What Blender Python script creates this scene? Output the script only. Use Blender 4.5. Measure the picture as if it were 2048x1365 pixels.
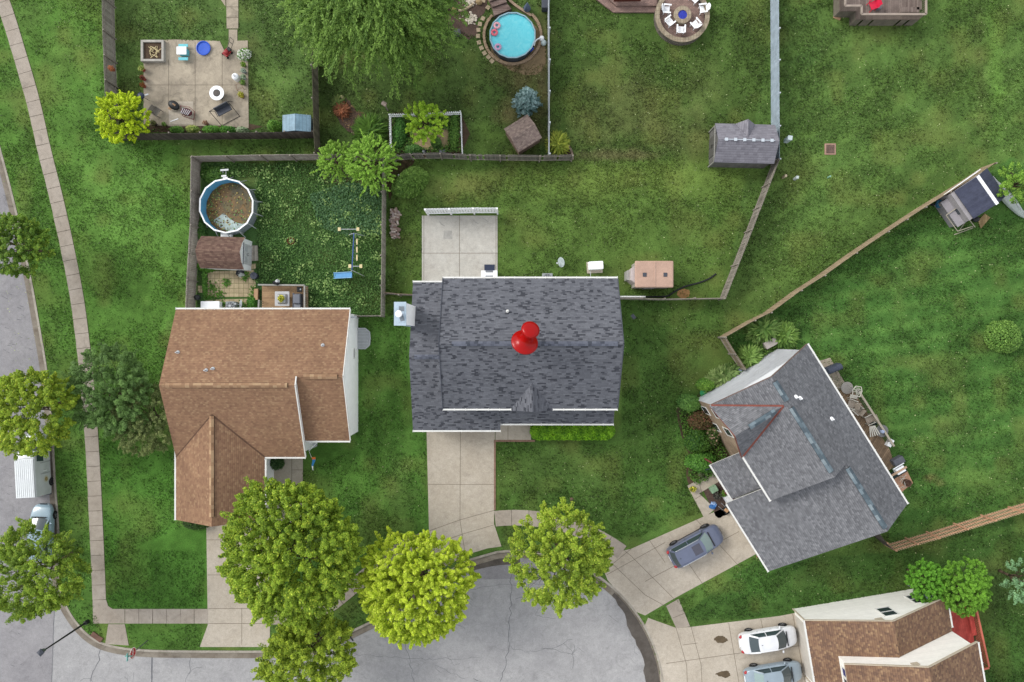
import bpy, math, random
import numpy as np
from mathutils import Vector, Matrix
R=math.radians
random.seed(7); rng=np.random.default_rng(7)
for o in list(bpy.data.objects): bpy.data.objects.remove(o)
sc=bpy.context.scene
C=sc.collection
# ---------------- camera, sky, sun, exposure ----------------
H=57.0; F=1365.0
cam_d=bpy.data.cameras.new("camera"); cam_d.lens=24; cam_d.sensor_width=36; cam_d.clip_start=1; cam_d.clip_end=3000
cam=bpy.data.objects.new("camera",cam_d); C.objects.link(cam); cam.location=(0,0,H); cam.rotation_euler=(0,0,0)
sc.camera=cam
SUN_EL=37; SUN_AZ=-62      # azimuth measured from +Y clockwise
world=bpy.data.worlds.new("World"); sc.world=world; world.use_nodes=True
wn=world.node_tree; bg=wn.nodes["Background"]
sky=wn.nodes.new("ShaderNodeTexSky"); sky.sky_type='NISHITA'; sky.sun_disc=False
sky.sun_elevation=R(SUN_EL); sky.sun_rotation=R(SUN_AZ); sky.air_density=1.0; sky.dust_density=3.0
hs=wn.nodes.new("ShaderNodeHueSaturation"); hs.inputs['Saturation'].default_value=0.35
cl=wn.nodes.new("ShaderNodeMix"); cl.data_type='RGBA'; cl.inputs[0].default_value=0.62; cl.inputs[7].default_value=(5.6,5.75,6.0,1)   # even cloud cover over the sky
wn.links.new(sky.outputs[0],hs.inputs['Color']); wn.links.new(hs.outputs[0],cl.inputs[6]); wn.links.new(cl.outputs[2],bg.inputs[0]); bg.inputs[1].default_value=0.15
sd=bpy.data.lights.new("sun",'SUN'); sd.energy=1.6; sd.angle=R(24); sd.color=(1,0.965,0.91)
sun=bpy.data.objects.new("sun",sd); C.objects.link(sun)
d=Vector((math.sin(R(SUN_AZ))*math.cos(R(SUN_EL)),math.cos(R(SUN_AZ))*math.cos(R(SUN_EL)),math.sin(R(SUN_EL))))
sun.rotation_euler=d.to_track_quat('Z','Y').to_euler(); sun.location=(-30,0,60)
sc.view_settings.view_transform='Standard'; sc.view_settings.look='None'; sc.view_settings.gamma=1
sc.view_settings.exposure=0.52
EXPF=0.82
# ---------------- helpers ----------------
def at(px,py,z=0.0):
    k=(H-z)/F
    return Vector(((px-1024)*k,-(py-682.5)*k,z))
def S(r,g,b,k=EXPF):
    def l(c):
        c/=255.0
        return c/12.92 if c<=0.04045 else ((c+0.055)/1.055)**2.4
    return (min(.9,l(r)*k),min(.9,l(g)*k),min(.9,l(b)*k),1)
class MB:
    def __init__(s): s.v=[]; s.f=[]; s.m=[]
    def face(s,pts,mi=0):
        b=len(s.v); s.v+= [tuple(p) for p in pts]; s.f.append(tuple(range(b,b+len(pts)))); s.m.append(mi); return s
    def add(s,vs,fs,mi=0):
        b=len(s.v); s.v+=[tuple(p) for p in vs]
        for f in fs: s.f.append(tuple(b+i for i in f)); s.m.append(mi)
        return s
    def box(s,c,size,rz=0,mi=0,M3=None):
        x,y,z=[q/2 for q in size]; c=Vector(c)
        Rm=M3 if M3 is not None else Matrix.Rotation(rz,3,'Z')
        vs=[c+Rm@Vector((a*x,b*y,e*z)) for a,b,e in ((-1,-1,-1),(1,-1,-1),(1,1,-1),(-1,1,-1),(-1,-1,1),(1,-1,1),(1,1,1),(-1,1,1))]
        return s.add(vs,[(0,3,2,1),(4,5,6,7),(0,1,5,4),(1,2,6,5),(2,3,7,6),(3,0,4,7)],mi)
    def beam(s,a,b,w,h,mi=0):
        a=Vector(a); b=Vector(b); dd=b-a; L=dd.length
        if L<1e-6: return s
        x=dd/L; up=Vector((0,0,1))
        if abs(x.z)>.95: up=Vector((0,1,0))
        y=up.cross(x).normalized(); z=x.cross(y)
        return s.box((a+b)/2,(L,w,h),mi=mi,M3=Matrix((x,y,z)).transposed())
    def prism(s,poly,z0,z1,mi=0,ms=None):
        n=len(poly); P=[(p[0],p[1]) for p in poly]
        ar=sum(P[i][0]*P[(i+1)%n][1]-P[(i+1)%n][0]*P[i][1] for i in range(n))
        if ar<0: P=P[::-1]
        b=len(s.v)
        s.v+=[(x,y,z0) for x,y in P]+[(x,y,z1) for x,y in P]
        s.f.append(tuple(b+n+i for i in range(n))); s.m.append(mi)
        s.f.append(tuple(b+i for i in reversed(range(n)))); s.m.append(mi)
        for i in range(n):
            j=(i+1)%n; s.f.append((b+i,b+j,b+n+j,b+n+i)); s.m.append(mi if ms is None else ms)
        return s
    def tube(s,a,b,r0,r1=None,n=8,mi=0):
        r1=r0 if r1 is None else r1
        a=Vector(a); b=Vector(b); dd=(b-a)
        if dd.length<1e-6: return s
        x=dd.normalized(); up=Vector((0,0,1)) if abs(x.z)<.9 else Vector((1,0,0))
        y=up.cross(x).normalized(); z=x.cross(y); vs=[]
        for c,r in((a,r0),(b,r1)):
            for i in range(n):
                t=2*math.pi*i/n; vs.append(c+y*(r*math.cos(t))+z*(r*math.sin(t)))
        fs=[(i,(i+1)%n,n+(i+1)%n,n+i) for i in range(n)]+[tuple(reversed(range(n))),tuple(range(n,2*n))]
        return s.add(vs,fs,mi)
    def path(s,pts,r,n=6,mi=0):
        for a,b in zip(pts[:-1],pts[1:]): s.tube(a,b,r,r,n,mi)
        return s
    def lathe(s,c,prof,n=24,mi=0,M3=None,cap=True):
        c=Vector(c); vs=[]
        for r,z in prof:
            for i in range(n):
                t=2*math.pi*i/n; p=Vector((r*math.cos(t),r*math.sin(t),z))
                if M3 is not None: p=M3@p
                vs.append(c+p)
        fs=[]
        for k in range(len(prof)-1):
            for i in range(n):
                j=(i+1)%n; fs.append((k*n+i,k*n+j,(k+1)*n+j,(k+1)*n+i))
        if cap:
            if prof[0][0]>1e-4: fs.append(tuple(reversed(range(n))))
            if prof[-1][0]>1e-4: fs.append(tuple((len(prof)-1)*n+i for i in range(n)))
        return s.add(vs,fs,mi)
    def ell(s,c,rad,n=12,m=8,mi=0,rz=0):
        prof=[]; vs=[]; c=Vector(c); Rm=Matrix.Rotation(rz,3,'Z')
        for k in range(m+1):
            a=-math.pi/2+math.pi*k/m
            for i in range(n):
                t=2*math.pi*i/n
                vs.append(c+Rm@Vector((rad[0]*math.cos(a)*math.cos(t),rad[1]*math.cos(a)*math.sin(t),rad[2]*math.sin(a))))
        fs=[(k*n+i,k*n+(i+1)%n,(k+1)*n+(i+1)%n,(k+1)*n+i) for k in range(m) for i in range(n)]
        return s.add(vs,fs,mi)
    def build(s,name,mats,parent=None,smooth=False,bevel=0,sub=0):
        if not isinstance(mats,(list,tuple)): mats=[mats]
        off=Vector((0,0,0)); p=parent
        while p is not None: off=off+p.location; p=p.parent
        me=bpy.data.meshes.new(name)
        V=[(x-off.x,y-off.y,z-off.z) for x,y,z in s.v]
        me.from_pydata(V,[],s.f)
        for m in mats: me.materials.append(m)
        me.polygons.foreach_set('material_index',s.m)
        uv=me.uv_layers.new(name='UVMap'); 
        for pl in me.polygons:
            n=pl.normal
            if abs(n.z)>.999: u=Vector((1,0,0)); v=Vector((0,1,0))
            else:
                u=Vector((0,0,1)).cross(n).normalized(); v=n.cross(u)
            for li in pl.loop_indices:
                q=Vector(s.v[me.loops[li].vertex_index]); uv.data[li].uv=(q.dot(u),q.dot(v))
        if smooth: me.polygons.foreach_set('use_smooth',[True]*len(me.polygons))
        me.update()
        o=bpy.data.objects.new(name,me); C.objects.link(o); o.parent=parent
        if bevel:
            b=o.modifiers.new('bevel','BEVEL'); b.width=bevel; b.segments=2; b.limit_method='ANGLE'
        if sub:
            b=o.modifiers.new('sub','SUBSURF'); b.levels=sub; b.render_levels=sub
        return o
def tag(o,label,cat,group=None,kind=None):
    if label: o['label']=label
    if cat: o['category']=cat
    if group: o['group']=group
    if kind: o['kind']=kind
    return o
def thing(name,label,cat,loc=(0,0,0),group=None):
    o=bpy.data.objects.new(name,None); C.objects.link(o); o.location=loc; o.empty_display_size=.3
    return tag(o,label,cat,group)
def struct(mb,name,mats,**k):
    o=mb.build(name,mats,**k); o['kind']='structure'; return o
def kids(o): return [c for c in bpy.data.objects if c.parent==o]
def dup(root,label,loc=None,rz=None,group=None):
    def cp(o,par):
        ch=[q for q in tree[o]]
        c=o.copy(); C.objects.link(c); c.parent=par
        for q in ch: cp(q,c)
        return c
    tree={}
    def walk(o):
        tree[o]=list(o.children)
        for q in o.children: walk(q)
    walk(root); r=cp(root,None)
    r['label']=label
    if loc is not None: r.location=loc
    if rz is not None: r.rotation_euler=(0,0,R(rz))
    if group: r['group']=group
    return r
def place(o,px,py,z=0,rz=0):
    o.location=at(px,py,z); o.rotation_euler=(0,0,R(rz)); return o
# ---------------- materials ----------------
def newmat(name):
    m=bpy.data.materials.new(name); m.use_nodes=True; nt=m.node_tree; b=nt.nodes['Principled BSDF']; return m,nt,b
def N(nt,t,**k):
    n=nt.nodes.new(t)
    for a,v in k.items():
        if a in n.inputs.keys() if False else False: pass
        setattr(n,a,v)
    return n
def noise(nt,scale,detail=4,rough=.6,coord=None,dist=0):
    n=nt.nodes.new('ShaderNodeTexNoise'); n.inputs['Scale'].default_value=scale; n.inputs['Detail'].default_value=detail
    n.inputs['Roughness'].default_value=rough; n.inputs['Distortion'].default_value=dist
    if coord: nt.links.new(coord,n.inputs['Vector'])
    return n
def mixc(nt,f,a,b,mode='MIX'):
    m=nt.nodes.new('ShaderNodeMix'); m.data_type='RGBA'; m.blend_type=mode; m.clamp_factor=True
    for s,v in ((m.inputs[0],f),(m.inputs[6],a),(m.inputs[7],b)):
        if hasattr(v,'is_linked'): nt.links.new(v,s)
        else: s.default_value=v
    return m.outputs[2]
def ramp(nt,f,stops,interp='LINEAR'):
    r=nt.nodes.new('ShaderNodeValToRGB'); r.color_ramp.interpolation=interp
    e=r.color_ramp.elements
    while len(e)>1: e.remove(e[0])
    e[0].position=stops[0][0]; c=stops[0][1]; e[0].color=c if len(c)==4 else (*c,1)
    for p,c in stops[1:]:
        q=e.new(p); q.color=c if len(c)==4 else (*c,1)
    nt.links.new(f,r.inputs[0]); return r.outputs[0]
def g(v): return (v,v,v,1)
def objco(nt): return nt.nodes.new('ShaderNodeTexCoord').outputs['Object']
def geoco(nt): return nt.nodes.new('ShaderNodeNewGeometry').outputs['Position']
def bump(nt,b,h,strength=.3,dist=.02):
    n=nt.nodes.new('ShaderNodeBump'); n.inputs['Strength'].default_value=strength; n.inputs['Distance'].default_value=dist
    nt.links.new(h,n.inputs['Height']); nt.links.new(n.outputs[0],b.inputs['Normal'])
def M(name,col,rough=.7,var=.18,scale=2.5,metal=0,fine=.12,spec=.3,coat=0):
    """paint / plastic / wood: base colour with soft blotches and fine grain"""
    m,nt,b=newmat(name); co=geoco(nt) if False else objco(nt)
    n1=noise(nt,scale,5,.65,co); n2=noise(nt,scale*14,3,.6,co)
    f1=ramp(nt,n1.outputs[0],[(.3,g(1-var)),(.7,g(1+var*.6))]); f2=ramp(nt,n2.outputs[0],[(.3,g(1-fine)),(.7,g(1+fine))])
    c=mixc(nt,1.0,col,f1,'MULTIPLY'); c=mixc(nt,1.0,c,f2,'MULTIPLY')
    nt.links.new(c,b.inputs['Base Color']); b.inputs['Roughness'].default_value=rough; b.inputs['Metallic'].default_value=metal
    b.inputs['Specular IOR Level'].default_value=spec; b.inputs['Coat Weight'].default_value=coat
    return m
def Mconcrete(name,a,bcol,stain=.5,scale=.35):
    m,nt,b=newmat(name); co=geoco(nt)
    n1=noise(nt,scale,6,.65,co,.4); n2=noise(nt,3,5,.7,co); n3=noise(nt,22,3,.7,co); n4=noise(nt,.9,6,.75,co,1.2)
    c=mixc(nt,ramp(nt,n1.outputs[0],[(.35,g(0)),(.68,g(1))]),a,bcol)
    c=mixc(nt,1.0,c,ramp(nt,n2.outputs[0],[(.3,g(.88)),(.7,g(1.07))]),'MULTIPLY')
    c=mixc(nt,1.0,c,ramp(nt,n3.outputs[0],[(.3,g(.80)),(.7,g(1.16))]),'MULTIPLY')
    c=mixc(nt,1.0,c,ramp(nt,n4.outputs[0],[(.28,g(1-stain)),(.48,g(1))]),'MULTIPLY')
    nt.links.new(c,b.inputs['Base Color']); b.inputs['Roughness'].default_value=.9; b.inputs['Specular IOR Level'].default_value=.2
    bump(nt,b,n3.outputs[0],.25,.02); return m
def Mshingle(name,stops,w=.32,h=.15,line=.35,blot=.15,bw=.02,warm=None):
    m,nt,b=newmat(name); uv=nt.nodes.new('ShaderNodeTexCoord').outputs['UV']
    br=nt.nodes.new('ShaderNodeTexBrick'); nt.links.new(uv,br.inputs['Vector'])
    br.inputs['Color1'].default_value=g(0); br.inputs['Color2'].default_value=g(1); br.inputs['Scale'].default_value=1
    br.inputs['Mortar Size'].default_value=0.0; br.inputs['Brick Width'].default_value=w; br.inputs['Row Height'].default_value=h
    br.offset=.37; br.offset_frequency=2; br.squash=.8; br.squash_frequency=3
    c=ramp(nt,br.outputs['Color'],stops,'CONSTANT' if len(stops)>3 else 'LINEAR')
    sp=nt.nodes.new('ShaderNodeSeparateXYZ'); nt.links.new(uv,sp.inputs[0])
    dv=nt.nodes.new('ShaderNodeMath'); dv.operation='DIVIDE'; nt.links.new(sp.outputs[1],dv.inputs[0]); dv.inputs[1].default_value=h
    fr=nt.nodes.new('ShaderNodeMath'); fr.operation='FRACT'; nt.links.new(dv.outputs[0],fr.inputs[0])
    ln=ramp(nt,fr.outputs[0],[(0,g(1-line)),(.22,g(1-line)),(.3,g(1)),(1,g(1.05))])
    c=mixc(nt,1.0,c,ln,'MULTIPLY')
    co=geoco(nt); n1=noise(nt,.45,5,.6,co,.3); n2=noise(nt,9,4,.8,co)
    c=mixc(nt,1.0,c,ramp(nt,n1.outputs[0],[(.3,g(1-blot)),(.7,g(1+blot))]),'MULTIPLY')
    if warm: 
        n3=noise(nt,.8,4,.6,co,.6); c=mixc(nt,ramp(nt,n3.outputs[0],[(.5,g(0)),(.75,g(.45))]),c,warm)
    c=mixc(nt,1.0,c,ramp(nt,n2.outputs[0],[(.25,g(.82)),(.75,g(1.15))]),'MULTIPLY')
    nt.links.new(c,b.inputs['Base Color']); b.inputs['Roughness'].default_value=.9; b.inputs['Specular IOR Level'].default_value=.2
    bump(nt,b,fr.outputs[0],.25,.02); return m
def Mboards(name,a,bcol,w=.14,axis=0,gap=.5,rough=.85,rot=0,var=1.0):
    """planks: random tone per plank, dark gap lines; uv in metres"""
    m,nt,b=newmat(name); uv=nt.nodes.new('ShaderNodeTexCoord').outputs['UV']
    if rot:
        mp=nt.nodes.new('ShaderNodeMapping'); mp.inputs['Rotation'].default_value=(0,0,rot); nt.links.new(uv,mp.inputs[0]); uv=mp.outputs[0]
    sp=nt.nodes.new('ShaderNodeSeparateXYZ'); nt.links.new(uv,sp.inputs[0])
    dv=nt.nodes.new('ShaderNodeMath'); dv.operation='DIVIDE'; nt.links.new(sp.outputs[axis],dv.inputs[0]); dv.inputs[1].default_value=w
    fl=nt.nodes.new('ShaderNodeMath'); fl.operation='FLOOR'; nt.links.new(dv.outputs[0],fl.inputs[0])
    fr=nt.nodes.new('ShaderNodeMath'); fr.operation='FRACT'; nt.links.new(dv.outputs[0],fr.inputs[0])
    wn_=nt.nodes.new('ShaderNodeTexWhiteNoise'); wn_.noise_dimensions='1D'; nt.links.new(fl.outputs[0],wn_.inputs['W'])
    co=geoco(nt); n1=noise(nt,2,5,.7,co); n2=noise(nt,14,3,.7,co); d_=.25*var
    c=mixc(nt,wn_.outputs[0],a,bcol)
    c=mixc(nt,1.0,c,ramp(nt,n1.outputs[0],[(.3,g(1-d_)),(.7,g(1+d_*.8))]),'MULTIPLY')
    c=mixc(nt,1.0,c,ramp(nt,n2.outputs[0],[(.3,g(1-.6*d_)),(.7,g(1+.5*d_))]),'MULTIPLY')
    c=mixc(nt,1.0,c,ramp(nt,fr.outputs[0],[(0,g(1-gap)),(.1,g(1-gap)),(.16,g(1)),(1,g(1))]),'MULTIPLY')
    nt.links.new(c,b.inputs['Base Color']); b.inputs['Roughness'].default_value=rough; b.inputs['Specular IOR Level'].default_value=.2
    return m
def Mpaver(name,a,bcol,w,h,mortar,mcol,rot=0,off=.5,rough=.9):
    m,nt,b=newmat(name); uv=nt.nodes.new('ShaderNodeTexCoord').outputs['UV']
    if rot:
        mp=nt.nodes.new('ShaderNodeMapping'); mp.inputs['Rotation'].default_value=(0,0,rot); nt.links.new(uv,mp.inputs[0]); uv=mp.outputs[0]
    br=nt.nodes.new('ShaderNodeTexBrick'); nt.links.new(uv,br.inputs['Vector'])
    br.inputs['Color1'].default_value=a; br.inputs['Color2'].default_value=bcol; br.inputs['Mortar'].default_value=mcol
    br.inputs['Scale'].default_value=1; br.inputs['Mortar Size'].default_value=mortar; br.inputs['Brick Width'].default_value=w; br.inputs['Row Height'].default_value=h
    br.offset=off
    co=geoco(nt); n1=noise(nt,1.3,5,.7,co); n2=noise(nt,14,3,.7,co)
    c=mixc(nt,1.0,br.outputs['Color'],ramp(nt,n1.outputs[0],[(.3,g(.75)),(.7,g(1.15))]),'MULTIPLY')
    c=mixc(nt,1.0,c,ramp(nt,n2.outputs[0],[(.3,g(.85)),(.7,g(1.12))]),'MULTIPLY')
    nt.links.new(c,b.inputs['Base Color']); b.inputs['Roughness'].default_value=rough; b.inputs['Specular IOR Level'].default_value=.2
    return m
def Mleaf(name,trans=.38):
    m,nt,b=newmat(name); at_=nt.nodes.new('ShaderNodeAttribute'); at_.attribute_name='Col'
    nt.links.new(at_.outputs['Color'],b.inputs['Base Color']); b.inputs['Roughness'].default_value=.55; b.inputs['Specular IOR Level'].default_value=.25
    tr=nt.nodes.new('ShaderNodeBsdfTranslucent'); nt.links.new(at_.outputs['Color'],tr.inputs['Color'])
    mx=nt.nodes.new('ShaderNodeMixShader'); mx.inputs[0].default_value=trans
    nt.links.new(b.outputs[0],mx.inputs[1]); nt.links.new(tr.outputs[0],mx.inputs[2]); nt.links.new(mx.outputs[0],nt.nodes['Material Output'].inputs[0])
    return m
LEAF=Mleaf('leaf')
BARK=M('bark',S(92,78,62),.95,.3,3,fine=.3)
CONC=Mconcrete('concrete_pale',S(198,188,173),S(182,171,155),.2)
CONC2=Mconcrete('concrete_grey',S(180,170,158),S(162,151,138),.3)
CONC3=Mconcrete('concrete_patio_worn',S(190,178,158),S(150,140,125),.45,.5)
CONC4=Mconcrete('concrete_clean',S(200,197,189),S(186,181,172),.18,.6)
KERB=Mconcrete('kerb_concrete',S(182,175,163),S(150,142,130),.35,.8)
JOINT=M('joint_dirt',S(116,106,92),.95)
CRACK=M('tar_crack',S(112,113,117),.9,.3)
ASPH=Mconcrete('asphalt_weathered',S(176,175,175),S(160,159,160),.24,.45)
ASPH2=Mconcrete('asphalt_street',S(158,156,158),S(144,142,145),.25,.3)
ASPHD=Mconcrete('asphalt_dark_patch',S(104,98,92),S(84,78,72),.3,.8)
WHITE=M('white_paint',S(244,246,248,.95),.5,.06,2,fine=.04)
SIDING=Mboards('white_siding',S(250,252,254,1),S(242,245,248,1),.12,1,.06,.6,0,.25)
SIDING2=Mboards('light_grey_siding',S(232,234,238,1),S(224,227,232,1),.12,1,.08,.6,0,.25)
SIDING3=Mboards('cream_siding',S(240,238,232,1),S(232,230,224,1),.12,1,.1,.6,0,.25)
TRIM=M('white_trim',S(232,232,228),.5,.1,1.5)
TRIMT=M('tan_trim',S(196,184,164),.6,.15,1.5)
GLASS,_nt,_b=newmat('window_glass'); _b.inputs['Base Color'].default_value=S(52,62,68); _b.inputs['Roughness'].default_value=.06; _b.inputs['Specular IOR Level'].default_value=.8
BLACK=M('black_metal',S(38,40,42),.5,.2)
DGREY=M('dark_grey_plastic',S(74,78,88),.5,.15)
MGREY=M('mid_grey_plastic',S(128,132,140),.5,.12)
LGREY=M('light_grey_metal',S(190,194,198),.45,.1)
METAL=M('galvanised_metal',S(170,176,182),.35,.15,metal=.6)
RUST=M('rusty_metal',S(120,58,40),.8,.3)
TERRA=M('terracotta',S(150,88,72),.8,.2)
SOIL=M('soil',S(84,68,54),.95,.35,2,fine=.35)
MULCH=M('mulch',S(86,70,62),.95,.35,1.2,fine=.45)
STRAW=M('straw_mulch',S(178,158,122),.95,.25,2,fine=.35)
STONE=M('stone_tan',S(176,160,134),.9,.25,2,fine=.2)
WOODG=Mboards('weathered_wood',S(176,170,158),S(148,142,132),.14,0,.45)
WOODD=Mboards('dark_weathered_wood',S(104,96,90),S(74,68,64),.14,0,.45)
WOODP=M('post_wood_grey',S(150,142,132),.9,.25)
WOODB=M('fresh_wood_brown',S(186,150,118),.85,.2)
WOODO=M('orange_cedar',S(204,158,128),.85,.2)
# ---------------- ground ----------------
def inpoly(px,py,poly):
    """vectorised point in polygon"""
    x=np.asarray(px); y=np.asarray(py); ins=np.zeros(x.shape,bool); n=len(poly)
    for i in range(n):
        x1,y1=poly[i]; x2,y2=poly[(i+1)%n]
        if y1==y2: continue
        c=((y1>y)!=(y2>y))&(x<(x2-x1)*(y-y1)/(y2-y1)+x1); ins^=c
    return ins
def segdist(px,py,pts,closed=False):
    dmin=np.full(np.asarray(px).shape,1e9); P=pts+[pts[0]] if closed else pts
    for (x1,y1),(x2,y2) in zip(P[:-1],P[1:]):
        dx,dy=x2-x1,y2-y1; L=dx*dx+dy*dy+1e-9
        t=np.clip(((px-x1)*dx+(py-y1)*dy)/L,0,1); dmin=np.minimum(dmin,np.hypot(px-x1-t*dx,py-y1-t*dy))
    return dmin
def catmull(pts,k=6):
    out=[]; n=len(pts)
    for i in range(n-1):
        p0=pts[max(i-1,0)]; p1=pts[i]; p2=pts[i+1]; p3=pts[min(i+2,n-1)]
        for j in range(k):
            t=j/k; out.append(tuple(.5*((2*p1[a])+(-p0[a]+p2[a])*t+(2*p0[a]-5*p1[a]+4*p2[a]-p3[a])*t*t+(-p0[a]+3*p1[a]-3*p2[a]+p3[a])*t**3) for a in (0,1)))
    out.append(tuple(pts[-1])); return out
CC=(1030,1400); CR=300
def arc(c,r,a0,a1,n=24):
    return [(c[0]+r*math.cos(R(a0+(a1-a0)*i/n)),c[1]-r*math.sin(R(a0+(a1-a0)*i/n))) for i in range(n+1)]
kerb_main=catmull([(-330,-700),(-180,-250),(-65,60),(0,290),(36,430),(62,550),(80,650),(95,740),(106,850),(112,960),(119,1060),(119,1150),(127,1195),(150,1238),(182,1272),(222,1290),(290,1299),(400,1301),(530,1301),(620,1297),(700,1262),(765,1228),(850,1168),(938,1118)],6)+arc(CC,CR,97,-75,60)
kerb_low=[(1030,1700),(900,1650),(700,1600),(300,1600),(-500,1600)]
road_poly=kerb_main+kerb_low+[(-1500,1600),(-1500,-700)]
# grid
gx=np.concatenate([[-420,-250,-150,-90,-70],np.arange(-56,56.01,.2),[70,90,150,250,420]])
gy=np.concatenate([[-420,-250,-150,-80,-60],np.arange(-44,36.01,.2),[60,80,150,250,420]])
GX,GY=np.meshgrid(gx,gy); PX=1024+GX*F/H; PY=682.5-GY*F/H
inr=inpoly(PX,PY,road_poly); dr=segdist(PX,PY,kerb_main+kerb_low)
Z=np.where(inr&(dr>5),-.35,0.0)
rs=np.random.default_rng(3)
def vnoise(X,Y,sc_,seed):
    r=np.random.default_rng(seed); T=r.random((256,256)); x=X/sc_+1000; y=Y/sc_+1000
    xi=np.floor(x).astype(int); yi=np.floor(y).astype(int); fx=x-xi; fy=y-yi; fx=fx*fx*(3-2*fx); fy=fy*fy*(3-2*fy)
    a=T[xi%256,yi%256];b=T[(xi+1)%256,yi%256];c=T[xi%256,(yi+1)%256];d_=T[(xi+1)%256,(yi+1)%256]
    return (a*(1-fx)+b*fx)*(1-fy)+(c*(1-fx)+d_*fx)*fy
col=np.zeros(GX.shape+(3,))
def setc(mask,c):
    cc=np.array(S(*c)[:3]); col[mask]=cc
def blend(w,c):
    cc=np.array(S(*c)[:3]); 
    w=np.clip(w,0,1)[...,None]; col[:]=col*(1-w)+cc*w
setc(np.ones(GX.shape,bool),(80,112,50))
regions=[([(-60,-60),(205,-60),(213,250),(380,300),(378,640),(330,640),(340,1060),(418,1300),(-60,1300)],(82,122,50)),
([(208,880),(345,880),(352,1050),(418,1060),(418,1220),(208,1220)],(72,116,43)),
([(212,-60),(630,-60),(630,270),(212,270)],(80,108,54)),
([(635,-60),(1098,-60),(1098,312),(635,312)],(74,98,48)),
([(1100,-60),(1548,-60),(1548,320),(1100,320)],(74,100,46)),
([(400,325),(770,325),(768,632),(395,632)],(66,100,54)),
([(775,322),(1540,322),(1448,597),(775,597)],(84,112,50)),
([(1560,-60),(2400,-60),(2400,90),(1990,330),(1450,672),(1240,600),(1450,600)],(80,110,52)),
([(1240,600),(1450,600),(1450,672),(1480,740),(1400,800),(1380,980),(1260,1100),(990,1020),(990,860),(1240,850)],(70,102,44)),
([(700,632),(830,632),(830,860),(856,870),(858,1060),(600,1230),(420,1230),(600,900),(700,880)],(74,114,46)),
([(1450,675),(2000,330),(2400,90),(2400,1010),(1790,1100),(1640,700),(1480,735)],(72,112,50)),
([(1355,1240),(1510,1120),(1790,1105),(2400,920),(2400,1700),(1500,1700)],(66,100,44))]
for poly,c in regions: setc(inpoly(PX,PY,poly),c)
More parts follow.
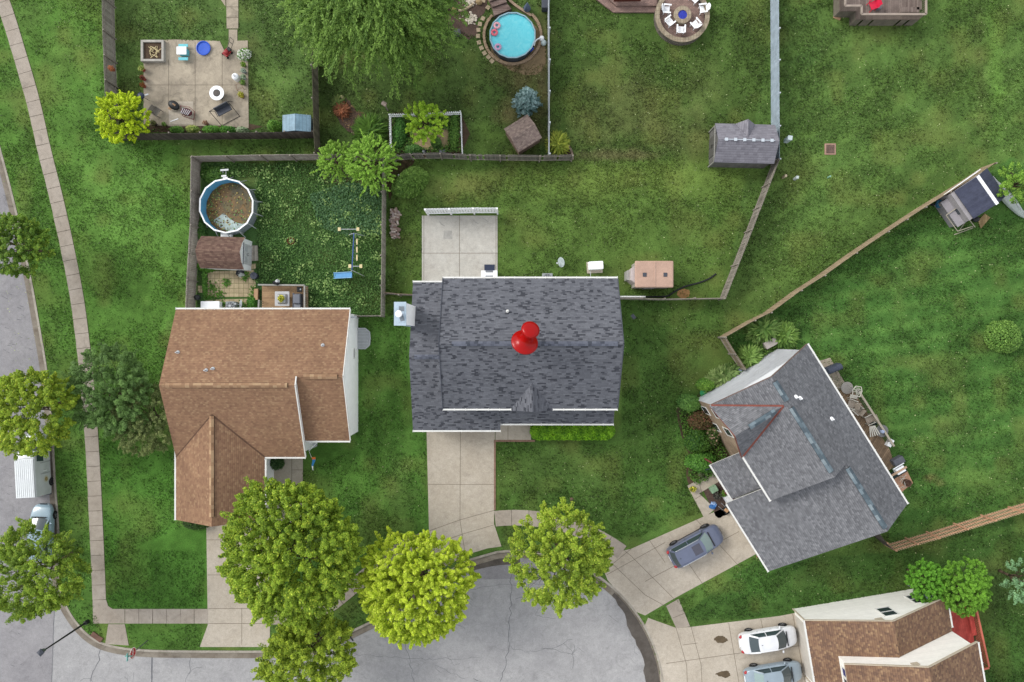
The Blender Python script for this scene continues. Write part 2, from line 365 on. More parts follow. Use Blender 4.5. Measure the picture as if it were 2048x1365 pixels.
blobs=[ # px,py,rx,ry,angle,colour,weight : real differences of the turf (dry, lush, mown)
(1180,360,170,40,0,(112,134,62),.75),(1380,350,120,45,0,(112,136,62),.7),(930,372,80,30,0,(126,128,74),.6),(1120,420,200,60,0,(92,122,56),.4),
(1250,200,90,80,0,(106,108,68),.5),(1340,270,110,50,0,(108,110,70),.55),(1400,180,60,50,0,(96,108,60),.4),(1230,310,100,12,0,(122,112,84),.6),(1170,255,40,50,0,(104,110,64),.5),
(1045,160,35,50,20,(122,112,78),.7),(1085,150,14,120,0,(108,92,70),.75),(1010,225,30,25,0,(132,118,84),.65),(1060,240,45,40,0,(112,98,70),.45),(1085,30,14,30,0,(96,100,56),.5),
(850,160,50,30,30,(98,132,58),.6),(980,270,50,45,0,(96,126,54),.6),(720,195,50,14,10,(72,90,46),.6),(690,180,80,30,0,(70,92,46),.5),(920,90,22,20,0,(98,136,60),.5),
(990,130,20,40,0,(96,104,60),.4),(1045,125,40,10,0,(128,112,84),.6),
(280,120,30,80,0,(98,124,62),.4),(545,170,50,60,0,(98,128,62),.6),(500,90,30,30,0,(112,112,70),.5),(275,30,60,40,0,(94,120,62),.5),(60,30,40,60,0,(86,104,58),.35),
(250,420,110,120,0,(100,142,64),.8),(200,330,120,60,10,(92,132,58),.5),(260,560,90,60,0,(90,132,56),.6),(100,200,70,90,0,(84,118,54),.4),(40,180,40,100,0,(82,108,54),.4),
(150,100,60,60,0,(96,118,58),.5),(100,780,20,160,0,(78,100,46),.5),(150,1080,22,120,0,(74,98,44),.5),(290,980,70,100,0,(84,130,52),.6),(330,1160,90,50,0,(80,124,50),.5),
(500,360,120,30,0,(60,86,48),.5),(690,420,80,50,20,(86,122,82),.75),(640,480,60,40,0,(86,120,80),.5),(440,480,50,80,0,(54,84,46),.5),(560,580,60,40,0,(58,90,48),.5),(700,590,60,35,0,(56,92,46),.6),
(650,540,120,50,0,(62,100,52),.4),(530,420,40,50,0,(78,112,60),.4),
(830,640,20,300,0,(80,118,50),.3),(760,760,22,150,0,(90,130,56),.6),(800,980,25,80,0,(92,110,60),.6),(700,960,60,50,30,(98,146,60),.6),(780,1060,60,30,0,(96,134,58),.5),
(1100,930,110,50,10,(86,112,56),.5),(1300,1000,60,50,0,(76,118,52),.5),(1180,960,50,40,0,(88,118,58),.5),(1060,1010,60,14,0,(96,132,58),.5),(1300,760,60,120,0,(74,104,48),.5),
(1360,900,18,70,0,(92,140,62),.7),(1380,720,50,40,0,(86,104,50),.5),(1450,640,70,30,30,(70,90,42),.4),(1330,640,90,20,0,(88,110,52),.5),
(1700,80,90,60,0,(90,112,58),.4),(1620,100,60,60,0,(78,116,60),.4),(1990,120,18,150,3,(104,146,62),.55),(1960,140,16,130,3,(84,94,52),.45),(1850,120,70,60,0,(86,110,56),.4),
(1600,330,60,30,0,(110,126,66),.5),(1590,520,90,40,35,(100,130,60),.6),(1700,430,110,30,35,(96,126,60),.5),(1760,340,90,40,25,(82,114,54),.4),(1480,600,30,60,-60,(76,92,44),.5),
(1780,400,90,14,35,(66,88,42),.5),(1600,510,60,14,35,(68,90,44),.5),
(1830,560,60,30,0,(70,102,48),.5),(1900,520,60,20,0,(92,136,62),.5),(1880,760,60,40,0,(66,104,48),.5),(1960,960,80,30,-10,(104,130,62),.5),(1860,955,16,10,0,(150,140,92),.7),(1880,965,10,8,0,(150,140,92),.6),
(1900,860,50,40,0,(86,104,56),.4),(1900,1060,120,18,15,(98,100,60),.5),(2010,1180,70,60,0,(84,98,56),.4),(1780,1090,120,20,10,(74,92,48),.4),(1500,1170,80,40,15,(72,118,50),.5),(1640,1150,90,25,15,(80,104,52),.4),(1960,1260,60,80,0,(64,86,42),.5),
(1700,600,90,40,0,(70,114,50),.4),(1290,560,110,30,0,(72,100,44),.4),(1380,460,110,60,0,(78,112,50),.4),(1100,520,110,40,0,(76,108,48),.4),(1210,550,50,14,0,(112,124,70),.4),
(820,500,24,50,0,(102,118,62),.5),(1160,600,90,10,0,(80,100,46),.2)]
for bx,by,rx,ry,an,c,w in blobs:
    ca,sa=math.cos(R(an)),math.sin(R(an)); dx=PX-bx; dy=PY-by; u=dx*ca-dy*sa; v=dx*sa+dy*ca
    dd=np.sqrt((u/rx)**2+(v/ry)**2); dd+= (vnoise(GX,GY,1.3,int(bx))-.5)*.7+(vnoise(GX,GY,.5,int(by+7))-.5)*.35
    blend(np.clip(1.25-dd,0,1)*w*.85,c)
# worn bare fringe beside fences of the pool yard, mowing stripes east
m=inpoly(PX,PY,[(1450,675),(2000,330),(2400,90),(2400,1010),(1790,1100),(1640,700)])
st=np.sin((PX*.16+PY*.985)*2*math.pi/40+ (vnoise(GX,GY,3,5)-.5)*2.2)
blend(np.where(m,np.clip(st,0,1)*.34,0),(94,132,62)); blend(np.where(m,np.clip(-st,0,1)*.26,0),(56,92,40))
m=inpoly(PX,PY,[(1560,-60),(2400,-60),(2400,90),(1990,330),(1450,672)])
st=np.sin((PX*.55+PY*.835)*2*math.pi/52+(vnoise(GX,GY,4,8)-.5)*3); blend(np.where(m,np.clip(st,0,1)*.32,0),(100,132,62))
m=inpoly(PX,PY,[(720,650),(850,650),(850,1060),(720,1060)]); st=np.sin(PX*2*math.pi/42+(vnoise(GX,GY,4,9)-.5)*3); blend(np.where(m,np.clip(st,0,1)*.35,0),(96,136,60))
for s_,a_ in ((6,.07),(2.2,.10),(.9,.15),(.45,.17)):
    n_=(vnoise(GX,GY,s_,int(s_*11))-.5)*2*a_; col*=(1+n_)[...,None]
yl=np.clip(vnoise(GX,GY,1.7,77)-.55,0,1)*1.0; blend(yl*.9,(118,126,66))
gray=col.mean(-1,keepdims=True); col[:]=(gray+(col-gray)*.91)*np.array([1.02,1.01,.9])*1.06
nr,nc=GX.shape
V=np.stack([GX,GY,Z],-1).reshape(-1,3); idx=np.arange(nr*nc).reshape(nr,nc)
Q=np.stack([idx[:-1,:-1],idx[:-1,1:],idx[1:,1:],idx[1:,:-1]],-1).reshape(-1,4)
def npmesh(name,V,Q,mat,colr=None,parent=None,mats=None):
    me=bpy.data.meshes.new(name); k=Q.shape[1]
    me.vertices.add(len(V)); me.vertices.foreach_set('co',np.asarray(V,np.float32).ravel())
    me.loops.add(Q.size); me.loops.foreach_set('vertex_index',Q.astype(np.int32).ravel())
    me.polygons.add(len(Q)); me.polygons.foreach_set('loop_start',np.arange(0,Q.size,k,dtype=np.int32)); me.polygons.foreach_set('loop_total',np.full(len(Q),k,np.int32))
    me.update(calc_edges=True)
    if colr is not None:
        a=me.color_attributes.new('Col','FLOAT_COLOR','POINT'); cc=np.ones((len(V),4),np.float32); cc[:,:3]=colr; a.data.foreach_set('color',cc.ravel())
    me.materials.append(mat); o=bpy.data.objects.new(name,me); C.objects.link(o); o.parent=parent; return o
GGX,GGY,GCOL=gx.copy(),gy.copy(),col.copy()
GRASS,nt,b=newmat('lawn'); co=geoco(nt); a_=nt.nodes.new('ShaderNodeAttribute'); a_.attribute_name='Col'
n1=noise(nt,1.6,6,.75,co,.5); n2=noise(nt,8.5,5,.85,co,.3); n3=noise(nt,17,3,.9,co); n4=noise(nt,4.0,3,.8,co)
c=mixc(nt,1.0,a_.outputs['Color'],ramp(nt,n1.outputs[0],[(.28,g(.88)),(.72,g(1.1))]),'MULTIPLY')
c=mixc(nt,1.0,c,ramp(nt,n2.outputs[0],[(.28,g(.68)),(.72,g(1.32))]),'MULTIPLY')
c=mixc(nt,1.0,c,ramp(nt,n3.outputs[0],[(.3,g(.5)),(.7,g(1.5))]),'MULTIPLY')
c=mixc(nt,ramp(nt,n4.outputs[0],[(.58,g(0)),(.74,g(.2))]),c,S(138,146,84))
nt.links.new(c,b.inputs['Base Color']); b.inputs['Roughness'].default_value=.95; b.inputs['Specular IOR Level'].default_value=.1
bump(nt,b,n2.outputs[0],.35,.06)
o=npmesh('ground',V,Q,GRASS,col.reshape(-1,3)); o['kind']='structure'
# ---------------- grass tufts: small blades all over the lawns ----------------
hard=[]   # px polygons where no grass grows
def W(px,py): return ((px-1024)*H/F,-(py-682.5)*H/F)
def leafquads(P,nrm,size,aspect=1.0,dirv=None,rg=rng):
    n=len(P); nrm=nrm/(np.linalg.norm(nrm,axis=1,keepdims=True)+1e-9)
    if dirv is None:
        t=rg.normal(size=(n,3))
    else: t=dirv
    t=t-nrm*(t*nrm).sum(1,keepdims=True); t/= (np.linalg.norm(t,axis=1,keepdims=True)+1e-9); bt=np.cross(nrm,t)
    s=size[:,None]; a=aspect
    V=np.stack([P-t*s*.5*a,P+bt*s*.42,P+t*s*.5*a,P-bt*s*.42],1).reshape(-1,3)
    return V,np.arange(4*n).reshape(n,4)
# ---------------- slabs: concrete, roads ----------------
def strip(center,w):
    L=[];Rr=[];n=len(center)
    for i,(x,y) in enumerate(center):
        a=center[max(i-1,0)]; b_=center[min(i+1,n-1)]; dx,dy=b_[0]-a[0],b_[1]-a[1]; l=math.hypot(dx,dy); nx,ny=-dy/l,dx/l
        L.append((x+nx*w/2,y+ny*w/2)); Rr.append((x-nx*w/2,y-ny*w/2))
    return L,Rr
def bandmesh(mb,L,Rr,z0,z1,mi=0):
    """solid band between two polylines given in px; optional per side heights"""
    zl=z1 if not isinstance(z1,tuple) else z1[0]; zr=z1 if not isinstance(z1,tuple) else z1[1]
    n=len(L); vs=[]; 
    for (a,b_) in zip(L,Rr):
        A=W(*a);B=W(*b_); vs+=[(A[0],A[1],zl),(B[0],B[1],zr),(A[0],A[1],z0),(B[0],B[1],z0)]
    fs=[]
    for i in range(n-1):
        k=4*i; fs+=[(k,k+1,k+5,k+4),(k+2,k,k+4,k+6),(k+1,k+3,k+7,k+5)]
    fs+=[(0,2,3,1),(4*n-4,4*n-3,4*n-1,4*n-2)]
    # orient top up
    a,b_,c_=Vector(vs[0]),Vector(vs[1]),Vector(vs[5])
    if (b_-a).cross(c_-a).z<0: fs=[tuple(reversed(f)) for f in fs]
    mb.add(vs,fs,mi)
def polyW(pts): return [W(*p) for p in pts]
def jline(mb,a,b_,z=.036,w=.035,mi=1):
    A=W(*a);B=W(*b_); mb.beam((A[0],A[1],z-.01),(B[0],B[1],z-.01),w,.022,mi)
def crackline(mb,pts,z,w=.05,mi=1,seed=0,jit=.12):
    r=random.Random(seed); P=[]
    for a,b_ in zip(pts[:-1],pts[1:]):
        A=Vector((*W(*a),z));B=Vector((*W(*b_),z)); n=max(1,int((B-A).length/.35))
        for i in range(n): 
            q=A.lerp(B,i/n); P.append(q+Vector((r.uniform(-jit,jit),r.uniform(-jit,jit),0)))
    P.append(Vector((*W(*pts[-1]),z)))
    L=[];Rr=[]
    for i,q in enumerate(P):
        d_=(P[min(i+1,len(P)-1)]-P[max(i-1,0)]).normalized(); nn=Vector((-d_.y,d_.x,0))*w*r.uniform(.35,.7); L.append(q+nn);Rr.append(q-nn)
    for i in range(len(P)-1): mb.face([L[i],Rr[i],Rr[i+1],L[i+1]],mi)
ROADZ=-.12
mb=MB(); mb.face([(*W(*p),ROADZ) for p in road_poly][::1],0)
if Vector(mb.v[1])-Vector(mb.v[0]):
    P=road_poly; ar=sum(P[i][0]*P[(i+1)%len(P)][1]-P[(i+1)%len(P)][0]*P[i][1] for i in range(len(P)))
    if ar>0: mb.f[0]=tuple(reversed(mb.f[0]))
z=ROADZ+.006
crackline(mb,[(1022,1125),(1022,1200),(1018,1290),(1008,1340),(1000,1365)],z,.045,1,1)
crackline(mb,[(1018,1295),(1050,1305),(1100,1300),(1145,1280)],z,.022,1,2)
crackline(mb,[(1032,1200),(1060,1190),(1080,1175)],z,.03,1,3)
crackline(mb,[(705,1330),(668,1340),(672,1365),(670,1500)],z,.07,1,4,.05); crackline(mb,[(1145,1340),(1148,1290)],z,.03,1,5); crackline(mb,[(790,1230),(810,1290),(825,1350),(830,1400)],z,.03,1,6)
crackline(mb,[(303,1303),(302,1400),(303,1500)],z,.10,1,7,.01); crackline(mb,[(205,1290),(195,1320),(180,1365)],z,.05,1,8); crackline(mb,[(384,1310),(378,1340),(370,1370)],z,.03,1,9)
crackline(mb,[(110,1180),(106,1240),(102,1365),(100,1500)],z,.05,1,10,.02); crackline(mb,[(940,1180),(1000,1172),(1100,1168),(1180,1175)],z,.02,1,12)
crackline(mb,[(1295,1290),(1290,1320),(1295,1345)],z,.03,1,13); crackline(mb,[(700,1310),(850,1320),(960,1316)],z,.02,1,14)
for i in range(26):
    r=random.Random(900+i); x=r.uniform(140,1290); y=r.uniform(1315,1400) if x<760 else r.uniform(1190,1380)
    if math.hypot(x-1030,y-1400)<270 or x<700: crackline(mb,[(x,y),(x+r.uniform(-26,26),y+r.uniform(-22,22)),(x+r.uniform(-50,50),y+r.uniform(-30,30))],z,.022,1,i,.1)
struct(mb,'road',[ASPH,CRACK])
mb=MB(); mb.face([(*W(*p),ROADZ+.004) for p in ([(-1500,1500),(100,1500),(103,1330),(106,1240),(113,1170)]+[(x-6,y) for x,y in kerb_main[::-1] if y<1160]+[(-1500,-700)])])
P=[(a[0],a[1]) for a in mb.v]; ar=sum(P[i][0]*P[(i+1)%len(P)][1]-P[(i+1)%len(P)][0]*P[i][1] for i in range(len(P)))
if ar<0: mb.f[0]=tuple(reversed(mb.f[0]))
for i in range(60):
    r=random.Random(i); x=r.uniform(0,60); y=r.uniform(300,720)
    if i%3==0: y=r.uniform(900,1350)
    crackline(mb,[(x,y),(x+r.uniform(3,9),y+r.uniform(1,3))],ROADZ+.009,.035,1,i,.02)
struct(mb,'street',[ASPH2,CRACK])
# kerb and gutter
def offset(P,dist):
    L,_=strip(P,2*dist); return L
km=[p for p in kerb_main]
L8,R8=strip(km,16); inner=R8 if inpoly(np.array([R8[60][0]]),np.array([R8[60][1]]),road_poly)[0] else L8
def mid(A,B,t): return [(a[0]+(b_[0]-a[0])*t,a[1]+(b_[1]-a[1])*t) for a,b_ in zip(A,B)]
mb=MB(); bandmesh(mb,km,mid(km,inner,.55),-.4,.035)
struct(mb,'kerb',[KERB])
inn2=mid(km,inner,2.05); mb=MB(); bandmesh(mb,mid(km,inner,.55),inn2,-.4,(-.095,-.085)); 
struct(mb,'gutter',[Mconcrete('gutter_dirty',S(150,142,130),S(118,108,96),.4,.7)])
# dark stained strip along the cul-de-sac gutter
a0,a1=47,-45; A=arc(CC,CR-8,a0,a1,40); rr=random.Random(4); B=[(CC[0]+(CR-8-w)*math.cos(R(t)),CC[1]-(CR-8-w)*math.sin(R(t))) for t,w in [(a0+(a1-a0)*i/40, 10+min(i,9)*1.7+rr.uniform(-4,4)) for i in range(41)]]
mb=MB(); bandmesh(mb,A,B,-.3,-.079); struct(mb,'asphalt_patch',[ASPHD])
A=arc(CC,CR-8,118,88,16); B=[(CC[0]+(CR-8-rr.uniform(14,26))*math.cos(R(118-30*i/16)),CC[1]-(CR-30)*math.sin(R(118-30*i/16))) for i in range(17)]
mb=MB(); bandmesh(mb,A,B,-.3,-.1085); struct(mb,'asphalt_patch',[ASPHD])
# sidewalks
ZS=.045
sw=catmull([(-60,-160),(5,0),(37,100),(66,200),(89,300),(114,400),(136,500),(155,600),(168,700),(176,780),(182,850),(188,950),(195,1100),(199,1200)],8)
def slabs(name,center,w,step,mat,z=ZS):
    # resample to slab length, leave a dark joint between slabs
    P=[Vector(p) for p in center]; D=[0]
    for a,b_ in zip(P[:-1],P[1:]): D.append(D[-1]+(b_-a).length)
    def pt(s):
        for i in range(len(D)-1):
            if s<=D[i+1]: 
                return P[i].lerp(P[i+1],(s-D[i])/(D[i+1]-D[i]+1e-9))
        return P[-1]
    mb=MB(); n=int(D[-1]/step); rr=random.Random(5)
    for i in range(n):
        q=[tuple(pt(D[-1]*(i+t)/n)) for t in (0.0,.5,.972)]
        L,Rr=strip(q,w); L=[(x+rr.uniform(-.4,.4),y) for x,y in L]; bandmesh(mb,L,Rr,-.05,z+rr.uniform(-.006,.006))
    L,Rr=strip([tuple(p) for p in P],w-1); bandmesh(mb,L,Rr,-.06,.012,1)
    return struct(mb,name,[mat,JOINT])
slabs('sidewalk',sw,27,29.5,CONC2)
mb=MB(); mb.prism(polyW([(186,1200),(213,1200),(217,1212),(226,1218),(250,1218),(250,1247),(187,1247)]),-.05,ZS); mb.prism(polyW([(217,1248.5),(250,1248.5),(258,1291),(211,1288)]),-.05,.03); struct(mb,'sidewalk',[CONC2,JOINT])
slabs('sidewalk',[(251,1232.5),(417,1232.5)],29,27.5,CONC2)
def driveway(name,poly,lines,mat,z=.03):
    mb=MB(); mb.prism(polyW(poly),-.15,z); 
    for a,b_ in lines: jline(mb,a,b_,z+.004)
    return struct(mb,name,[mat,JOINT])
driveway('driveway',[(413,1046),(540,1040),(540,1294),(400,1294),(416,1250)],[((413,1080),(540,1080)),((416,1150),(540,1150)),((417,1217),(540,1217)),((417,1247),(540,1247)),((484,1217),(484,1290))],CONC)
driveway('driveway',[(853,850),(990,850),(988,1048),(1003,1093),(975,1097),(938,1108),(880,1138),(856,1150),(858,1060)],
  [((854,969),(989,969)),((921,862),(920,1040)),((920,1040),(930,1105)),((988,1021),(920,1040)),((920,1040),(858,1062)),((988,1050),(926,1068)),((926,1068),(860,1092))],CONC)
driveway('driveway',[(1466,1005),(1456,1012),(1262,1098),(1215,1108),(1205,1135),(1215,1160),(1245,1195),(1268,1222),(1290,1231),(1350,1196),(1512,1108)],
  [((1240,1094),(1262,1112)),((1262,1112),(1350,1200)),((1298,1080),(1330,1125)),((1391,1038),(1480,1135)),((1372,1120),(1405,1168)),((1290,1163),(1478,1063)),((1213,1150),(1330,1085)),((1225,1128),(1290,1190)),((1290,1190),(1330,1212)),((1262,1098),(1225,1128))],CONC)
driveway('driveway',[(1296,1236),(1352,1256),(1382,1254),(1560,1232),(1590,1226),(1625,1365),(1690,1640),(1375,1640),(1318,1560),(1324,1420),(1320,1340),(1306,1285),(1290,1250)],
  [((1457,1246),(1480,1380)),((1352,1256),(1373,1330)),((1373,1330),(1380,1500)),((1382,1254),(1402,1330)),((1402,1330),(1410,1500)),((1332,1327),(1480,1306)),((1365,1290),(1395,1286)),((1480,1306),(1612,1290)),((1521,1238),(1535,1298)),((1585,1228),(1610,1365))],CONC)
# cul-de-sac sidewalk arcs
def arcband(name,a0,a1,r0,r1,n,mat):
    mb=MB(); k=(a1-a0)/n
    for i in range(n):
        a=a0+k*i; b_=a+k*.975; A=arc(CC,r1,a,b_,3); B=arc(CC,r0,a,b_,3); bandmesh(mb,A,B,-.05,ZS+.004*(i%2))
    A=arc(CC,r1-1,a0,a1,n*2); B=arc(CC,r0+1,a0,a1,n*2); bandmesh(mb,A,B,-.06,.012,1)
    return struct(mb,name,[mat,JOINT])
arcband('sidewalk',96.3,54,349,380,8,CONC2)
mb=MB(); mb.prism(polyW([(1332,1212),(1357,1198),(1380,1253),(1352,1256)]),-.05,ZS); jline(mb,(1345,1236),(1370,1226),.049); struct(mb,'sidewalk',[CONC2,JOINT])
slabs('sidewalk',catmull([(857,1076),(800,1100),(745,1142),(700,1178),(650,1215),(590,1232),(530,1234)]),30,30,CONC2)
# walks and patios
driveway('path',[(991,840),(1062,840),(1062,880),(991,880)],[((1016,850),(1016,880)),((1016,850),(1062,850))],CONC,.05)
mb=MB(); mb.prism(polyW([(988,880),(1070,880),(1070,884),(991.5,884),(991.5,1020),(988,1020)]),-.03,.06); struct(mb,'path',[M('brick_edging',S(140,112,96),.9,.3,4)])
driveway('path',[(538,905),(606,905),(606,1045),(538,1045)],[((584,905),(584,1045)),((584,940),(606,940)),((584,975),(606,975))],CONC,.04)
driveway('path',[(1374,972),(1438,938),(1452,955),(1398,987),(1430,1018),(1408,1036)],[((1397,960),(1404,990)),((1390,998),(1403,990))],CONC,.04)
mb=MB(); mb.prism(polyW([(452,-60),(477,-60),(477,58),(454,58)]),-.03,.05); mb.prism(polyW([(458,60),(475,60),(475,84),(458,84)]),-.03,.04); mb.prism(polyW([(400,-60),(451.5,-60),(451.5,14)]),-.03,.05)
jline(mb,(453,15),(477,15),.056); jline(mb,(453,36),(477,36),.056); struct(mb,'path',[CONC3,JOINT])
driveway('patio',[(284,83),(350,80),(440,83),(452,108),(458,83),(496,82),(498,257),(440,252),(350,254),(288,250),(288,130)],[((288,171),(497,171)),((338,120),(338,254)),((391,85),(391,254)),((445,110),(445,252))],CONC3,.05)
mb=MB(); mb.prism(polyW([(338,204),(387,204),(387,250),(338,250)]),.03,.06); struct(mb,'patio',[CONC])
driveway('patio',[(844,432),(995,432),(995,575),(844,575)],[((844,507),(995,507)),((919,432),(919,575)),((848,432),(848,575)),((992,432),(992,575))],CONC4,.06)
mb=MB()
for i,(x,y,w,r_) in enumerate(((945,441,.5,3),(965,437,.9,5),(878,445,.6,8))):
    crackline(mb,[(x,y),(x+6,y+3),(x+12,y+8)],.066,.08,0,i,.05)
mb.prism(polyW([(888,462),(904,462),(905,479),(887,479)]),.05,.066)
struct(mb,'patio_stain',[M('patio_stain_tone',S(172,170,164),.9,.2,2)])
PAV=Mpaver('paver_tan',S(196,180,146),S(172,156,126),.40,.40,.022,S(132,126,92),0,0)
PAVB=Mpaver('brick_paver',S(160,132,122),S(136,112,106),.22,.11,.012,S(110,98,90),0,.5)
mb=MB(); mb.prism(polyW([(412,544),(508,540),(512,570),(510,594),(410,594)]),-.03,.03); mb.prism(polyW([(412,600),(500,598),(500,628),(412,628)]),-.03,.03); mb.prism(polyW([(396,572),(405,572),(405,586),(396,586)]),-.03,.03); mb.prism(polyW([(430,530),(512,528),(512,538),(430,541)]),-.03,.035)
struct(mb,'paving',[PAV])
# beds
def bed(name,pts,mat,z=.03,n=5):
    P=catmull(pts+[pts[0]],n)[:-1]; rr=random.Random(len(pts)); P=[(x+rr.uniform(-1.2,1.2),y+rr.uniform(-1.2,1.2)) for x,y in P]
    mb=MB(); mb.prism(polyW(P),-.05,z); return struct(mb,name,[mat])
bed('mulch_bed',[(682,196),(696,200),(708,218),(735,236),(762,240),(768,258),(752,274),(722,276),(690,258),(674,232)],MULCH)
bed('mulch_bed',[(905,-30),(970,-30),(972,20),(950,45),(960,60),(935,80),(905,60),(890,30)],MULCH,.02)
bed('mulch_bed',[(645,345),(690,335),(770,325),(800,320),(830,322),(810,345),(790,380),(780,400),(768,370),(700,372),(650,368)],M('bed_brown',S(84,72,50),.95,.35,2,fine=.35),.02)
bed('straw_bed',[(822,262),(850,255),(885,258),(900,262),(898,290),(880,296),(850,300),(826,292),(820,278)],STRAW,.025)
bed('soil_bed',[(784,228),(922,226),(922,308),(786,308)],SOIL,.015,2)
bed('soil_bed',[(1101,274),(1112,272),(1135,285),(1143,312),(1101,312)],SOIL,.02)
bed('soil_bed',[(1352,822),(1368,806),(1392,800),(1440,880),(1462,935),(1390,972),(1372,950),(1380,915),(1365,880)],SOIL,.02)
bed('soil_bed',[(1400,965),(1440,952),(1470,1010),(1440,1035),(1425,1020)],MULCH,.03)
bed('soil_bed',[(530,905),(584,905),(584,960),(530,960)],SOIL,.03,2)
bed('soil_bed',[(300,258),(300,248),(500,248),(500,262),(300,266)],SOIL,.02,2)
bed('dirt_patch',[(1356,582),(1366,578),(1378,582),(1378,592),(1366,597),(1355,592)],M('bare_dirt',S(176,134,88),.95,.2,4),.012)
bed('dirt_patch',[(1000,44),(1050,40),(1085,70),(1092,120),(1070,150),(1020,140),(985,110),(985,70)],M('dry_dirt',S(134,116,88),.95,.3,2,fine=.35),.012)
bed('soil_bed',[(1430,745),(1500,700),(1560,640),(1590,690),(1600,705),(1540,705),(1480,752),(1396,800),(1395,790)],M('bed_green_soil',S(66,78,40),.95,.3,2,fine=.35),.012)
STAIN=M('oil_stain',S(96,82,62),.7,.3)
for pts in ([(1427,1279),(1434,1272),(1447,1273),(1455,1280),(1447,1285),(1437,1286)],[(1430,1348),(1440,1343),(1455,1342),(1460,1350),(1452,1355),(1440,1353)]):
    bed('oil_stain',pts,STAIN,.0345)
# ---------------- houses ----------------
SH_B=Mshingle('slate_shingle',[(0,S(104,106,113)),(.25,S(111,113,120)),(.45,S(99,101,108)),(.74,S(79,81,88)),(.84,S(66,68,75)),(.95,S(106,108,115))],.33,.12,.16,.08)
SH_A=Mshingle('brown_shingle',[(0,S(146,114,90)),(.35,S(139,107,85)),(.62,S(152,120,94)),(.85,S(160,130,102)),(.95,S(132,101,81))],.2,.14,.22,.10,warm=None)
SH_C=Mshingle('grey_shingle',[(0,S(113,114,118)),(.4,S(122,123,127)),(.7,S(104,105,109)),(.88,S(130,131,135))],.22,.145,.26,.07)
SH_D=Mshingle('tan_brown_shingle',[(0,S(132,104,84)),(.35,S(122,96,80)),(.62,S(144,116,92)),(.82,S(114,90,76)),(.95,S(156,128,100))],.2,.16,.2,.12)
VENTA=Mshingle('ridge_cap_tan',[(0,S(162,132,104)),(.3,S(152,121,94)),(.6,S(174,146,115)),(.8,S(142,112,88))],.3,3,.0,.1)
VENTC=Mshingle('ridge_cap_bluegrey',[(0,S(112,126,134)),(.3,S(92,106,114)),(.6,S(130,142,148)),(.8,S(82,94,102))],.45,3,.0,.1)
VENTB=Mshingle('ridge_cap_slate',[(0,S(100,104,116)),(.3,S(88,92,104)),(.6,S(70,74,84)),(.8,S(104,108,120))],.3,3,.0,.08)
BRICK=Mpaver('tan_brick',S(172,148,124),S(148,124,104),.22,.08,.008,S(176,164,146),0,.5)
REDV=M('red_valley_flashing',S(128,72,62),.7,.25,3)
DOORM=M('garage_door_panel',S(206,200,190),.6,.1,2)
class Fr:
    def __init__(s,o,u,v): s.o=Vector((o[0],o[1],0)); s.u=Vector((u[0],u[1],0)).normalized(); s.v=Vector((v[0],v[1],0)).normalized()
    def p(s,u,v,z=0): return s.o+s.u*u+s.v*v+Vector((0,0,z))
def slab(mb,pts,t=.12,mi=0,me=1):
    """roof plane with real thickness: top pts, dropped copies"""
    P=[Vector(p) for p in pts]; n=(P[1]-P[0]).cross(P[2]-P[0])
    if n.z<0: P=P[::-1]
    mb.face(P,mi); D=[p-Vector((0,0,t)) for p in P]; mb.face(D[::-1],me)
    for i in range(len(P)):
        j=(i+1)%len(P); mb.face([P[i],D[i],D[j],P[j]],me)
def wallpoly(mb,pts,mi=0): mb.face(pts,mi)
def window(par,fr_p,udir,w,h,frame=TRIM,pane=None,split=True,out=None,fw_=.08):
    """window on a vertical wall: centre point, direction along wall; frame with pane sub-part"""
    c=Vector(fr_p); u=Vector(udir).normalized(); nrm=Vector(out).normalized()
    f=MB(); M3=Matrix((u,nrm,Vector((0,0,1)))).transposed()
    for (a,b_,sw_,sh) in ((0,h/2,w+2*fw_,fw_),(0,-h/2,w+2*fw_,fw_),(-w/2,0,fw_,h),(w/2,0,fw_,h)): f.box(c+u*a+Vector((0,0,b_))+nrm*.02,(sw_,.06,sh),M3=M3)
    if split: f.box(c+nrm*.025,(w,.06,.05),M3=M3)
    fo=f.build('window',frame,par)
    p=MB(); p.box(c+nrm*.012,(w-.02,.03,h-.02),M3=M3); po=p.build('pane',pane or GLASS,fo)
    return fo
def gutter(mb,a,b_,w=.12,h=.12):
    mb.beam(a,b_,w,h)
def ticks(mb,a,b_,step=.75,w=.14):
    a=Vector(a);b_=Vector(b_);n=max(1,int((b_-a).length/step)); x=(b_-a).normalized(); y=Vector((-x.y,x.x,0))
    for i in range(n+1):
        q=a.lerp(b_,i/n); mb.box(q+Vector((0,0,.065)),(.035,w+.05,.02),math.atan2(x.y,x.x))
# ======= house B: centre, dark slate roof =======
hb=thing('house','two-storey house with dark slate shingle roof and a giant red pin on it','house',at(1030,700,0))
EZ,RZ=5.5,8.3
x0,x1=at(886,0,EZ).x,at(1235,0,EZ).x; yt,yb=at(0,557,EZ).y,at(0,818,EZ).y; ym=(yt+yb)/2
gx0,gx1=at(1022,0,EZ).x,at(1106,0,EZ).x; gxm=(gx0+gx1)/2
sl=(RZ-EZ)/(yt-ym)
lx0,lx1=at(826,0,3.0).x,x0+.6; lyt,lyb=at(0,565,3.0).y,at(0,861,3.0).y; lym=(lyt+lyb)/2; LR=5.05
ssl=(LR-3.0)/(lyt-lym)
bx1=at(1227,0,3.0).x; sx=at(1001,0,3.0).x; syb=at(0,848,3.0).y
w=MB(); wx0,wx1,wyt,wyb=x0+.2,x1-.2,yt-.35,yb+.4
w.prism([(wx0,wyb),(wx1,wyb),(wx1,wyt),(wx0,wyt)],0,EZ-.02)
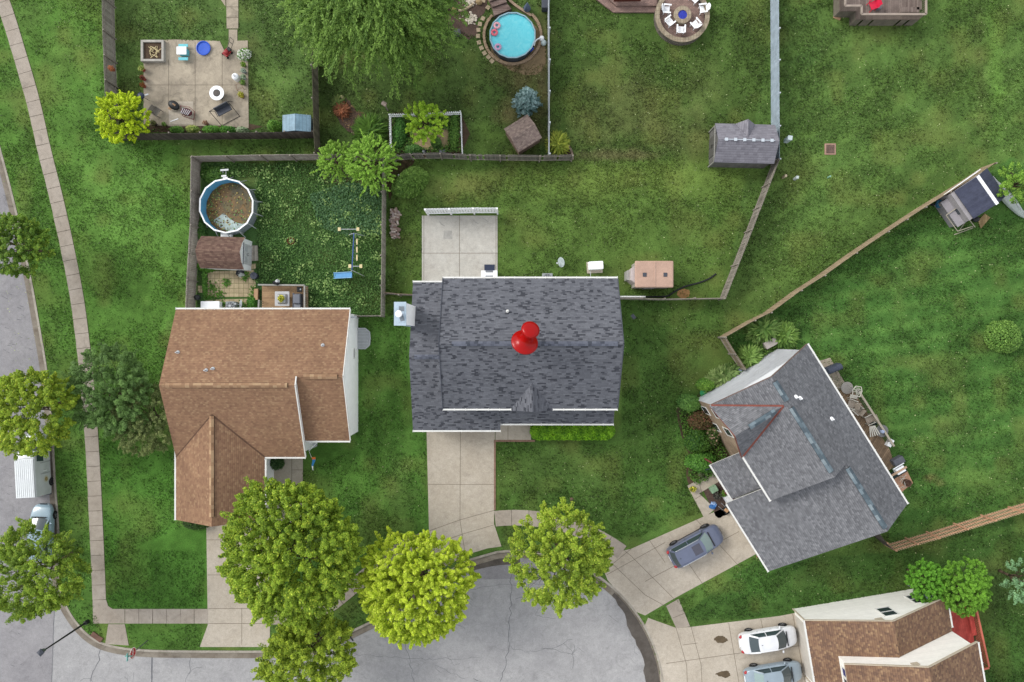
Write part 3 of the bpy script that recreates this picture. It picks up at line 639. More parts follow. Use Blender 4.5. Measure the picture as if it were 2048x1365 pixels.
for xx in (wx0,wx1): w.face([(xx,wyb,EZ-.02),(xx,wyt,EZ-.02),(xx,ym,EZ+sl*(wyt-ym)-.1)] if xx==wx1 else [(xx,wyt,EZ-.02),(xx,wyb,EZ-.02),(xx,ym,EZ+sl*(wyt-ym)-.1)])
w.prism([(lx0+.2,lyb+.35),(sx-.2,lyb+.35),(sx-.2,wyb-.01),(wx0-.01,wyb-.01),(wx0-.01,lyt-.35),(lx0+.2,lyt-.35)],0,2.95)
w.face([(lx0+.2,lyt-.35,2.9),(lx0+.2,lyb+.35,2.9),(lx0+.2,lym,LR-.25)]); w.face([(gx0+.1,wyb-.14,EZ-.3),(gx1-.1,wyb-.14,EZ-.3),(gxm,wyb-.14,EZ+.8)])
w.build('wall',SIDING,hb)
r=MB()
slab(r,[(x0,yt,EZ),(x0,ym,RZ),(x1,ym,RZ),(x1,yt,EZ)])
# south slope with gable cut into the eave
GH=1.15; gyt=yb+GH/sl
slab(r,[(x0,ym,RZ),(x0,yb,EZ),(gx0,yb,EZ),(gxm,gyt,EZ+GH),(gx1,yb,EZ),(x1,yb,EZ),(x1,ym,RZ)])
slab(r,[(gx0,yb,EZ),(gx0,yb-.12,EZ),(gxm,yb-.12,EZ+GH),(gxm,gyt,EZ+GH)],.1); slab(r,[(gx1,yb,EZ),(gxm,gyt,EZ+GH),(gxm,yb-.12,EZ+GH),(gx1,yb-.12,EZ)],.1)
# lower wing roof
def zl(y): return LR-ssl*abs(y-lym)
slab(r,[(lx0,lyt,3.0),(lx0,lym,LR),(x0+.2,lym,LR),(x0+.2,lyt,3.0)])
ysk=wyb; zsk=zl(ysk)
slab(r,[(lx0,lym,LR),(lx0,lyb,3.0),(sx,lyb,3.0),(sx,ysk,zsk),(x0+.2,ysk,zsk),(x0+.2,lym,LR)])
slab(r,[(sx,ysk,zsk+.01),(sx,syb,3.0),(bx1,syb,3.0),(bx1,ysk,zsk+.01)])
roofB=r.build('roof',[SH_B,WHITE],hb)
for xx in (x0-.02,x1+.02):
    q=MB(); q.beam((xx,yt,EZ-.05),(xx,ym,RZ-.05),.05,.2); q.beam((xx,ym,RZ-.05),(xx,yb,EZ-.05),.05,.2); q.build('rake_board',DGREY,hb)
v=MB()
for a,b_ in ((x0+.9,gx0+1.0),(gx0+1.0,x1-.4)):
    for s_ in(-1,1): slab(v,[(a,ym,RZ+.09),(b_,ym,RZ+.09),(b_,ym+s_*.17,RZ+.02),(a,ym+s_*.17,RZ+.02)],.07)
v.build('ridge_vent',[VENTB,BLACK],hb)
v=MB()
for s_ in(-1,1): slab(v,[(lx0+.4,lym,LR+.09),(x0-.1,lym,LR+.09),(x0-.1,lym+s_*.17,LR+.02),(lx0+.4,lym+s_*.17,LR+.02)],.07)
v.build('ridge_vent',[VENTB,BLACK],hb)
def gut(par,a,b_,mat=TRIM):
    q=MB(); gutter(q,a,b_); ticks(q,a,b_); return q.build('gutter',mat,par)
gut(hb,(x0,yt+.06,EZ-.05),(x1,yt+.06,EZ-.05)); gut(hb,(x0,yb-.06,EZ-.05),(gx0,yb-.06,EZ-.05)); gut(hb,(gx1,yb-.06,EZ-.05),(x1,yb-.06,EZ-.05))
gut(hb,(lx0,lyt+.06,2.95),(x0,lyt+.06,2.95)); gut(hb,(lx0,lyb-.06,2.95),(sx,lyb-.06,2.95)); gut(hb,(sx,syb-.06,2.95),(bx1,syb-.06,2.95))
q=MB(); p=at(1015,622,7.7); q.lathe((p.x,p.y,7.1),[(.12,0),(.11,.05),(.05,.08),(.05,.9)],12); q.build('vent_pipe',TRIM,hb)
q=MB(); q.box(((gx0+gx1)/2,wyb-.6,1.1),(.95,.06,2.1)); q.build('door',M('front_door',S(90,40,36),.5),hb)
q=MB(); q.box((at(920,0,0).x,lyb+.34,1.15),(4.9,.06,2.25)); q.build('garage_door',DOORM,hb)
for xx in (1060,1120,1180): window(hb,(at(xx,0,0).x,wyb,1.5),(1,0,0),1.1,1.3,out=(0,-1,0))
for xx in (930,980,1040,1120,1180): window(hb,(at(xx,0,0).x,wyt,4.3),(-1,0,0),1.0,1.3,out=(0,1,0))
for yy in (-2,2): window(hb,(wx1,yy,4.2),(0,1,0),1.0,1.3,out=(1,0,0))
# chimney chase (part of the house)
q=MB(); cz=8.75; c0=at(790,606,cz); c1=at(811,650,cz); q.prism([(c0.x,c1.y),(c1.x,c1.y),(c1.x,c0.y),(c0.x,c0.y)],0,cz)
xw=at(829,0,4.4).x
ch=q.build('chimney',M('chimney_siding_blue',S(188,204,220),.6,.12,1.5),hb)
q=MB(); q.face([(c1.x+.003,c1.y,0),(c1.x+.003,c0.y,0),(c1.x+.003,c0.y,cz-.05),(c1.x+.003,c1.y,cz-.05)]); q.build('chimney_siding',WHITE,ch)
q=MB(); cc=((c0.x+c1.x)/2,(c0.y+c1.y)/2); q.box((cc[0],cc[1],cz+.03),(c1.x-c0.x+.12,c0.y-c1.y+.12,.06)); q.box((cc[0]+.12,cc[1]-.05,cz+.075),(.42,1.15,.02))
q.build('chimney_cap',[M('cap_metal',S(180,198,212),.5,.2,2)],ch)
q=MB(); q.box((cc[0]+.1,cc[1]+.35,cz+.09),(.36,.34,.02)); q.box((cc[0]+.12,cc[1]-.3,cz+.09),(.3,.45,.02),.3); q.build('rust_patch',M('cap_stain',S(118,126,134),.7,.3),ch)
q=MB(); q.lathe((cc[0]-.02,cc[1]-.02,cz+.06),[(.13,0),(.13,.35),(.25,.36),(.25,.46),(.2,.52)],16); q.build('flue_cap',WHITE,ch,smooth=False)
# ======= house A: left, brown =======
ha=thing('house','single-storey house with brown shingle roof and garage wing facing the street','house',at(510,770,0))
EZ=2.95; ax0=at(352,0,EZ).x; ax1=at(700,0,EZ).x; ayt=at(0,619,EZ).y; sl=math.tan(R(24))
ar=at(0,771,5.55).y; aRZ=EZ+(ayt-ar)*sl; stx0,stx1=at(592,0,aRZ).x,at(611,0,EZ).x; stx=stx1
ayb=ar-(aRZ-EZ)/sl; yb2=at(0,882,EZ).y; r2y=(ayt+yb2)/2; R2=EZ+(ayt-r2y)*sl
gy=at(0,1040,EZ).y; ga0=ax0+.003; ga1=at(530,0,EZ).x; gm=(ga0+ga1)/2; GZ=EZ+(gm-ga0)*sl; gyt=ayb+(GZ-EZ)/sl
r=MB()
slab(r,[(ax0,ayt,EZ),(ax0,ar,aRZ),(stx,ar,aRZ),(stx,r2y,R2+.0),(stx,ayt,EZ)])
slab(r,[(stx,ayt,EZ),(stx,r2y,R2),(ax1,r2y,R2),(ax1,ayt,EZ)])
slab(r,[(stx-.2,r2y,R2),(stx-.2,yb2,EZ),(ax1,yb2,EZ),(ax1,r2y,R2)])
slab(r,[(ax0,ar,aRZ),(ax0,ayb,EZ),(ga0+.001,ayb,EZ),(gm,gyt,GZ),(ga1,ayb,EZ),(stx,ayb,EZ),(stx,ar,aRZ)],.15)
slab(r,[(ga0,ayb,EZ),(ga0,gy,EZ),(gm,gy-.12,GZ),(gm,gyt,GZ)]); slab(r,[(ga1,ayb,EZ),(gm,gyt,GZ),(gm,gy-.12,GZ),(ga1,gy,EZ)])
r.build('roof',[SH_A,TRIM],ha)
q=MB(); vd=Vector((0,0,.02)); q.beam(Vector((ga0,ayb,EZ))+vd,Vector((gm,gyt,GZ))+vd,.09,.02); q.beam(Vector((ga1,ayb,EZ))+vd,Vector((gm,gyt,GZ))+vd,.13,.02); q.build('valley_flashing',M('valley_dark_brown',S(104,78,62),.9,.3,4),ha)
w=MB()
w.prism([(ax0+.2,ayt-.35),(ax0+.2,gy+.4),(ga1-.3,gy+.4),(ga1-.3,ayb+.35),(stx-.2,ayb+.35),(stx-.2,yb2+.35),(ax1-.01,yb2+.35),(ax1-.01,ayt-.35)],0,EZ-.08)
w.face([(ax1-.01,yb2+.35,EZ-.08),(ax1-.01,ayt-.35,EZ-.08),(ax1-.01,r2y,R2-.25)])
w.face([(ax0+.2,ayt-.35,EZ-.08),(ax0+.2,ayb+.35,EZ-.08),(ax0+.2,ar,aRZ-.3)])
w.face([(stx-.03,ar,aRZ-.16),(stx-.03,ayb+.3,EZ-.1),(stx-.03,yb2,EZ-.06),(stx-.03,r2y,R2-.04)])
w.face([(ga0+.2,gy+.4,EZ-.08),(ga1-.3,gy+.4,EZ-.08),(gm,gy+.4,GZ-.3)])
w.build('wall',SIDING,ha)
gut(ha,(ax0,ayt+.06,EZ-.05),(ax1,ayt+.06,EZ-.05)); gut(ha,(ga1+.02,ayb-.06,EZ-.05),(stx,ayb-.06,EZ-.05)); gut(ha,(stx+.05,yb2-.06,EZ-.05),(ax1,yb2-.06,EZ-.05)); gut(ha,(ga0-.06,ayb+.6,EZ-.05),(ga0-.06,gy,EZ-.05)); gut(ha,(ga1+.06,ayb-.2,EZ-.05),(ga1+.06,gy,EZ-.05))
q=MB(); q.beam((stx+.02,ar,aRZ-.02),(stx+.02,ayb,EZ-.02),.08,.16); q.beam((stx+.02,ar,aRZ-.02),(stx+.02,r2y,R2+.03),.08,.14); q.build('rake_board',TRIM,ha)
q=MB(); q.beam((ax1+.02,ayt,EZ-.06),(ax1+.02,r2y,R2-.06),.06,.16); q.beam((ax1+.02,yb2,EZ-.06),(ax1+.02,r2y,R2-.06),.06,.16); q.build('rake_board',TRIM,ha)
def rvent(par,A,B,wd,mat=VENTA,t=.09):
    A=Vector(A);B=Vector(B); x=(B-A).normalized(); y=Vector((-x.y,x.x,0)); q=MB()
    for s_ in(-1,1):
        slab(q,[A+Vector((0,0,t)),B+Vector((0,0,t)),B+y*s_*wd+Vector((0,0,t-.5*wd)),A+y*s_*wd+Vector((0,0,t-.5*wd))],.08)
    return q.build('ridge_vent',[mat,BLACK],par)
rvent(ha,(at(330,0,aRZ).x,ar,aRZ+.03),(at(575,0,aRZ).x,ar,aRZ+.03),.18); rvent(ha,(at(607,0,R2).x,r2y,R2+.03),(at(675,0,R2).x,r2y,R2+.03),.18)
rvent(ha,(gm,at(0,832,GZ).y,GZ+.03),(gm,at(0,1034,GZ).y,GZ+.03),.18)
for px,py,zz in ((358,705,4.3),(412,741,5.1),(425,738,5.1),(645,691,4.3)):
    p=at(px,py,zz); q=MB(); q.lathe((p.x,p.y,EZ+(ayt-p.y)*sl-.03),[(.15,0),(.14,.06),(.05,.1),(.05,.42)],10); q.build('vent_pipe',LGREY,ha)
window(ha,(ax1-.01,-1,1.6),(0,1,0),.7,.5,out=(1,0,0)); q=MB(); q.box(((ga0+ga1)/2-.2,gy+.38,1.1),(4.6,.06,2.2)); q.build('garage_door',DOORM,ha)
q=MB(); q.box((at(558,0,0).x,ayb+.33,1.1),(.95,.05,2.05)); q.build('door',M('white_door',S(210,210,214),.5),ha)
q=MB(); p=at(712,642,2.3); q.box((ax1+.2,ayt-.6,2.6),(.5,.14,.12)); q.box((ax1+.05,ayt-.6,1.2),(.07,.09,2.5)); q.build('downspout',LGREY,ha)
# window well on the east wall
ww=thing('window_well','grey ribbed window well cover against white wall of brown house','window well cover',at(727,678,0))
q=MB(); pts=[]; 
x_=at(713,0,.25).x
hw=at(0,657,.25).y-at(0,698,.25).y; yc=(at(0,657,.25).y+at(0,698,.25).y)/2
prof=[(x_,yc+hw/2),(x_+.75,yc+hw/2),(x_+1.1,yc+hw/2-.3),(x_+1.15,yc),(x_+1.1,yc-hw/2+.3),(x_+.75,yc-hw/2),(x_,yc-hw/2)]
q.prism(prof,.0,.3); q.build('cover',M('cover_plastic_grey',S(166,170,172),.5,.15,2),ww)
q=MB()
for i in range(6): yy=yc-hw/2+.15+i*(hw-.3)/5; q.beam((x_+.05,yy,.315),(x_+1.0,yy,.315),.035,.03)
for a,b_ in zip(prof[:-1],prof[1:]): q.beam((*a,.31),(*b_,.31),.06,.05)
q.build('rib',LGREY,ww)
# flag by the porch of house A
fl=thing('flag','white blue and orange flag on a short pole at the porch corner','flag',at(616,918,0))
q=MB(); q.tube((stx,ayb+.3,2.0),(stx+.35,ayb-.1,2.5),.02); q.build('pole',TRIM,fl)
q=MB(); a=Vector((stx+.35,ayb-.1,2.5)); b0=a+Vector((-.15,-1.2,-.8)); n_=6
for i in range(n_):
    t0,t1=i/n_,(i+1)/n_; o0=Vector((0.28,0,-.1)); wv=lambda t:Vector((.05*math.sin(t*7),0,0))
    q.face([a.lerp(b0,t0)+wv(t0),a.lerp(b0,t1)+wv(t1),a.lerp(b0,t1)+o0*(1-t1*.9)+wv(t1),a.lerp(b0,t0)+o0*(1-t0*.9)+wv(t0)],(2 if i==0 else 1 if i<4 else 0))
fo=q.build('cloth',[WHITE,M('flag_blue',S(60,140,200),.8,.05),M('flag_orange',S(226,120,60),.8,.05)],fl); sm=fo.modifiers.new('s','SOLIDIFY'); sm.thickness=.01
# porch rail by house A east porch
pr=thing('porch_steps','small white porch steps with rail beside front corner of brown house','steps',at(620,888,0))
q=MB(); q.prism([(at(612,884,.3).x,at(0,884,.3).y),(at(634,884,.3).x,at(0,884,.3).y),(at(632,900,.3).x,at(0,894,.3).y),(at(616,903,.3).x,at(0,901,.3).y)],0,.3); q.build('landing',LGREY,pr)
q=MB()
for i in range(5): p=at(614+i*4,886,.9); q.box((p.x,p.y,.65),(.04,.04,.7))
q.beam(at(612,886,1.0),at(632,886,1.0),.06,.06); q.beam(at(634,886,1.0),at(618,902,1.0),.06,.06); q.build('rail',WHITE,pr)
# ======= house C: right, rotated grey roof =======
hc=thing('house','angled two-storey house with grey shingle roof and tan brick gable','house',at(1580,930,0))
u=Vector((.5305,-.8477,0)); vv=Vector((-.8477,-.5305,0)); fc=Fr((22.26,-.245),u,vv)
EZe,EZw,RZc=5.55,5.75,8.25; Tr=4.36; Tw=8.62; UL=8.45
RzL=7.25; TrL=2.95; TwL=11.17; LL=14.2; GEZ=3.0
slE=(RZc-EZe)/Tr; P_=fc.p
r=MB()
def zE(t): return EZe+slE*t
slab(r,[P_(0,0,EZe),P_(0,Tr,RZc),P_(UL,Tr,RZc),P_(UL,TrL,zE(TrL)),P_(UL,0,EZe)])
slab(r,[P_(UL,0,EZe),P_(UL,TrL,zE(TrL)),P_(LL,TrL,zE(TrL)),P_(LL,0,EZe)])
# west slope of the tall block, cross gable 4.5 m wide at the north end
CGU=2.25; CGZ=8.05; slW=(RZc-EZw)/(Tw-Tr); tj=Tr+(RZc-CGZ)/slW
slab(r,[P_(0,Tr,RZc),P_(0,Tw,EZw),P_(CGU,tj,CGZ),P_(2*CGU,Tw,EZw),P_(UL,Tw,EZw),P_(UL,Tr,RZc)])
slab(r,[P_(0,Tw,EZw),P_(0,Tw+.15,EZw),P_(CGU,Tw+.15,CGZ),P_(CGU,tj,CGZ)],.14); slab(r,[P_(2*CGU,Tw,EZw),P_(CGU,tj,CGZ),P_(CGU,Tw+.15,CGZ),P_(2*CGU,Tw+.15,EZw)],.14)
# garage roof falling west
zr=zE(TrL); slG=(zr-GEZ)/(TwL-TrL)
slab(r,[P_(UL-.02,TrL,zr),P_(UL-.02,TwL,GEZ),P_(LL,TwL,GEZ),P_(LL,TrL,zr)],.14)
slab(r,[P_(UL-.6,Tw-.25,zr-slG*(Tw-.25-TrL)),P_(UL-.6,TwL,GEZ),P_(UL-.02,TwL,GEZ),P_(UL-.02,Tw-.25,zr-slG*(Tw-.25-TrL))],.12)
# porch roof
po0=at(1421,930,2.9); a=fc.u.dot(po0-fc.o); b_=fc.v.dot(po0-fc.o)
slab(r,[P_(a,b_,2.9),P_(a,Tw-.3,4.2),P_(UL-.6,Tw-.3,4.2),P_(UL-.6,b_,2.9)],.12)
r.build('roof',[SH_C,TRIM],hc)
q=MB()
q.beam(P_(0,Tw,EZw+.03),P_(CGU,tj,CGZ+.03),.14,.05); q.beam(P_(2*CGU,Tw,EZw+.03),P_(CGU,tj,CGZ+.03),.14,.05); q.build('valley_flashing',REDV,hc)
w=MB()
w.face([P_(.25,.4,0),P_(.25,Tw-.3,0),P_(.25,Tw-.3,EZw-.05),P_(.25,Tr,RZc-.3),P_(.25,.4,EZe-.05)][::-1])
w.prism([tuple(P_(.25,.4)[:2]),tuple(P_(LL-.3,.4)[:2]),tuple(P_(LL-.3,TwL-.4)[:2]),tuple(P_(UL-.2,TwL-.4)[:2]),tuple(P_(UL-.2,Tw-.3)[:2]),tuple(P_(.25,Tw-.3)[:2])],0,2.9)
w.prism([tuple(P_(.25,.4)[:2]),tuple(P_(UL-.2,.4)[:2]),tuple(P_(UL-.2,Tw-.3)[:2]),tuple(P_(.25,Tw-.3)[:2])],2.9,5.6)
w.face([P_(UL-.2,.4,5.6),P_(UL-.2,Tw-.3,5.6),P_(UL-.2,Tr,RZc-.25)]); w.prism([tuple(P_(UL-.2,.4)[:2]),tuple(P_(LL-.3,.4)[:2]),tuple(P_(LL-.3,TrL)[:2]),tuple(P_(UL-.2,TrL)[:2])],2.9,5.4)
w.face([P_(LL-.3,TrL,zr-.2),P_(LL-.3,TwL-.4,2.9),P_(LL-.3,TrL,2.9)])
w.face([P_(LL-.3,.4,5.4),P_(LL-.3,TrL,5.4),P_(LL-.3,TrL,zr-.2)])
w.build('wall',SIDING2,hc)
w=MB(); t=Tw-.27; w.face([P_(.27,t,0),P_(UL-.25,t,0),P_(UL-.25,t,EZw-.1),P_(2*CGU,t,EZw-.1),P_(CGU,t,CGZ-.2),P_(.27,t,EZw-.1)]); w.build('brick_front',BRICK,hc)
for uu in (1.15,2.75):
    for zz in (1.35,4.45): window(hc,P_(uu,t,zz),fc.u,.72,1.5,out=fc.v,split=False,fw_=.05)
q=MB(); q.beam(P_(2*CGU+.05,Tw+.13,EZw-.12),P_(CGU,Tw+.18,CGZ-.1),.05,.12); q.beam(P_(0,Tw+.13,EZw-.1),P_(CGU,Tw+.18,CGZ-.1),.05,.12); q.build('rake_board',REDV,hc)
q=MB(); q.beam(P_(-.03,0,EZe-.06),P_(-.03,Tr,RZc-.06),.05,.13); q.beam(P_(-.03,Tr,RZc-.06),P_(-.03,Tw,EZw-.06),.05,.13); q.build('rake_board',M('rake_brown',S(120,100,92),.7),hc)
gut(hc,P_(0,-.06,EZe-.05),P_(LL,-.06,EZe-.05)); gut(hc,P_(2*CGU+.1,Tw+.06,EZw-.05),P_(UL,Tw+.06,EZw-.05)); gut(hc,P_(UL-.5,TwL+.06,GEZ-.05),P_(LL,TwL+.06,GEZ-.05)); gut(hc,P_(a,b_+.06,2.85),P_(UL-.6,b_+.06,2.85)); 
rvent(hc,P_(.4,Tr,RZc+.03),P_(2.0,Tr,RZc+.03),.2,VENTC,.07); rvent(hc,P_(2.6,Tr,RZc+.03),P_(8.0,Tr,RZc+.03),.2,VENTC,.07); rvent(hc,P_(8.75,TrL,zr+.03),P_(13.9,TrL,zr+.03),.2,VENTC,.07); rvent(hc,P_(CGU,5.4,CGZ+.03),P_(CGU,7.6,CGZ+.03),.2,VENTC,.07)
for px,py,zz in ((1590,794,7.6),(1600,797,7.6),(1662,838,6.6)):
    p=at(px,py,zz); tt=fc.v.dot(p-fc.o); q=MB(); q.lathe((p.x,p.y,zE(tt)-.04),[(.17,0),(.15,.08),(.06,.12),(.06,.4)],10); q.build('vent_pipe',WHITE,hc)
q=MB(); q.prism([tuple(P_(LL-5.3,TwL-.39)[:2]),tuple(P_(LL-.7,TwL-.39)[:2]),tuple(P_(LL-.7,TwL-.33)[:2]),tuple(P_(LL-5.3,TwL-.33)[:2])],.03,2.3); q.build('garage_door',DOORM,hc)
for uu in (UL-.3,a+.1): 
    q=MB(); q.tube(P_(uu-.2,b_-.15,0),P_(uu-.2,b_-.15,2.8),.08,.08,8); q.build('porch_post',M('porch_red_'+str(int(uu)),S(126,70,66),.6),hc)
q=MB(); q.box(P_(6.3,t+.03,1.1),(.95,.05,2.1),math.atan2(u.y,u.x)); q.build('door',M('door_maroon',S(96,44,44),.5),hc)
# ======= house D: bottom right =======
hd=thing('house','two-part tan siding house with brown shingle roof beside two parked sedans','house',at(1770,1290,0))
a_v=Vector((.986,.165,0)); b_v=Vector((.165,-.986,0)); fd=Fr((23.2,-22.15),a_v,b_v); P_=fd.p
E1,R1=2.9,5.35; r=MB(); n1=2.75; LEN=12; t2=1.55; E2,R2d=5.35,7.6; m2=6.65; w2=11.76
slab(r,[P_(0,0,E1),P_(5.75,0,R1),P_(5.75,LEN,R1),P_(0,LEN,E1)]); slab(r,[P_(5.75,0,R1),P_(11.4,0,E1),P_(11.4,n1,E1),P_(5.75,n1,R1)])
slab(r,[P_(t2,n1-.15,E2),P_(m2,n1-.15,R2d),P_(m2,LEN,R2d),P_(t2,LEN,E2)]); slab(r,[P_(m2,n1-.15,R2d),P_(w2,n1-.15,E2),P_(w2,LEN,E2),P_(m2,LEN,R2d)])
r.build('roof',[SH_D,TRIMT],hd)
w=MB(); w.prism([tuple(P_(.3,.25)[:2]),tuple(P_(11.1,.25)[:2]),tuple(P_(11.1,n1)[:2]),tuple(P_(.3,n1)[:2])],0,2.85); w.face([P_(.3,.25,2.85),P_(11.1,.25,2.85),P_(5.75,.25,R1-.2)])
w.prism([tuple(P_(.3,n1)[:2]),tuple(P_(t2+.3,n1)[:2]),tuple(P_(t2+.3,LEN)[:2]),tuple(P_(.3,LEN)[:2])],0,2.85)
w.prism([tuple(P_(t2+.3,n1+.05)[:2]),tuple(P_(w2-.35,n1+.05)[:2]),tuple(P_(w2-.35,LEN)[:2]),tuple(P_(t2+.3,LEN)[:2])],0,5.3); w.face([P_(t2+.3,n1+.05,5.3),P_(w2-.35,n1+.05,5.3),P_(m2,n1+.05,R2d-.2)])
w.build('wall',SIDING3,hd)
q=MB(); 
for A,B in ((P_(0,-.02,E1-.05),P_(5.75,-.02,R1-.05)),(P_(5.75,-.02,R1-.05),P_(11.4,-.02,E1-.05)),(P_(t2,n1-.17,E2-.05),P_(m2,n1-.17,R2d-.05)),(P_(m2,n1-.17,R2d-.05),P_(w2,n1-.17,E2-.05))): q.beam(A,B,.05,.16)
q.build('rake_board',TRIMT,hd)
gut(hd,P_(-.06,0,E1-.05),P_(-.06,LEN,E1-.05)); gut(hd,P_(11.46,0,E1-.05),P_(11.46,n1-.3,E1-.05)); gut(hd,P_(w2+.06,n1-.1,E2-.05),P_(w2+.06,LEN,E2-.05))
for tt,zz,ww_,hh in ((6.4,3.2,1.05,1.5),(9.6,1.9,1.15,1.5)): window(hd,P_(tt,.25,zz),fd.u,ww_,hh,out=-fd.v)
q=MB(); q.box(P_(5.2,.2,4.3),(.55,.06,.45),math.atan2(a_v.y,a_v.x)); q.build('gable_vent',TRIMT,hd); q=MB(); q.box(P_(6.2,n1,6.6),(.5,.06,.4),math.atan2(a_v.y,a_v.x)); q.build('gable_vent',TRIMT,hd)
BLUEG=M('blue_window_pane',S(40,60,130),.15,.2,1,spec=.7)
window(hd,P_(t2+.3,n1+1.0,4.45),fd.v,.7,.75,out=-fd.u,pane=BLUEG,split=False); window(hd,P_(t2+.3,n1+1.85,4.45),fd.v,.7,.75,out=-fd.u,split=False); window(hd,P_(t2+.3,n1+2.7,4.45),fd.v,.7,.75,out=-fd.u,pane=BLUEG,split=False)
q=MB(); q.box(P_(.28,3.2,1.15),(.05,4.9,2.25),math.atan2(a_v.y,a_v.x)); q.build('garage_door',DOORM,hd)
q=MB(); q.tube(P_(.2,.25,0),P_(.2,.25,2.7),.06); q.build('downspout',TRIMT,hd); q=MB(); q.tube(P_(.22,5.9,0),P_(.22,5.9,2.7),.06); q.build('downspout',TRIMT,hd)
# ---------------- fences ----------------
def fence(label,toppts,h,mat,pmat,name='wooden_fence',cat='fence',side=1,bw=.14,gap=.012,rails=2,pstep=2.4,jit=.02,postover=.05,pw=.1,group=None,holes=None,closed=True,lean=0):
    P=[at(x,y,h) for x,y in toppts]; P=[Vector((p.x,p.y,0)) for p in P]
    root=thing(name,label,cat,P[0].copy(),group); root.location.z=0
    bm=MB(); rr=random.Random(len(label)); rl=[MB() for _ in range(rails)]; D=0
    for a,b_ in zip(P[:-1],P[1:]):
        L=(b_-a).length; x=(b_-a)/L; n_=Vector((-x.y,x.x,0)); rot=math.atan2(x.y,x.x); k=max(1,int(L/(bw+gap))); st=L/k
        for i in range(k):
            if holes and rr.random()<holes: continue
            c=a+x*st*(i+.5)+n_*rr.uniform(-.004,.004); hh=h+rr.uniform(-jit,jit)
            bm.box((c.x,c.y,hh/2+.02),(st-gap,.022,hh-.04),rot)
        if closed:
            for j in range(rails):
                z=.35+(h-.6)*(j/(rails-1) if rails>1 else 0); o_=n_*side*.035; rl[j].beam(a+o_+Vector((0,0,z)),b_+o_+Vector((0,0,z)),.05,.09)
        k=max(1,round(L/pstep))
        for i in range(k+1):
            if i==k and b_ is not P[-1]: continue
            q=a.lerp(b_,i/k)+n_*side*.07; m=MB(); m.box((q.x,q.y,(h+postover)/2),(pw,pw,h+postover),rot); m.build('post',pmat,root)
    bm.build('boards',mat,root)
    for m in rl:
        if m.v: m.build('rail',pmat,root)
    return root
GRP='garden fences between the yards'
fence('weathered grey board fence along the left edge of the top-left yard',[(203,-70),(205,60),(209,160),(213,268)],1.8,WOODG,WOODP,side=1)
fence('dark board fence behind the worn patio, ending at the blue shed',[(213,268),(400,267),(625,264)],1.8,WOODD,WOODP,side=1)
fence('mossy board fence between worn patio yard and willow yard',[(622,-60),(624,130),(627,262),(630,306)],1.8,Mboards('mossy_boards',S(130,124,106),S(96,92,78),.14,0,.45),WOODP,side=-1)
VIN=M('vinyl_grey_white',S(196,202,208),.5,.08); VINB=Mboards('vinyl_blue_grey',S(176,190,204),S(168,184,198),.15,0,.15,.5)
fence('thin white vinyl fence east of the turquoise pool',[(1097,-70),(1098,120),(1098,308)],1.7,VIN,VIN,'vinyl_fence',side=1,pw=.12,postover=.1)
fence('pale blue-grey vinyl fence ending at the long grey shed',[(1557,-70),(1558,120),(1559,318)],1.8,VINB,VIN,'vinyl_fence',side=1,pw=.1,rails=2)
fence('grey board fence behind the drained round pool',[(382,313),(520,310),(640,309),(785,311)],1.8,Mboards('pale_boards',S(190,182,172),S(168,158,150),.14,0,.4),WOODP,side=-1)
fence('bowed grey fence with gaps below the vegetable garden',[(785,311),(820,307),(880,306),(940,309),(1000,310),(1080,311),(1146,310)],1.8,Mboards('grey_lattice_boards',S(138,134,126),S(104,100,94),.14,0,.4),WOODP,side=-1,holes=.1)
fence('pale grey board fence on the street side of the drained pool yard',[(382,313),(380,450),(373,560),(371,618)],1.8,Mboards('pale_boards_b',S(192,182,172),S(170,158,150),.14,0,.4),WOODP,side=1)
fence('board fence between the weedy yard and the neighbouring patio',[(765,318),(764,450),(762,632)],1.8,WOODG,WOODP,side=-1)
fence('short low wooden gate fence beside the brown house corner',[(704,632),(762,631)],1.5,WOODG,WOODP,side=-1)
fence('short split-rail fence joining divider fence to slate-roofed house',[(767,585),(797,588),(826,589)],1.5,Mboards('rail_brown',S(170,138,112),S(150,140,128),.14,0,.3),WOODP,side=-1)
fence('thin grey fence running east from the slate-roofed house',[(1240,597),(1330,599),(1451,597)],1.5,WOODG,WOODP,side=1)
fence('grey board fence sloping up to the long grey shed',[(1451,598),(1505,460),(1559,320)],1.8,Mboards('grey_boards_e',S(156,150,140),S(122,116,108),.14,0,.4),WOODP,side=1)
fence('old grey fence piece directly below the long grey shed',[(1441,314),(1500,316),(1558,318)],1.8,Mboards('grey_boards_f',S(156,150,138),S(118,112,100),.14,0,.4),WOODP,side=-1,holes=.12)
fence('long tan board fence running diagonally to the shed with the canoe',[(1992,325),(1950,353),(1852,413),(1777,462),(1713,505),(1650,550),(1603,580),(1543,624),(1510,640),(1451,674)],1.8,Mboards('tan_boards',S(182,162,134),S(160,140,116),.14,0,.3),WOODP,side=1,jit=.04)
fence('tan board fence return reaching the corner of the angled house',[(1451,674),(1472,708),(1492,738)],1.8,Mboards('tan_boards_b',S(160,146,126),S(136,122,104),.14,0,.3),WOODP,side=-1)
fence('open orange cedar fence crossing the grass at the lower right',[(1792,1103),(1880,1078),(2048,1026),(2140,998)],1.8,Mboards('cedar_boards',S(206,180,150),S(186,158,130),.14,0,.2),WOODO,side=1,bw=.09,gap=.10,rails=3)
fence('dark short board fence from angled house to the cedar fence',[(1758,1067),(1774,1088),(1792,1103)],1.8,WOODD,WOODO,side=1)
fence('white slatted privacy screen along the top of the clean patio',[(850,418),(946,416),(994,416)],2.3,WHITE,WHITE,'privacy_screen',side=-1,bw=.19,gap=.03,postover=.12,pw=.13,pstep=1.95)
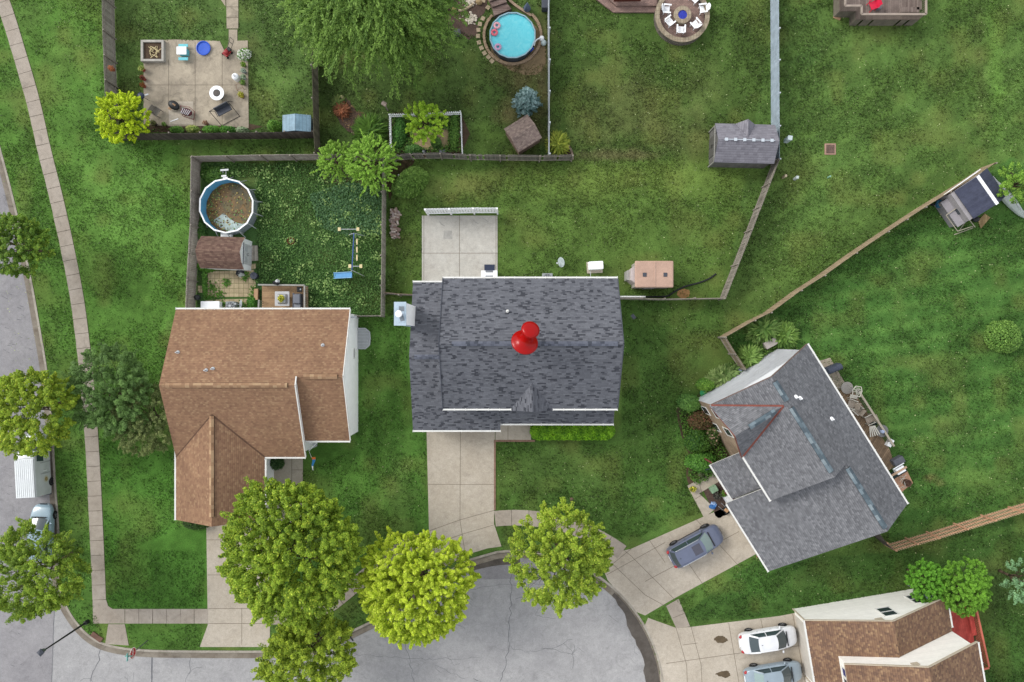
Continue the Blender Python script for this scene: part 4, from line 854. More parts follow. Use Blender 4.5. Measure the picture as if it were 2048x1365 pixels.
fence('white picket fence around the small vegetable garden',[(780,310),(779,270),(778,228),(850,226),(922,223),(923,265),(925,310)],1.0,WHITE,WHITE,'picket_fence',side=-1,bw=.075,gap=.09,pstep=2.2,jit=.05,pw=.08)
# ---------------- vegetation ----------------
def c3(c): return np.array(S(*c)[:3])*1.25
def sph(rg,n,zmin=-1.0):
    z=rg.uniform(zmin,1,n); t=rg.uniform(0,2*np.pi,n); r=np.sqrt(1-z*z); return np.stack([r*np.cos(t),r*np.sin(t),z],1)
def trunk(root,base,top,r0,tips,seed=0,mat=None):
    rr=random.Random(seed); mb=MB(); b=Vector(base); t=Vector(top); n=5; P=[b.lerp(t,i/n)+Vector((rr.uniform(-.08,.08),rr.uniform(-.08,.08),0))*(i>0) for i in range(n+1)]
    for i in range(n): mb.tube(P[i],P[i+1],r0*(1-.13*i),r0*(1-.13*(i+1)),9)
    for k,tp in enumerate(tips):
        s_=P[2+k%4]; tp=Vector(tp); m=s_.lerp(tp,.5)+Vector((0,0,.12*(tp-s_).length)); mb.tube(s_,m,r0*.42,r0*.25,7); mb.tube(m,tp,r0*.25,r0*.07,6)
        for q in range(3):
            e=tp+Vector((rr.uniform(-1,1),rr.uniform(-1,1),rr.uniform(-.3,.8)))*(tp-s_).length*.3; mb.tube(m.lerp(tp,.3+.2*q),e,r0*.12,r0*.04,5)
    return mb.build('trunk',mat or BARK,root,smooth=True)
def tree(label,cx,cy,rad,ztop,lo,hi,seed,nclump=170,lpc=95,leaf=.2,name='tree',cat='tree',squash=.62,zbase=None,lobes=11,clr=(.13,.2),yell=None,gaps=.0,group=None,radial=0,ymul=1.0,open_=0,trunk_r=.16,shoot=1.0,zmin=-.12,rag=.82):
    """cx,cy,rad: crown as seen (px); ztop: height. leaf cards in clumps over lobed crown + trunk with limbs"""
    rg=np.random.default_rng(seed); zm=ztop*.62; ctr=at(cx,cy,zm); Rw=rad*(H-zm)/F; rz=min(ztop-zm,Rw*squash)*1.0 if zbase is None else (ztop-zbase)/2
    if zbase is not None: zm=(ztop+zbase)/2; ctr=at(cx,cy,zm)
    base=Vector((ctr.x,ctr.y,0)); root=thing(name,label,cat,base,group)
    L=sph(rg,lobes,-.25); LR=rg.uniform(rag,1.14,lobes); LC=rg.uniform(-1,1,lobes)
    D=sph(rg,nclump,zmin); w=np.exp(9*(D@L.T-1)); w/=w.sum(1,keepdims=True); lm=(w*LR).sum(1); lc=(w*LC).sum(1)
    near=(D@L.T).max(1); lm=lm*(.80+.26*np.clip((near-.55)/.4,0,1))
    rf=np.where(rg.random(nclump)<.72,rg.uniform(.84,1.03,nclump),rg.uniform(.35,.84,nclump))*lm
    cc=D*rf[:,None]*np.array([Rw,Rw*ymul,rz]); crad=rg.uniform(clr[0],clr[1],nclump)*Rw
    ctone=np.clip(.45+.28*lc+rg.normal(0,.20,nclump),0,1)
    lpc=int(lpc*2.8); leaf=leaf*.54; n=nclump*lpc; ci=np.repeat(np.arange(nclump),lpc); dl=sph(rg,n,-.6); out=D[ci]
    axv=D+rg.normal(0,.45,D.shape)+np.array([0,0,.12]); axv/=np.linalg.norm(axv,axis=1,keepdims=True); ln=rg.uniform(.9,2.3,nclump)*crad*shoot; ln=np.where(rg.random(nclump)<.14,ln*1.7,ln); s_=rg.random(n)**.8
    lat=crad[ci]*(1.0-.62*s_)*rg.uniform(.3,1.0,n)**.5*.82
    P=cc[ci]+axv[ci]*((s_-.38)*ln[ci])[:,None]+dl*lat[:,None]*np.array([1,1,.8])
    nrm=dl*.55+np.array([0,0,.95])+rg.normal(0,.5,(n,3)); sz=leaf*rg.uniform(.6,1.3,n)
    V,Q=leafquads(P+np.array([0,0,zm]),nrm,sz,1.15,rg=rg)
    lo=c3(lo);hi=c3(hi)*np.array([.90,1.05,1.0]); lo=lo*.72+hi*.28; t=np.clip(ctone[ci]+rg.normal(0,.20,n)+.16*(s_-.5)+.1*dl[:,2],0,1)[:,None]; colr=lo*(1-t)+hi*t
    if yell is not None:
        k=(rg.random(n)<yell[1]*(.3+ctone[ci])); colr[k]=c3(yell[0])*np.array([.93,1.03,1.0])*rg.uniform(.8,1.15,(k.sum(),1))
    colr=colr*rg.uniform(.78,1.2,(n,1)); colr=np.repeat(colr,4,0)
    npmesh('crown',V,Q,LEAF,colr,root)
    tips=[tuple(Vector((ctr.x,ctr.y,zm))+Vector((L[i][0]*Rw*.7,L[i][1]*Rw*.7*ymul,L[i][2]*rz*.5))) for i in range(lobes)]
    trunk(root,(ctr.x,ctr.y,0),(ctr.x,ctr.y,zm+rz*.2),trunk_r*(.6+Rw*.12),tips,seed)
    return root
def shrub(label,cx,cy,rx,ry,h,lo,hi,seed,n=2200,leaf=.12,name='shrub',cat='shrub',rot=0,group=None,yell=None,flat=.75,spiky=0,lump=9,parts=False,zb=0):
    rg=np.random.default_rng(seed); ctr=at(cx,cy,h*.5); k=(H-h*.5)/F; rx*=k; ry*=k
    L=sph(rg,lump,0); LR=rg.uniform(.85,1.15,lump); LC=rg.uniform(-1,1,lump)
    D=sph(rg,n,-.15); w=np.exp(7*(D@L.T-1)); w/=w.sum(1,keepdims=True); lm=(w*LR).sum(1); lc=(w*LC).sum(1); lm*=(.84+.2*np.clip(((D@L.T).max(1)-.6)/.4,0,1))
    rf=np.where(rg.random(n)<.8,rg.uniform(.86,1.04,n),rg.uniform(.4,.86,n))*lm
    P=D*rf[:,None]*np.array([rx,ry,h*.95]); P[:,2]=np.maximum(P[:,2],.02)
    ca,sa=math.cos(R(rot)),math.sin(R(rot)); P=np.stack([P[:,0]*ca-P[:,1]*sa,P[:,0]*sa+P[:,1]*ca,P[:,2]],1)+rg.normal(0,.03,(n,3))
    nrm=D*.5+np.array([0,0,.9])+rg.normal(0,.45,(n,3)); sz=leaf*rg.uniform(.6,1.3,n)
    if spiky:
        dv=D+rg.normal(0,.25,(n,3)); dv[:,2]=np.abs(dv[:,2])*.5+.1; nrm=np.cross(dv,rg.normal(size=(n,3))); nrm/=np.linalg.norm(nrm,axis=1,keepdims=True); nrm*=np.sign(nrm[:,2:3]+1e-6); nrm+=np.array([0,0,.9]); dv=dv-nrm*((dv*nrm).sum(1)/(nrm*nrm).sum(1))[:,None]; V,Q=leafquads(P,nrm,sz,spiky,dirv=dv,rg=rg)
    else: V,Q=leafquads(P,nrm,sz,1.2,rg=rg)
    lo=c3(lo);hi=c3(hi); t=np.clip(.5+.3*lc+rg.normal(0,.24,n),0,1)[:,None]; colr=lo*(1-t)+hi*t
    if yell is not None:
        q=rg.random(n)<yell[1]; colr[q]=c3(yell[0])
    colr=np.repeat(colr*rg.uniform(.8,1.2,(n,1)),4,0); V=V+np.array([0,0,zb])
    if h>=1.0:
        root=thing(name,label,cat,(ctr.x,ctr.y,0),group); npmesh('foliage',V,Q,LEAF,colr,root); mb=MB(); rr=random.Random(seed)
        for i in range(6):
            a=i*1.05; e=Vector((ctr.x+math.cos(a)*rx*.5,ctr.y+math.sin(a)*ry*.5,h*.6)); mb.tube((ctr.x,ctr.y,0),e,.05,.015,5)
        mb.build('stem',BARK,root); return root
    o=npmesh(name,V,Q,LEAF,colr); o.location=(ctr.x,ctr.y,0); return tag(o,label,cat,group)
GT='street and yard trees'
tree('golden yellow-green tree at the corner of the patio fence',248,240,50,3.8,(122,150,24),(214,222,44),11,240,60,.15,clr=(.08,.14),shoot=1.2,yell=((226,228,60),.25),lobes=14,trunk_r=.1)
tree('mid-green street tree at the left edge above the van, northernmost one',38,493,64,6.5,(56,88,36),(142,168,62),12,280,54,.19,clr=(.08,.15),yell=((178,190,76),.12))
tree('large yellow-green street tree overhanging the white van',62,814,88,8.5,(80,108,34),(174,188,60),13,440,60,.2,lobes=15,clr=(.07,.14),yell=((196,196,70),.16))
tree('street tree over the parked pale blue car near the corner',76,1142,88,8.0,(68,98,38),(160,178,62),14,400,54,.19,lobes=14,clr=(.07,.15),yell=((178,184,72),.12))
tree('dark bluish-green spreading tree beside the brown house',228,782,84,6.0,(70,96,52),(126,152,84),15,360,56,.17,lobes=13,clr=(.07,.15),ymul=1.1)
tree('olive-brown leaved tree touching the edge of the brown roof',292,838,62,5.2,(64,80,44),(136,142,84),16,260,50,.15,lobes=12,clr=(.08,.15),yell=((160,160,104),.18),ymul=1.15)
tree('big rounded maple with yellow tips in front of the brown house',588,1104,140,10.5,(66,102,28),(166,182,58),17,900,62,.23,lobes=20,clr=(.045,.11),rag=.74,yell=((200,206,74),.16),ymul=1.05)
tree('lower maple leaning over the road beside the big rounded maple',617,1296,94,7.5,(80,110,32),(180,190,62),18,420,58,.2,lobes=14,clr=(.07,.14),yell=((200,204,72),.18),ymul=.85)
tree('bright lime-yellow tree with dense knobby crown at the cul-de-sac',836,1166,112,8,(120,154,28),(216,219,64),19,900,66,.19,lobes=26,clr=(.055,.085),zmin=.0,yell=((216,218,88),.28),squash=.7)
tree('light green tree between the sidewalk arc and the cul-de-sac',1119,1118,96,7.5,(84,116,34),(182,194,66),20,420,60,.19,lobes=15,clr=(.07,.14),yell=((204,206,84),.2))
tree('young loose-leaved tree over the fence junction, left one',672,322,38,4.5,(88,128,42),(174,202,86),21,190,24,.17,lobes=11,clr=(.05,.11),shoot=2.2,rag=.7,squash=.9)
tree('young loose-leaved tree over the fence junction, larger right one',744,332,52,5.2,(84,124,40),(170,200,84),22,290,26,.17,lobes=13,clr=(.045,.10),shoot=2.2,rag=.7,squash=.8)
tree('small yellow-green tree inside the picket-fenced garden',850,244,37,3.2,(92,134,28),(176,200,60),23,130,46,.15,lobes=11,clr=(.12,.2),yell=((196,210,80),.15))
tree('round green tree touching the north wall of the tan house, left one',1852,1162,40,4.2,(50,92,26),(126,176,60),24,330,44,.14,lobes=9,clr=(.10,.15),shoot=.6,rag=.93)
tree('larger round green tree beside the red deck',1926,1172,52,4.6,(60,102,30),(144,186,66),25,400,44,.14,lobes=9,clr=(.09,.14),shoot=.6,rag=.93)
tree('sparse grey-green tree cut by the right edge of the picture',2048,1165,44,4.5,(92,124,88),(158,190,142),26,60,36,.15,lobes=10,clr=(.12,.24))
tree('sparse vine-like tree hanging over the dark-roofed shed',2034,366,36,4.2,(70,92,40),(150,184,74),27,70,42,.15,lobes=12,clr=(.14,.26),yell=((178,204,92),.15))
# willow
def willow():
    rg=np.random.default_rng(31); zt=10.5; c=at(745,-8,7.0); root=thing('willow_tree','big drooping willow with long hanging fronds at the top of the picture','tree',(c.x,c.y,0))
    Rw=152*(H-6)/F; Ps=[];Ds=[];Cs=[];Ss=[]
    ns=2100; a=rg.uniform(0,2*np.pi,ns); heads=[]
    lob=rg.uniform(0,2*np.pi,13); 
    for i in range(ns):
        k=rg.integers(0,13); ang=lob[k]+rg.normal(0,.34); r0=Rw*rg.uniform(.05,.86)*(.8+.3*rg.random()); zz=3.2+(zt-3.2)*(1-(r0/Rw)**2)**.5*rg.uniform(.72,1.0)
        p=np.array([c.x+math.cos(ang)*r0*1.0,c.y+math.sin(ang)*r0*.83,zz]); out=np.array([math.cos(ang),math.sin(ang),0.25]); out+=rg.normal(0,.42,3)
        v=out/np.linalg.norm(out); L=int(rg.integers(10,26)); tone=rg.random()*.6+.2
        for s_ in range(L):
            p=p+v*.13; v=v+np.array([rg.normal(0,.09),rg.normal(0,.09),-.075]); v/=np.linalg.norm(v)
            if p[2]<.5: break
            for q in range(4):
                Ps.append(p+rg.normal(0,.07,3)); Ds.append(v+rg.normal(0,.5,3)); Cs.append(tone+rg.normal(0,.18)); Ss.append(rg.uniform(.06,.12))
    P=np.array(Ps);D=np.array(Ds);T=np.clip(np.array(Cs),0,1)[:,None];Sz=np.array(Ss); n=len(P)
    nrm=np.cross(D,rg.normal(size=(n,3))); nrm/=np.linalg.norm(nrm,axis=1,keepdims=True); nrm*=np.sign(nrm[:,2:3]+1e-6); nrm[:,2]+=.7
    V,Q=leafquads(P-np.array([c.x,c.y,0]),nrm,Sz,2.4,dirv=D,rg=rg); colr=c3((72,104,44))*(1-T)+c3((144,178,84))*T; colr*=rg.uniform(.8,1.2,(n,1))
    npmesh('crown',V,Q,LEAF,np.repeat(colr,4,0),root)
    tips=[(c.x+math.cos(t)*Rw*.6,c.y+math.sin(t)*Rw*.5,7.5) for t in lob]; trunk(root,(c.x,c.y,0),(c.x,c.y,8.5),.45,tips,31)
willow()
# spruce: needles radiating
def spruce(label,cx,cy,rad,h,lo,hi,seed,n=7000):
    rg=np.random.default_rng(seed); c=at(cx,cy,h*.45); Rw=rad*(H-h*.45)/F; root=thing('blue_spruce',label,'tree',(c.x,c.y,0)); Ps=[];Ds=[];T=[]
    nb=150
    for i in range(nb):
        z=h*(i/nb)**.8*.96+.15; rr_=Rw*(1-(z/h))**.7*rg.uniform(.85,1.12); a=i*2.39996+rg.normal(0,.1); tone=rg.random(); d=np.array([math.cos(a),math.sin(a),.18])
        m=int(14+rr_*46)
        t=rg.uniform(.25,1,m)[:,None]; p=d*rr_*t+np.array([0,0,z]); Ps.append(p+rg.normal(0,.05,(m,3))); Ds.append(d+rg.normal(0,.55,(m,3))); T.append(np.full(m,tone))
    P=np.concatenate(Ps);D=np.concatenate(Ds);T=np.clip(np.concatenate(T)+rg.normal(0,.2,len(P)),0,1)[:,None]; n=len(P)
    nrm=np.cross(D,rg.normal(size=(n,3))); nrm/=np.linalg.norm(nrm,axis=1,keepdims=True); nrm*=np.sign(nrm[:,2:3]+1e-6); nrm[:,2]+=.6; V,Q=leafquads(P,nrm,rg.uniform(.12,.2,n),1.8,dirv=D,rg=rg)
    colr=(c3(lo)*(1-T)+c3(hi)*T)*rg.uniform(.85,1.15,(n,1)); npmesh('crown',V,Q,LEAF,np.repeat(colr,4,0),root); trunk(root,(c.x,c.y,0),(c.x,c.y,h*.9),.14,[],seed); return root
spruce('silvery blue spruce beside the small brown shed',1053,200,30,3.6,(84,116,112),(168,194,194),41)
# hedge in front of house B
def hedge():
    rg=np.random.default_rng(50); h=1.1; a=at(1061,0,h).x; b_=at(1229,0,h).x; y0=at(0,880,h).y; y1=at(0,846,h).y; n=16000
    root=thing('hedge','long trimmed bright green hedge under the front eave','hedge',((a+b_)/2,(y0+y1)/2,0))
    hw=(y1-y0)/2; cx=(a+b_)/2; cy=(y0+y1)/2; hl=(b_-a)/2
    X=rg.uniform(-1,1,n); Y=rg.uniform(-1,1,n); sd_=rg.random(n)<.3; e=np.sqrt(np.clip(1-np.clip((np.abs(X)*hl-(hl-hw))/hw,0,1)**2,0,1)); Zz=h*(1-.12*Y**4)+rg.normal(0,.04,n); 
    side=rg.random(n)<.25; Y=np.where(side,np.sign(Y),Y); Zz=np.where(side,rg.uniform(.05,h,n),Zz); P=np.stack([X*hl,Y*hw*np.maximum(e,.05),Zz],1)+rg.normal(0,.03,(n,3))
    nrm=np.stack([X*.3,Y*.6,np.where(side,.3,1)],1)+rg.normal(0,.45,(n,3)); V,Q=leafquads(P,nrm,rg.uniform(.06,.13,n),1.2,rg=rg)
    t=np.clip(rg.normal(.5,.28,n)+.3*np.sin(X*9+Y*2)*np.sin(X*23),0,1)[:,None]; colr=(c3((66,116,26))*(1-t)+c3((150,200,50))*t)*rg.uniform(.8,1.2,(n,1)); npmesh('foliage',V,Q,LEAF,np.repeat(colr,4,0),root)
    m=MB()
    for i in range(14): x=cx-hl*.9+i*hl*1.8/13; m.tube((x,cy,0),(x+.1,cy,.9),.04,.02,5)
    m.build('stem',BARK,root)
hedge()
shrub('lance-leaved light green bush right of the young trees, below the fence',816,365,42,25,1.5,(76,112,44),(148,184,92),51,5200,.15,rot=38,spiky=2.0)
shrub('round pale green bush alone on the right lawn',2012,677,33,36,1.4,(74,112,46),(144,182,88),52,3600,.13)
shrub('dark shrub at the garage corner under the brown roof edge',388,1048,30,13,1.0,(36,60,26),(78,110,48),53,1600,.12)
shrub('small round conifer in the entry bed of the brown house',551,926,14,14,1.1,(54,86,50),(110,142,88),54,1500,.11,spiky=2)
shrub('green shrub beside the blue shed',549,252,14,14,1.4,(58,106,36),(132,176,70),55,1600,.12)
shrub('light green shrub at the north-west corner of the grey-roofed house',1380,808,24,18,1.3,(62,106,44),(126,168,84),56,1900,.14)
shrub('reddish-brown leaved shrub against the brick front',1405,842,26,20,1.4,(64,72,40),(118,96,62),57,2200,.13,yell=((150,96,84),.12))
shrub('broad deep green shrub in the brick front bed',1397,884,28,26,1.6,(44,84,32),(104,144,58),58,2600,.15)
shrub('bushy green shrub lowest in the brick front bed',1408,926,30,22,1.5,(44,88,34),(100,150,60),59,2500,.15)
shrub('flowering bush close under the brick windows',1428,872,16,24,1.2,(50,80,36),(116,130,66),60,1500,.13,yell=((206,170,150),.08))
shrub('spreading daylily clump in the corner of the diagonal fence, upper one',1528,658,22,16,.9,(74,110,48),(156,186,104),61,900,.36,'daylily','plant',spiky=4)
shrub('daylily clump right of the grey box by the grey siding wall',1570,672,20,20,1.0,(72,108,46),(146,180,90),62,1000,.3,'daylily','plant',spiky=3)
shrub('daylily clump between fence return and siding wall',1498,716,14,12,.8,(80,118,50),(160,192,104),63,600,.32,'daylily','plant',spiky=4)
shrub('narrow row of strappy leaves along the siding wall',1448,752,30,9,.7,(86,120,56),(176,196,128),64,900,.3,'daylily','plant',rot=28,spiky=4)
shrub('rounded green bush at the west end of the strappy leaf row',1413,770,17,13,1.2,(70,118,44),(142,182,76),65,1300,.13)
shrub('iris-like clump in the mulch bed',738,262,18,15,.8,(50,84,34),(112,150,62),66,700,.34,'iris_clump','plant',spiky=5)
shrub('red and orange grass clump in the mulch bed',683,221,9,9,.5,(120,84,60),(176,112,80),67,350,.22,'grass_clump','plant',spiky=4)
shrub('yellow-green grass clump in the stone-edged corner bed',1115,290,12,15,.8,(94,120,42),(190,196,84),68,800,.3,'grass_clump','plant',spiky=4)
shrub('leafy vegetable bed along the left picket fence',798,262,14,32,.8,(42,86,36),(96,148,66),69,2600,.13,'vegetable_plants','plant')
shrub('leafy plants at the lower left of the vegetable garden',826,298,20,9,.7,(58,104,48),(122,166,88),70,1100,.13,'vegetable_plants','plant')
shrub('leafy plants along the right picket fence',908,262,9,36,.7,(56,98,40),(120,160,70),71,1700,.12,'vegetable_plants','plant')
shrub('dark leafy plant in the middle of the straw path',872,285,10,13,.8,(48,80,36),(104,140,68),72,800,.13,'vegetable_plants','plant')
shrub('spiny orange stalks in the mulch bed corner',676,205,8,7,.5,(70,96,50),(116,130,70),73,250,.2,'grass_clump','plant',spiky=4)
shrub('ivy mound behind the barn shed',412,532,22,12,.7,(48,96,30),(104,156,56),74,1500,.14,'ivy','plant')
shrub('overgrown vine patch at the upper left of the drained pool',428,350,28,20,.6,(50,92,38),(118,160,74),75,1900,.14,'vine','plant')
shrub('weedy strip between pool and fence',402,465,10,28,.5,(44,84,38),(96,140,66),76,1000,.14,'vine','plant')
shrub('green tuft between paving and deck steps',503,608,11,14,.7,(54,106,36),(110,164,62),77,1100,.13,'grass_clump','plant')
shrub('long leafy strip along the fence of the tan paving',409,560,5,34,.4,(56,102,44),(112,160,66),78,900,.13,'ivy','plant')
for i,(x,y,rx,ry,lo,hi,lab) in enumerate([(352,259,14,7,(58,104,40),(130,178,76),'light green plant at the left of the fence-side flower row'),(384,258,14,6,(84,130,44),(200,204,120),'yellow-flowering plant in the fence-side flower row'),(422,258,18,7,(60,112,40),(126,180,70),'bushy plant in the middle of the fence-side flower row'),(455,258,18,7,(54,108,40),(116,170,66),'plant right of middle in the fence-side flower row'),(484,260,14,6,(60,112,46),(190,200,170),'white-flowering plant at the right end of the flower row')]):
    shrub(lab,x,y,rx,ry,.6,lo,hi,80+i,600,.11,'flowering_plant','plant',group='flower row along the patio fence')
# thin creeping ground cover and weeds (uncountable)
def scatter(name,label,cat,poly,n,lo,hi,size,seed,z=(.02,.12),aspect=1.3,clump=None,excl=None,tilt=.6):
    rg=np.random.default_rng(seed); xs=[p[0] for p in poly]; ys=[p[1] for p in poly]; X=rg.uniform(min(xs),max(xs),n*3); Y=rg.uniform(min(ys),max(ys),n*3)
    if clump:
        cn=clump[0]; cx=rg.uniform(min(xs),max(xs),cn); cy=rg.uniform(min(ys),max(ys),cn); k=rg.integers(0,cn,n*3); X=cx[k]+rg.normal(0,clump[1],n*3); Y=cy[k]+rg.normal(0,clump[1],n*3)
    m=inpoly(X,Y,poly)
    for e in (excl or []): m&=~inpoly(X,Y,e)
    X=X[m][:n];Y=Y[m][:n]; n=len(X); zz=rg.uniform(*z,n); P=np.stack([(X-1024)*H/F,-(Y-682.5)*H/F,zz],1)
    nrm=np.array([0,0,1])+rg.normal(0,tilt,(n,3)); V,Q=leafquads(P,nrm,size*rg.uniform(.5,1.4,n),aspect,rg=rg); t=rg.random((n,1)); colr=(c3(lo)*(1-t)+c3(hi)*t)*rg.uniform(.85,1.15,(n,1))
    o=npmesh(name,V,Q,LEAF,np.repeat(colr,4,0)); o['kind']='stuff'; o['label']=label; o['category']=cat; return o
wy=[(400,328),(768,328),(764,628),(620,628),(614,566),(510,566),(500,545),(402,540)]
ex=[[(395,355),(512,355),(512,470),(395,470)],[(395,468),(520,468),(520,545),(395,545)]]
scatter('weeds','low dark weeds covering the yard of the brown house','weeds',wy,24000,(66,104,50),(112,150,80),.095,101,(.03,.22),1.5,excl=ex)
scatter('weeds','pale broad-leaved weeds scattered in the yard of the brown house','weeds',wy,1700,(108,146,78),(168,194,120),.13,102,(.2,.4),1.5,clump=(95,6),excl=ex)
scatter('weeds','blue-green ground cover in the right part of the weedy yard','weeds',[(620,390),(700,365),(766,380),(764,470),(700,475),(640,455)],7000,(72,110,70),(112,148,102),.12,103,(.05,.3),1.3)
scatter('weeds','tufts growing between the tan paving stones','weeds',[(408,540),(512,540),(512,620),(408,620)],700,(62,110,40),(116,160,66),.13,104,(.03,.15),1.4,clump=(10,5))
# lawn grass as real blades
lawn_holes=[[(284,83),(498,83),(498,257),(284,257)],[(844,420),(996,420),(996,575),(844,575)],[(345,610),(712,610),(712,900),(352,1045)],[(815,560),(1245,560),(1245,890),(815,870)],[(415,1040),(540,1040),(540,1310),(400,1310)],[(853,850),(990,850),(1005,1110),(850,1160)]]
def lawnblades(name,label,n,size,seed,z,k0,k1,dens=None):
    rg=np.random.default_rng(seed); X=rg.uniform(-45,45,n); Y=rg.uniform(-30,30,n); px=1024+X*F/H; py=682.5-Y*F/H; m=~inpoly(px,py,road_poly)
    for h_ in lawn_holes+hardpolys: m&=~inpoly(px,py,h_)
    m&=(segdist(px,py,sw)>15)&(segdist(px,py,kerb_main)>2); rr_=np.hypot(px-CC[0],py-CC[1]); an=np.degrees(np.arctan2(CC[1]-py,px-CC[0])); m&=~((rr_>347)&(rr_<382)&(an>55)&(an<98))
    w=vnoise(X,Y,2.2,seed)*.6+vnoise(X,Y,.6,seed+1)*.4; m&=rg.random(n)<np.clip((w-.25)*2.2,.1,1)
    X=X[m];Y=Y[m];n=len(X); ix=np.clip(np.searchsorted(GGX,X),0,len(GGX)-1); iy=np.clip(np.searchsorted(GGY,Y),0,len(GGY)-1); base=GCOL[iy,ix]
    P=np.stack([X,Y,rg.uniform(*z,n)],1); nrm=np.array([0,0,.55])+rg.normal(0,.6,(n,3)); V,Q=leafquads(P,nrm,size*rg.uniform(.5,1.5,n),2.2,rg=rg)
    colr=base*rg.uniform(k0,k1,(n,1))*np.array([1.05,1,.95]); o=npmesh(name,V,Q,LEAF,np.repeat(colr,4,0)); o['kind']='stuff'; o['label']=label; o['category']='grass'
hardpolys=[[(680,194),(700,198),(712,218),(760,240),(770,258),(752,276),(690,258),(672,232)],[(895,-40),(972,-40),(972,25),(950,70),(905,66),(890,30)],[(1101,272),(1112,270),(1137,285),(1145,314),(1101,314)],[(1400,965),(1440,952),(1470,1010),(1440,1035),(1425,1020)],[(262,1098),(456,1012),(512,1108)],[(1208,1100),(1466,1000),(1516,1110),(1352,1200),(1382,1256),(1350,1258),(1330,1214),(1290,1236),(1262,1226),(1235,1198),(1205,1160),(1200,1130)],[(1284,1230),(1352,1254),(1590,1224),(1625,1365),(1300,1500),(1310,1300)],[(1400,700),(1614,689),(1814,1008),(1773,1063),(1541,1147),(1370,960)],[(1586,1216),(1895,1190),(1980,1365),(1625,1365)],
 [(186,1200),(226,1216),(418,1216),(418,1248),(255,1250),(258,1292),(210,1290)],[(452,-60),(477,-60),(477,84),(454,84)],[(410,0),(452,0),(452,14)],[(985,840),(1070,840),(1070,884),(992,884),(992,1020),(986,1020)],[(400,540),(512,540),(512,620),(400,620)],[(1374,972),(1438,938),(1470,1010),(1408,1036)],[(538,905),(606,905),(606,1045),(538,1045)],[(980,15),(1090,15),(1090,130),(980,130)],[(395,355),(512,355),(512,545),(395,545)],[(1300,0),(1420,0),(1420,85),(1300,85)],[(784,228),(922,226),(922,308),(786,308)],[(1645,285),(1675,285),(1675,315),(1645,315)],[(1190,-60),(1420,-60),(1420,30),(1225,30)],
 [(820,1080),(856,1056),(860,1092),(720,1190),(660,1240),(530,1250),(530,1218),(600,1215),(690,1164),(745,1122)]]
lawnblades('grass','short mown grass blades over all the lawns',700000,.075,111,(.015,.06),.5,1.75)

scatter('clover','tiny pale clover and dandelion specks in the lawns','clover',[(-60,-60),(2100,-60),(2100,1240),(1500,1200),(1380,1000),(1250,1080),(1000,1010),(700,1100),(210,1200),(-20,600)],5200,(120,146,88),(196,204,150),.085,120,(.03,.07),1.1,excl=lawn_holes+hardpolys+[[(380,320),(770,320),(770,640),(380,640)],road_poly[::8]])

scatter('bed_plants','mixed low leafy plants filling the vegetable garden','plants',[(784,230),(922,228),(922,306),(786,308)],3800,(50,92,38),(124,164,76),.1,130,(.05,.4),1.4,excl=[[(826,262),(850,256),(897,262),(896,288),(850,298),(828,290)]])
scatter('bed_plants','leafy ground cover under the shrubs beside the brick front','plants',[(1356,822),(1370,806),(1394,802),(1440,880),(1460,935),(1392,970),(1374,950),(1382,915),(1367,880)],3600,(46,86,34),(116,156,66),.11,131,(.05,.45),1.4)
scatter('bed_plants','dark leafy ground cover in the bed along the siding wall','plants',[(1430,745),(1500,700),(1560,640),(1590,690),(1600,703),(1540,703),(1480,750),(1398,796)],3600,(56,92,40),(128,164,76),.11,132,(.03,.4),1.6)
scatter('bed_plants','dry straw and leaf scraps on the mulch bed','plants',[(680,198),(700,202),(712,220),(760,242),(766,258),(750,272),(690,256),(674,232)],900,(104,84,66),(168,140,100),.06,133,(.03,.06),2.2)
# ---------------- vehicles ----------------
def paint(name,c,rough=.28,metal=.0,coat=.6): 
    m,nt,b=newmat(name); co=objco(nt); n=noise(nt,1.5,4,.6,co); cc=mixc(nt,1.0,S(*c),ramp(nt,n.outputs[0],[(.3,g(.9)),(.7,g(1.06))]),'MULTIPLY'); nt.links.new(cc,b.inputs['Base Color'])
    b.inputs['Roughness'].default_value=rough; b.inputs['Metallic'].default_value=metal; b.inputs['Coat Weight'].default_value=coat; b.inputs['Coat Roughness'].default_value=.08; return m
CARGL,_n,_b=newmat('car_glass'); _b.inputs['Base Color'].default_value=S(58,72,76); _b.inputs['Roughness'].default_value=.08; _b.inputs['Specular IOR Level'].default_value=.9
CARGL2,_n,_b=newmat('car_glass_pale'); _b.inputs['Base Color'].default_value=S(142,162,160); _b.inputs['Roughness'].default_value=.12; _b.inputs['Specular IOR Level'].default_value=.9
RUBBER=M('tyre_rubber',S(34,34,36),.85,.2); RIM=M('alloy_rim',S(170,172,176),.3,.1,metal=.5); RED=M('tail_light_red',S(176,30,36),.25,.1,spec=.6); HLT=M('headlight_clear',S(196,202,206),.15,.1,spec=.8); CHR=M('chrome',S(206,210,214),.2,.05,metal=.7)
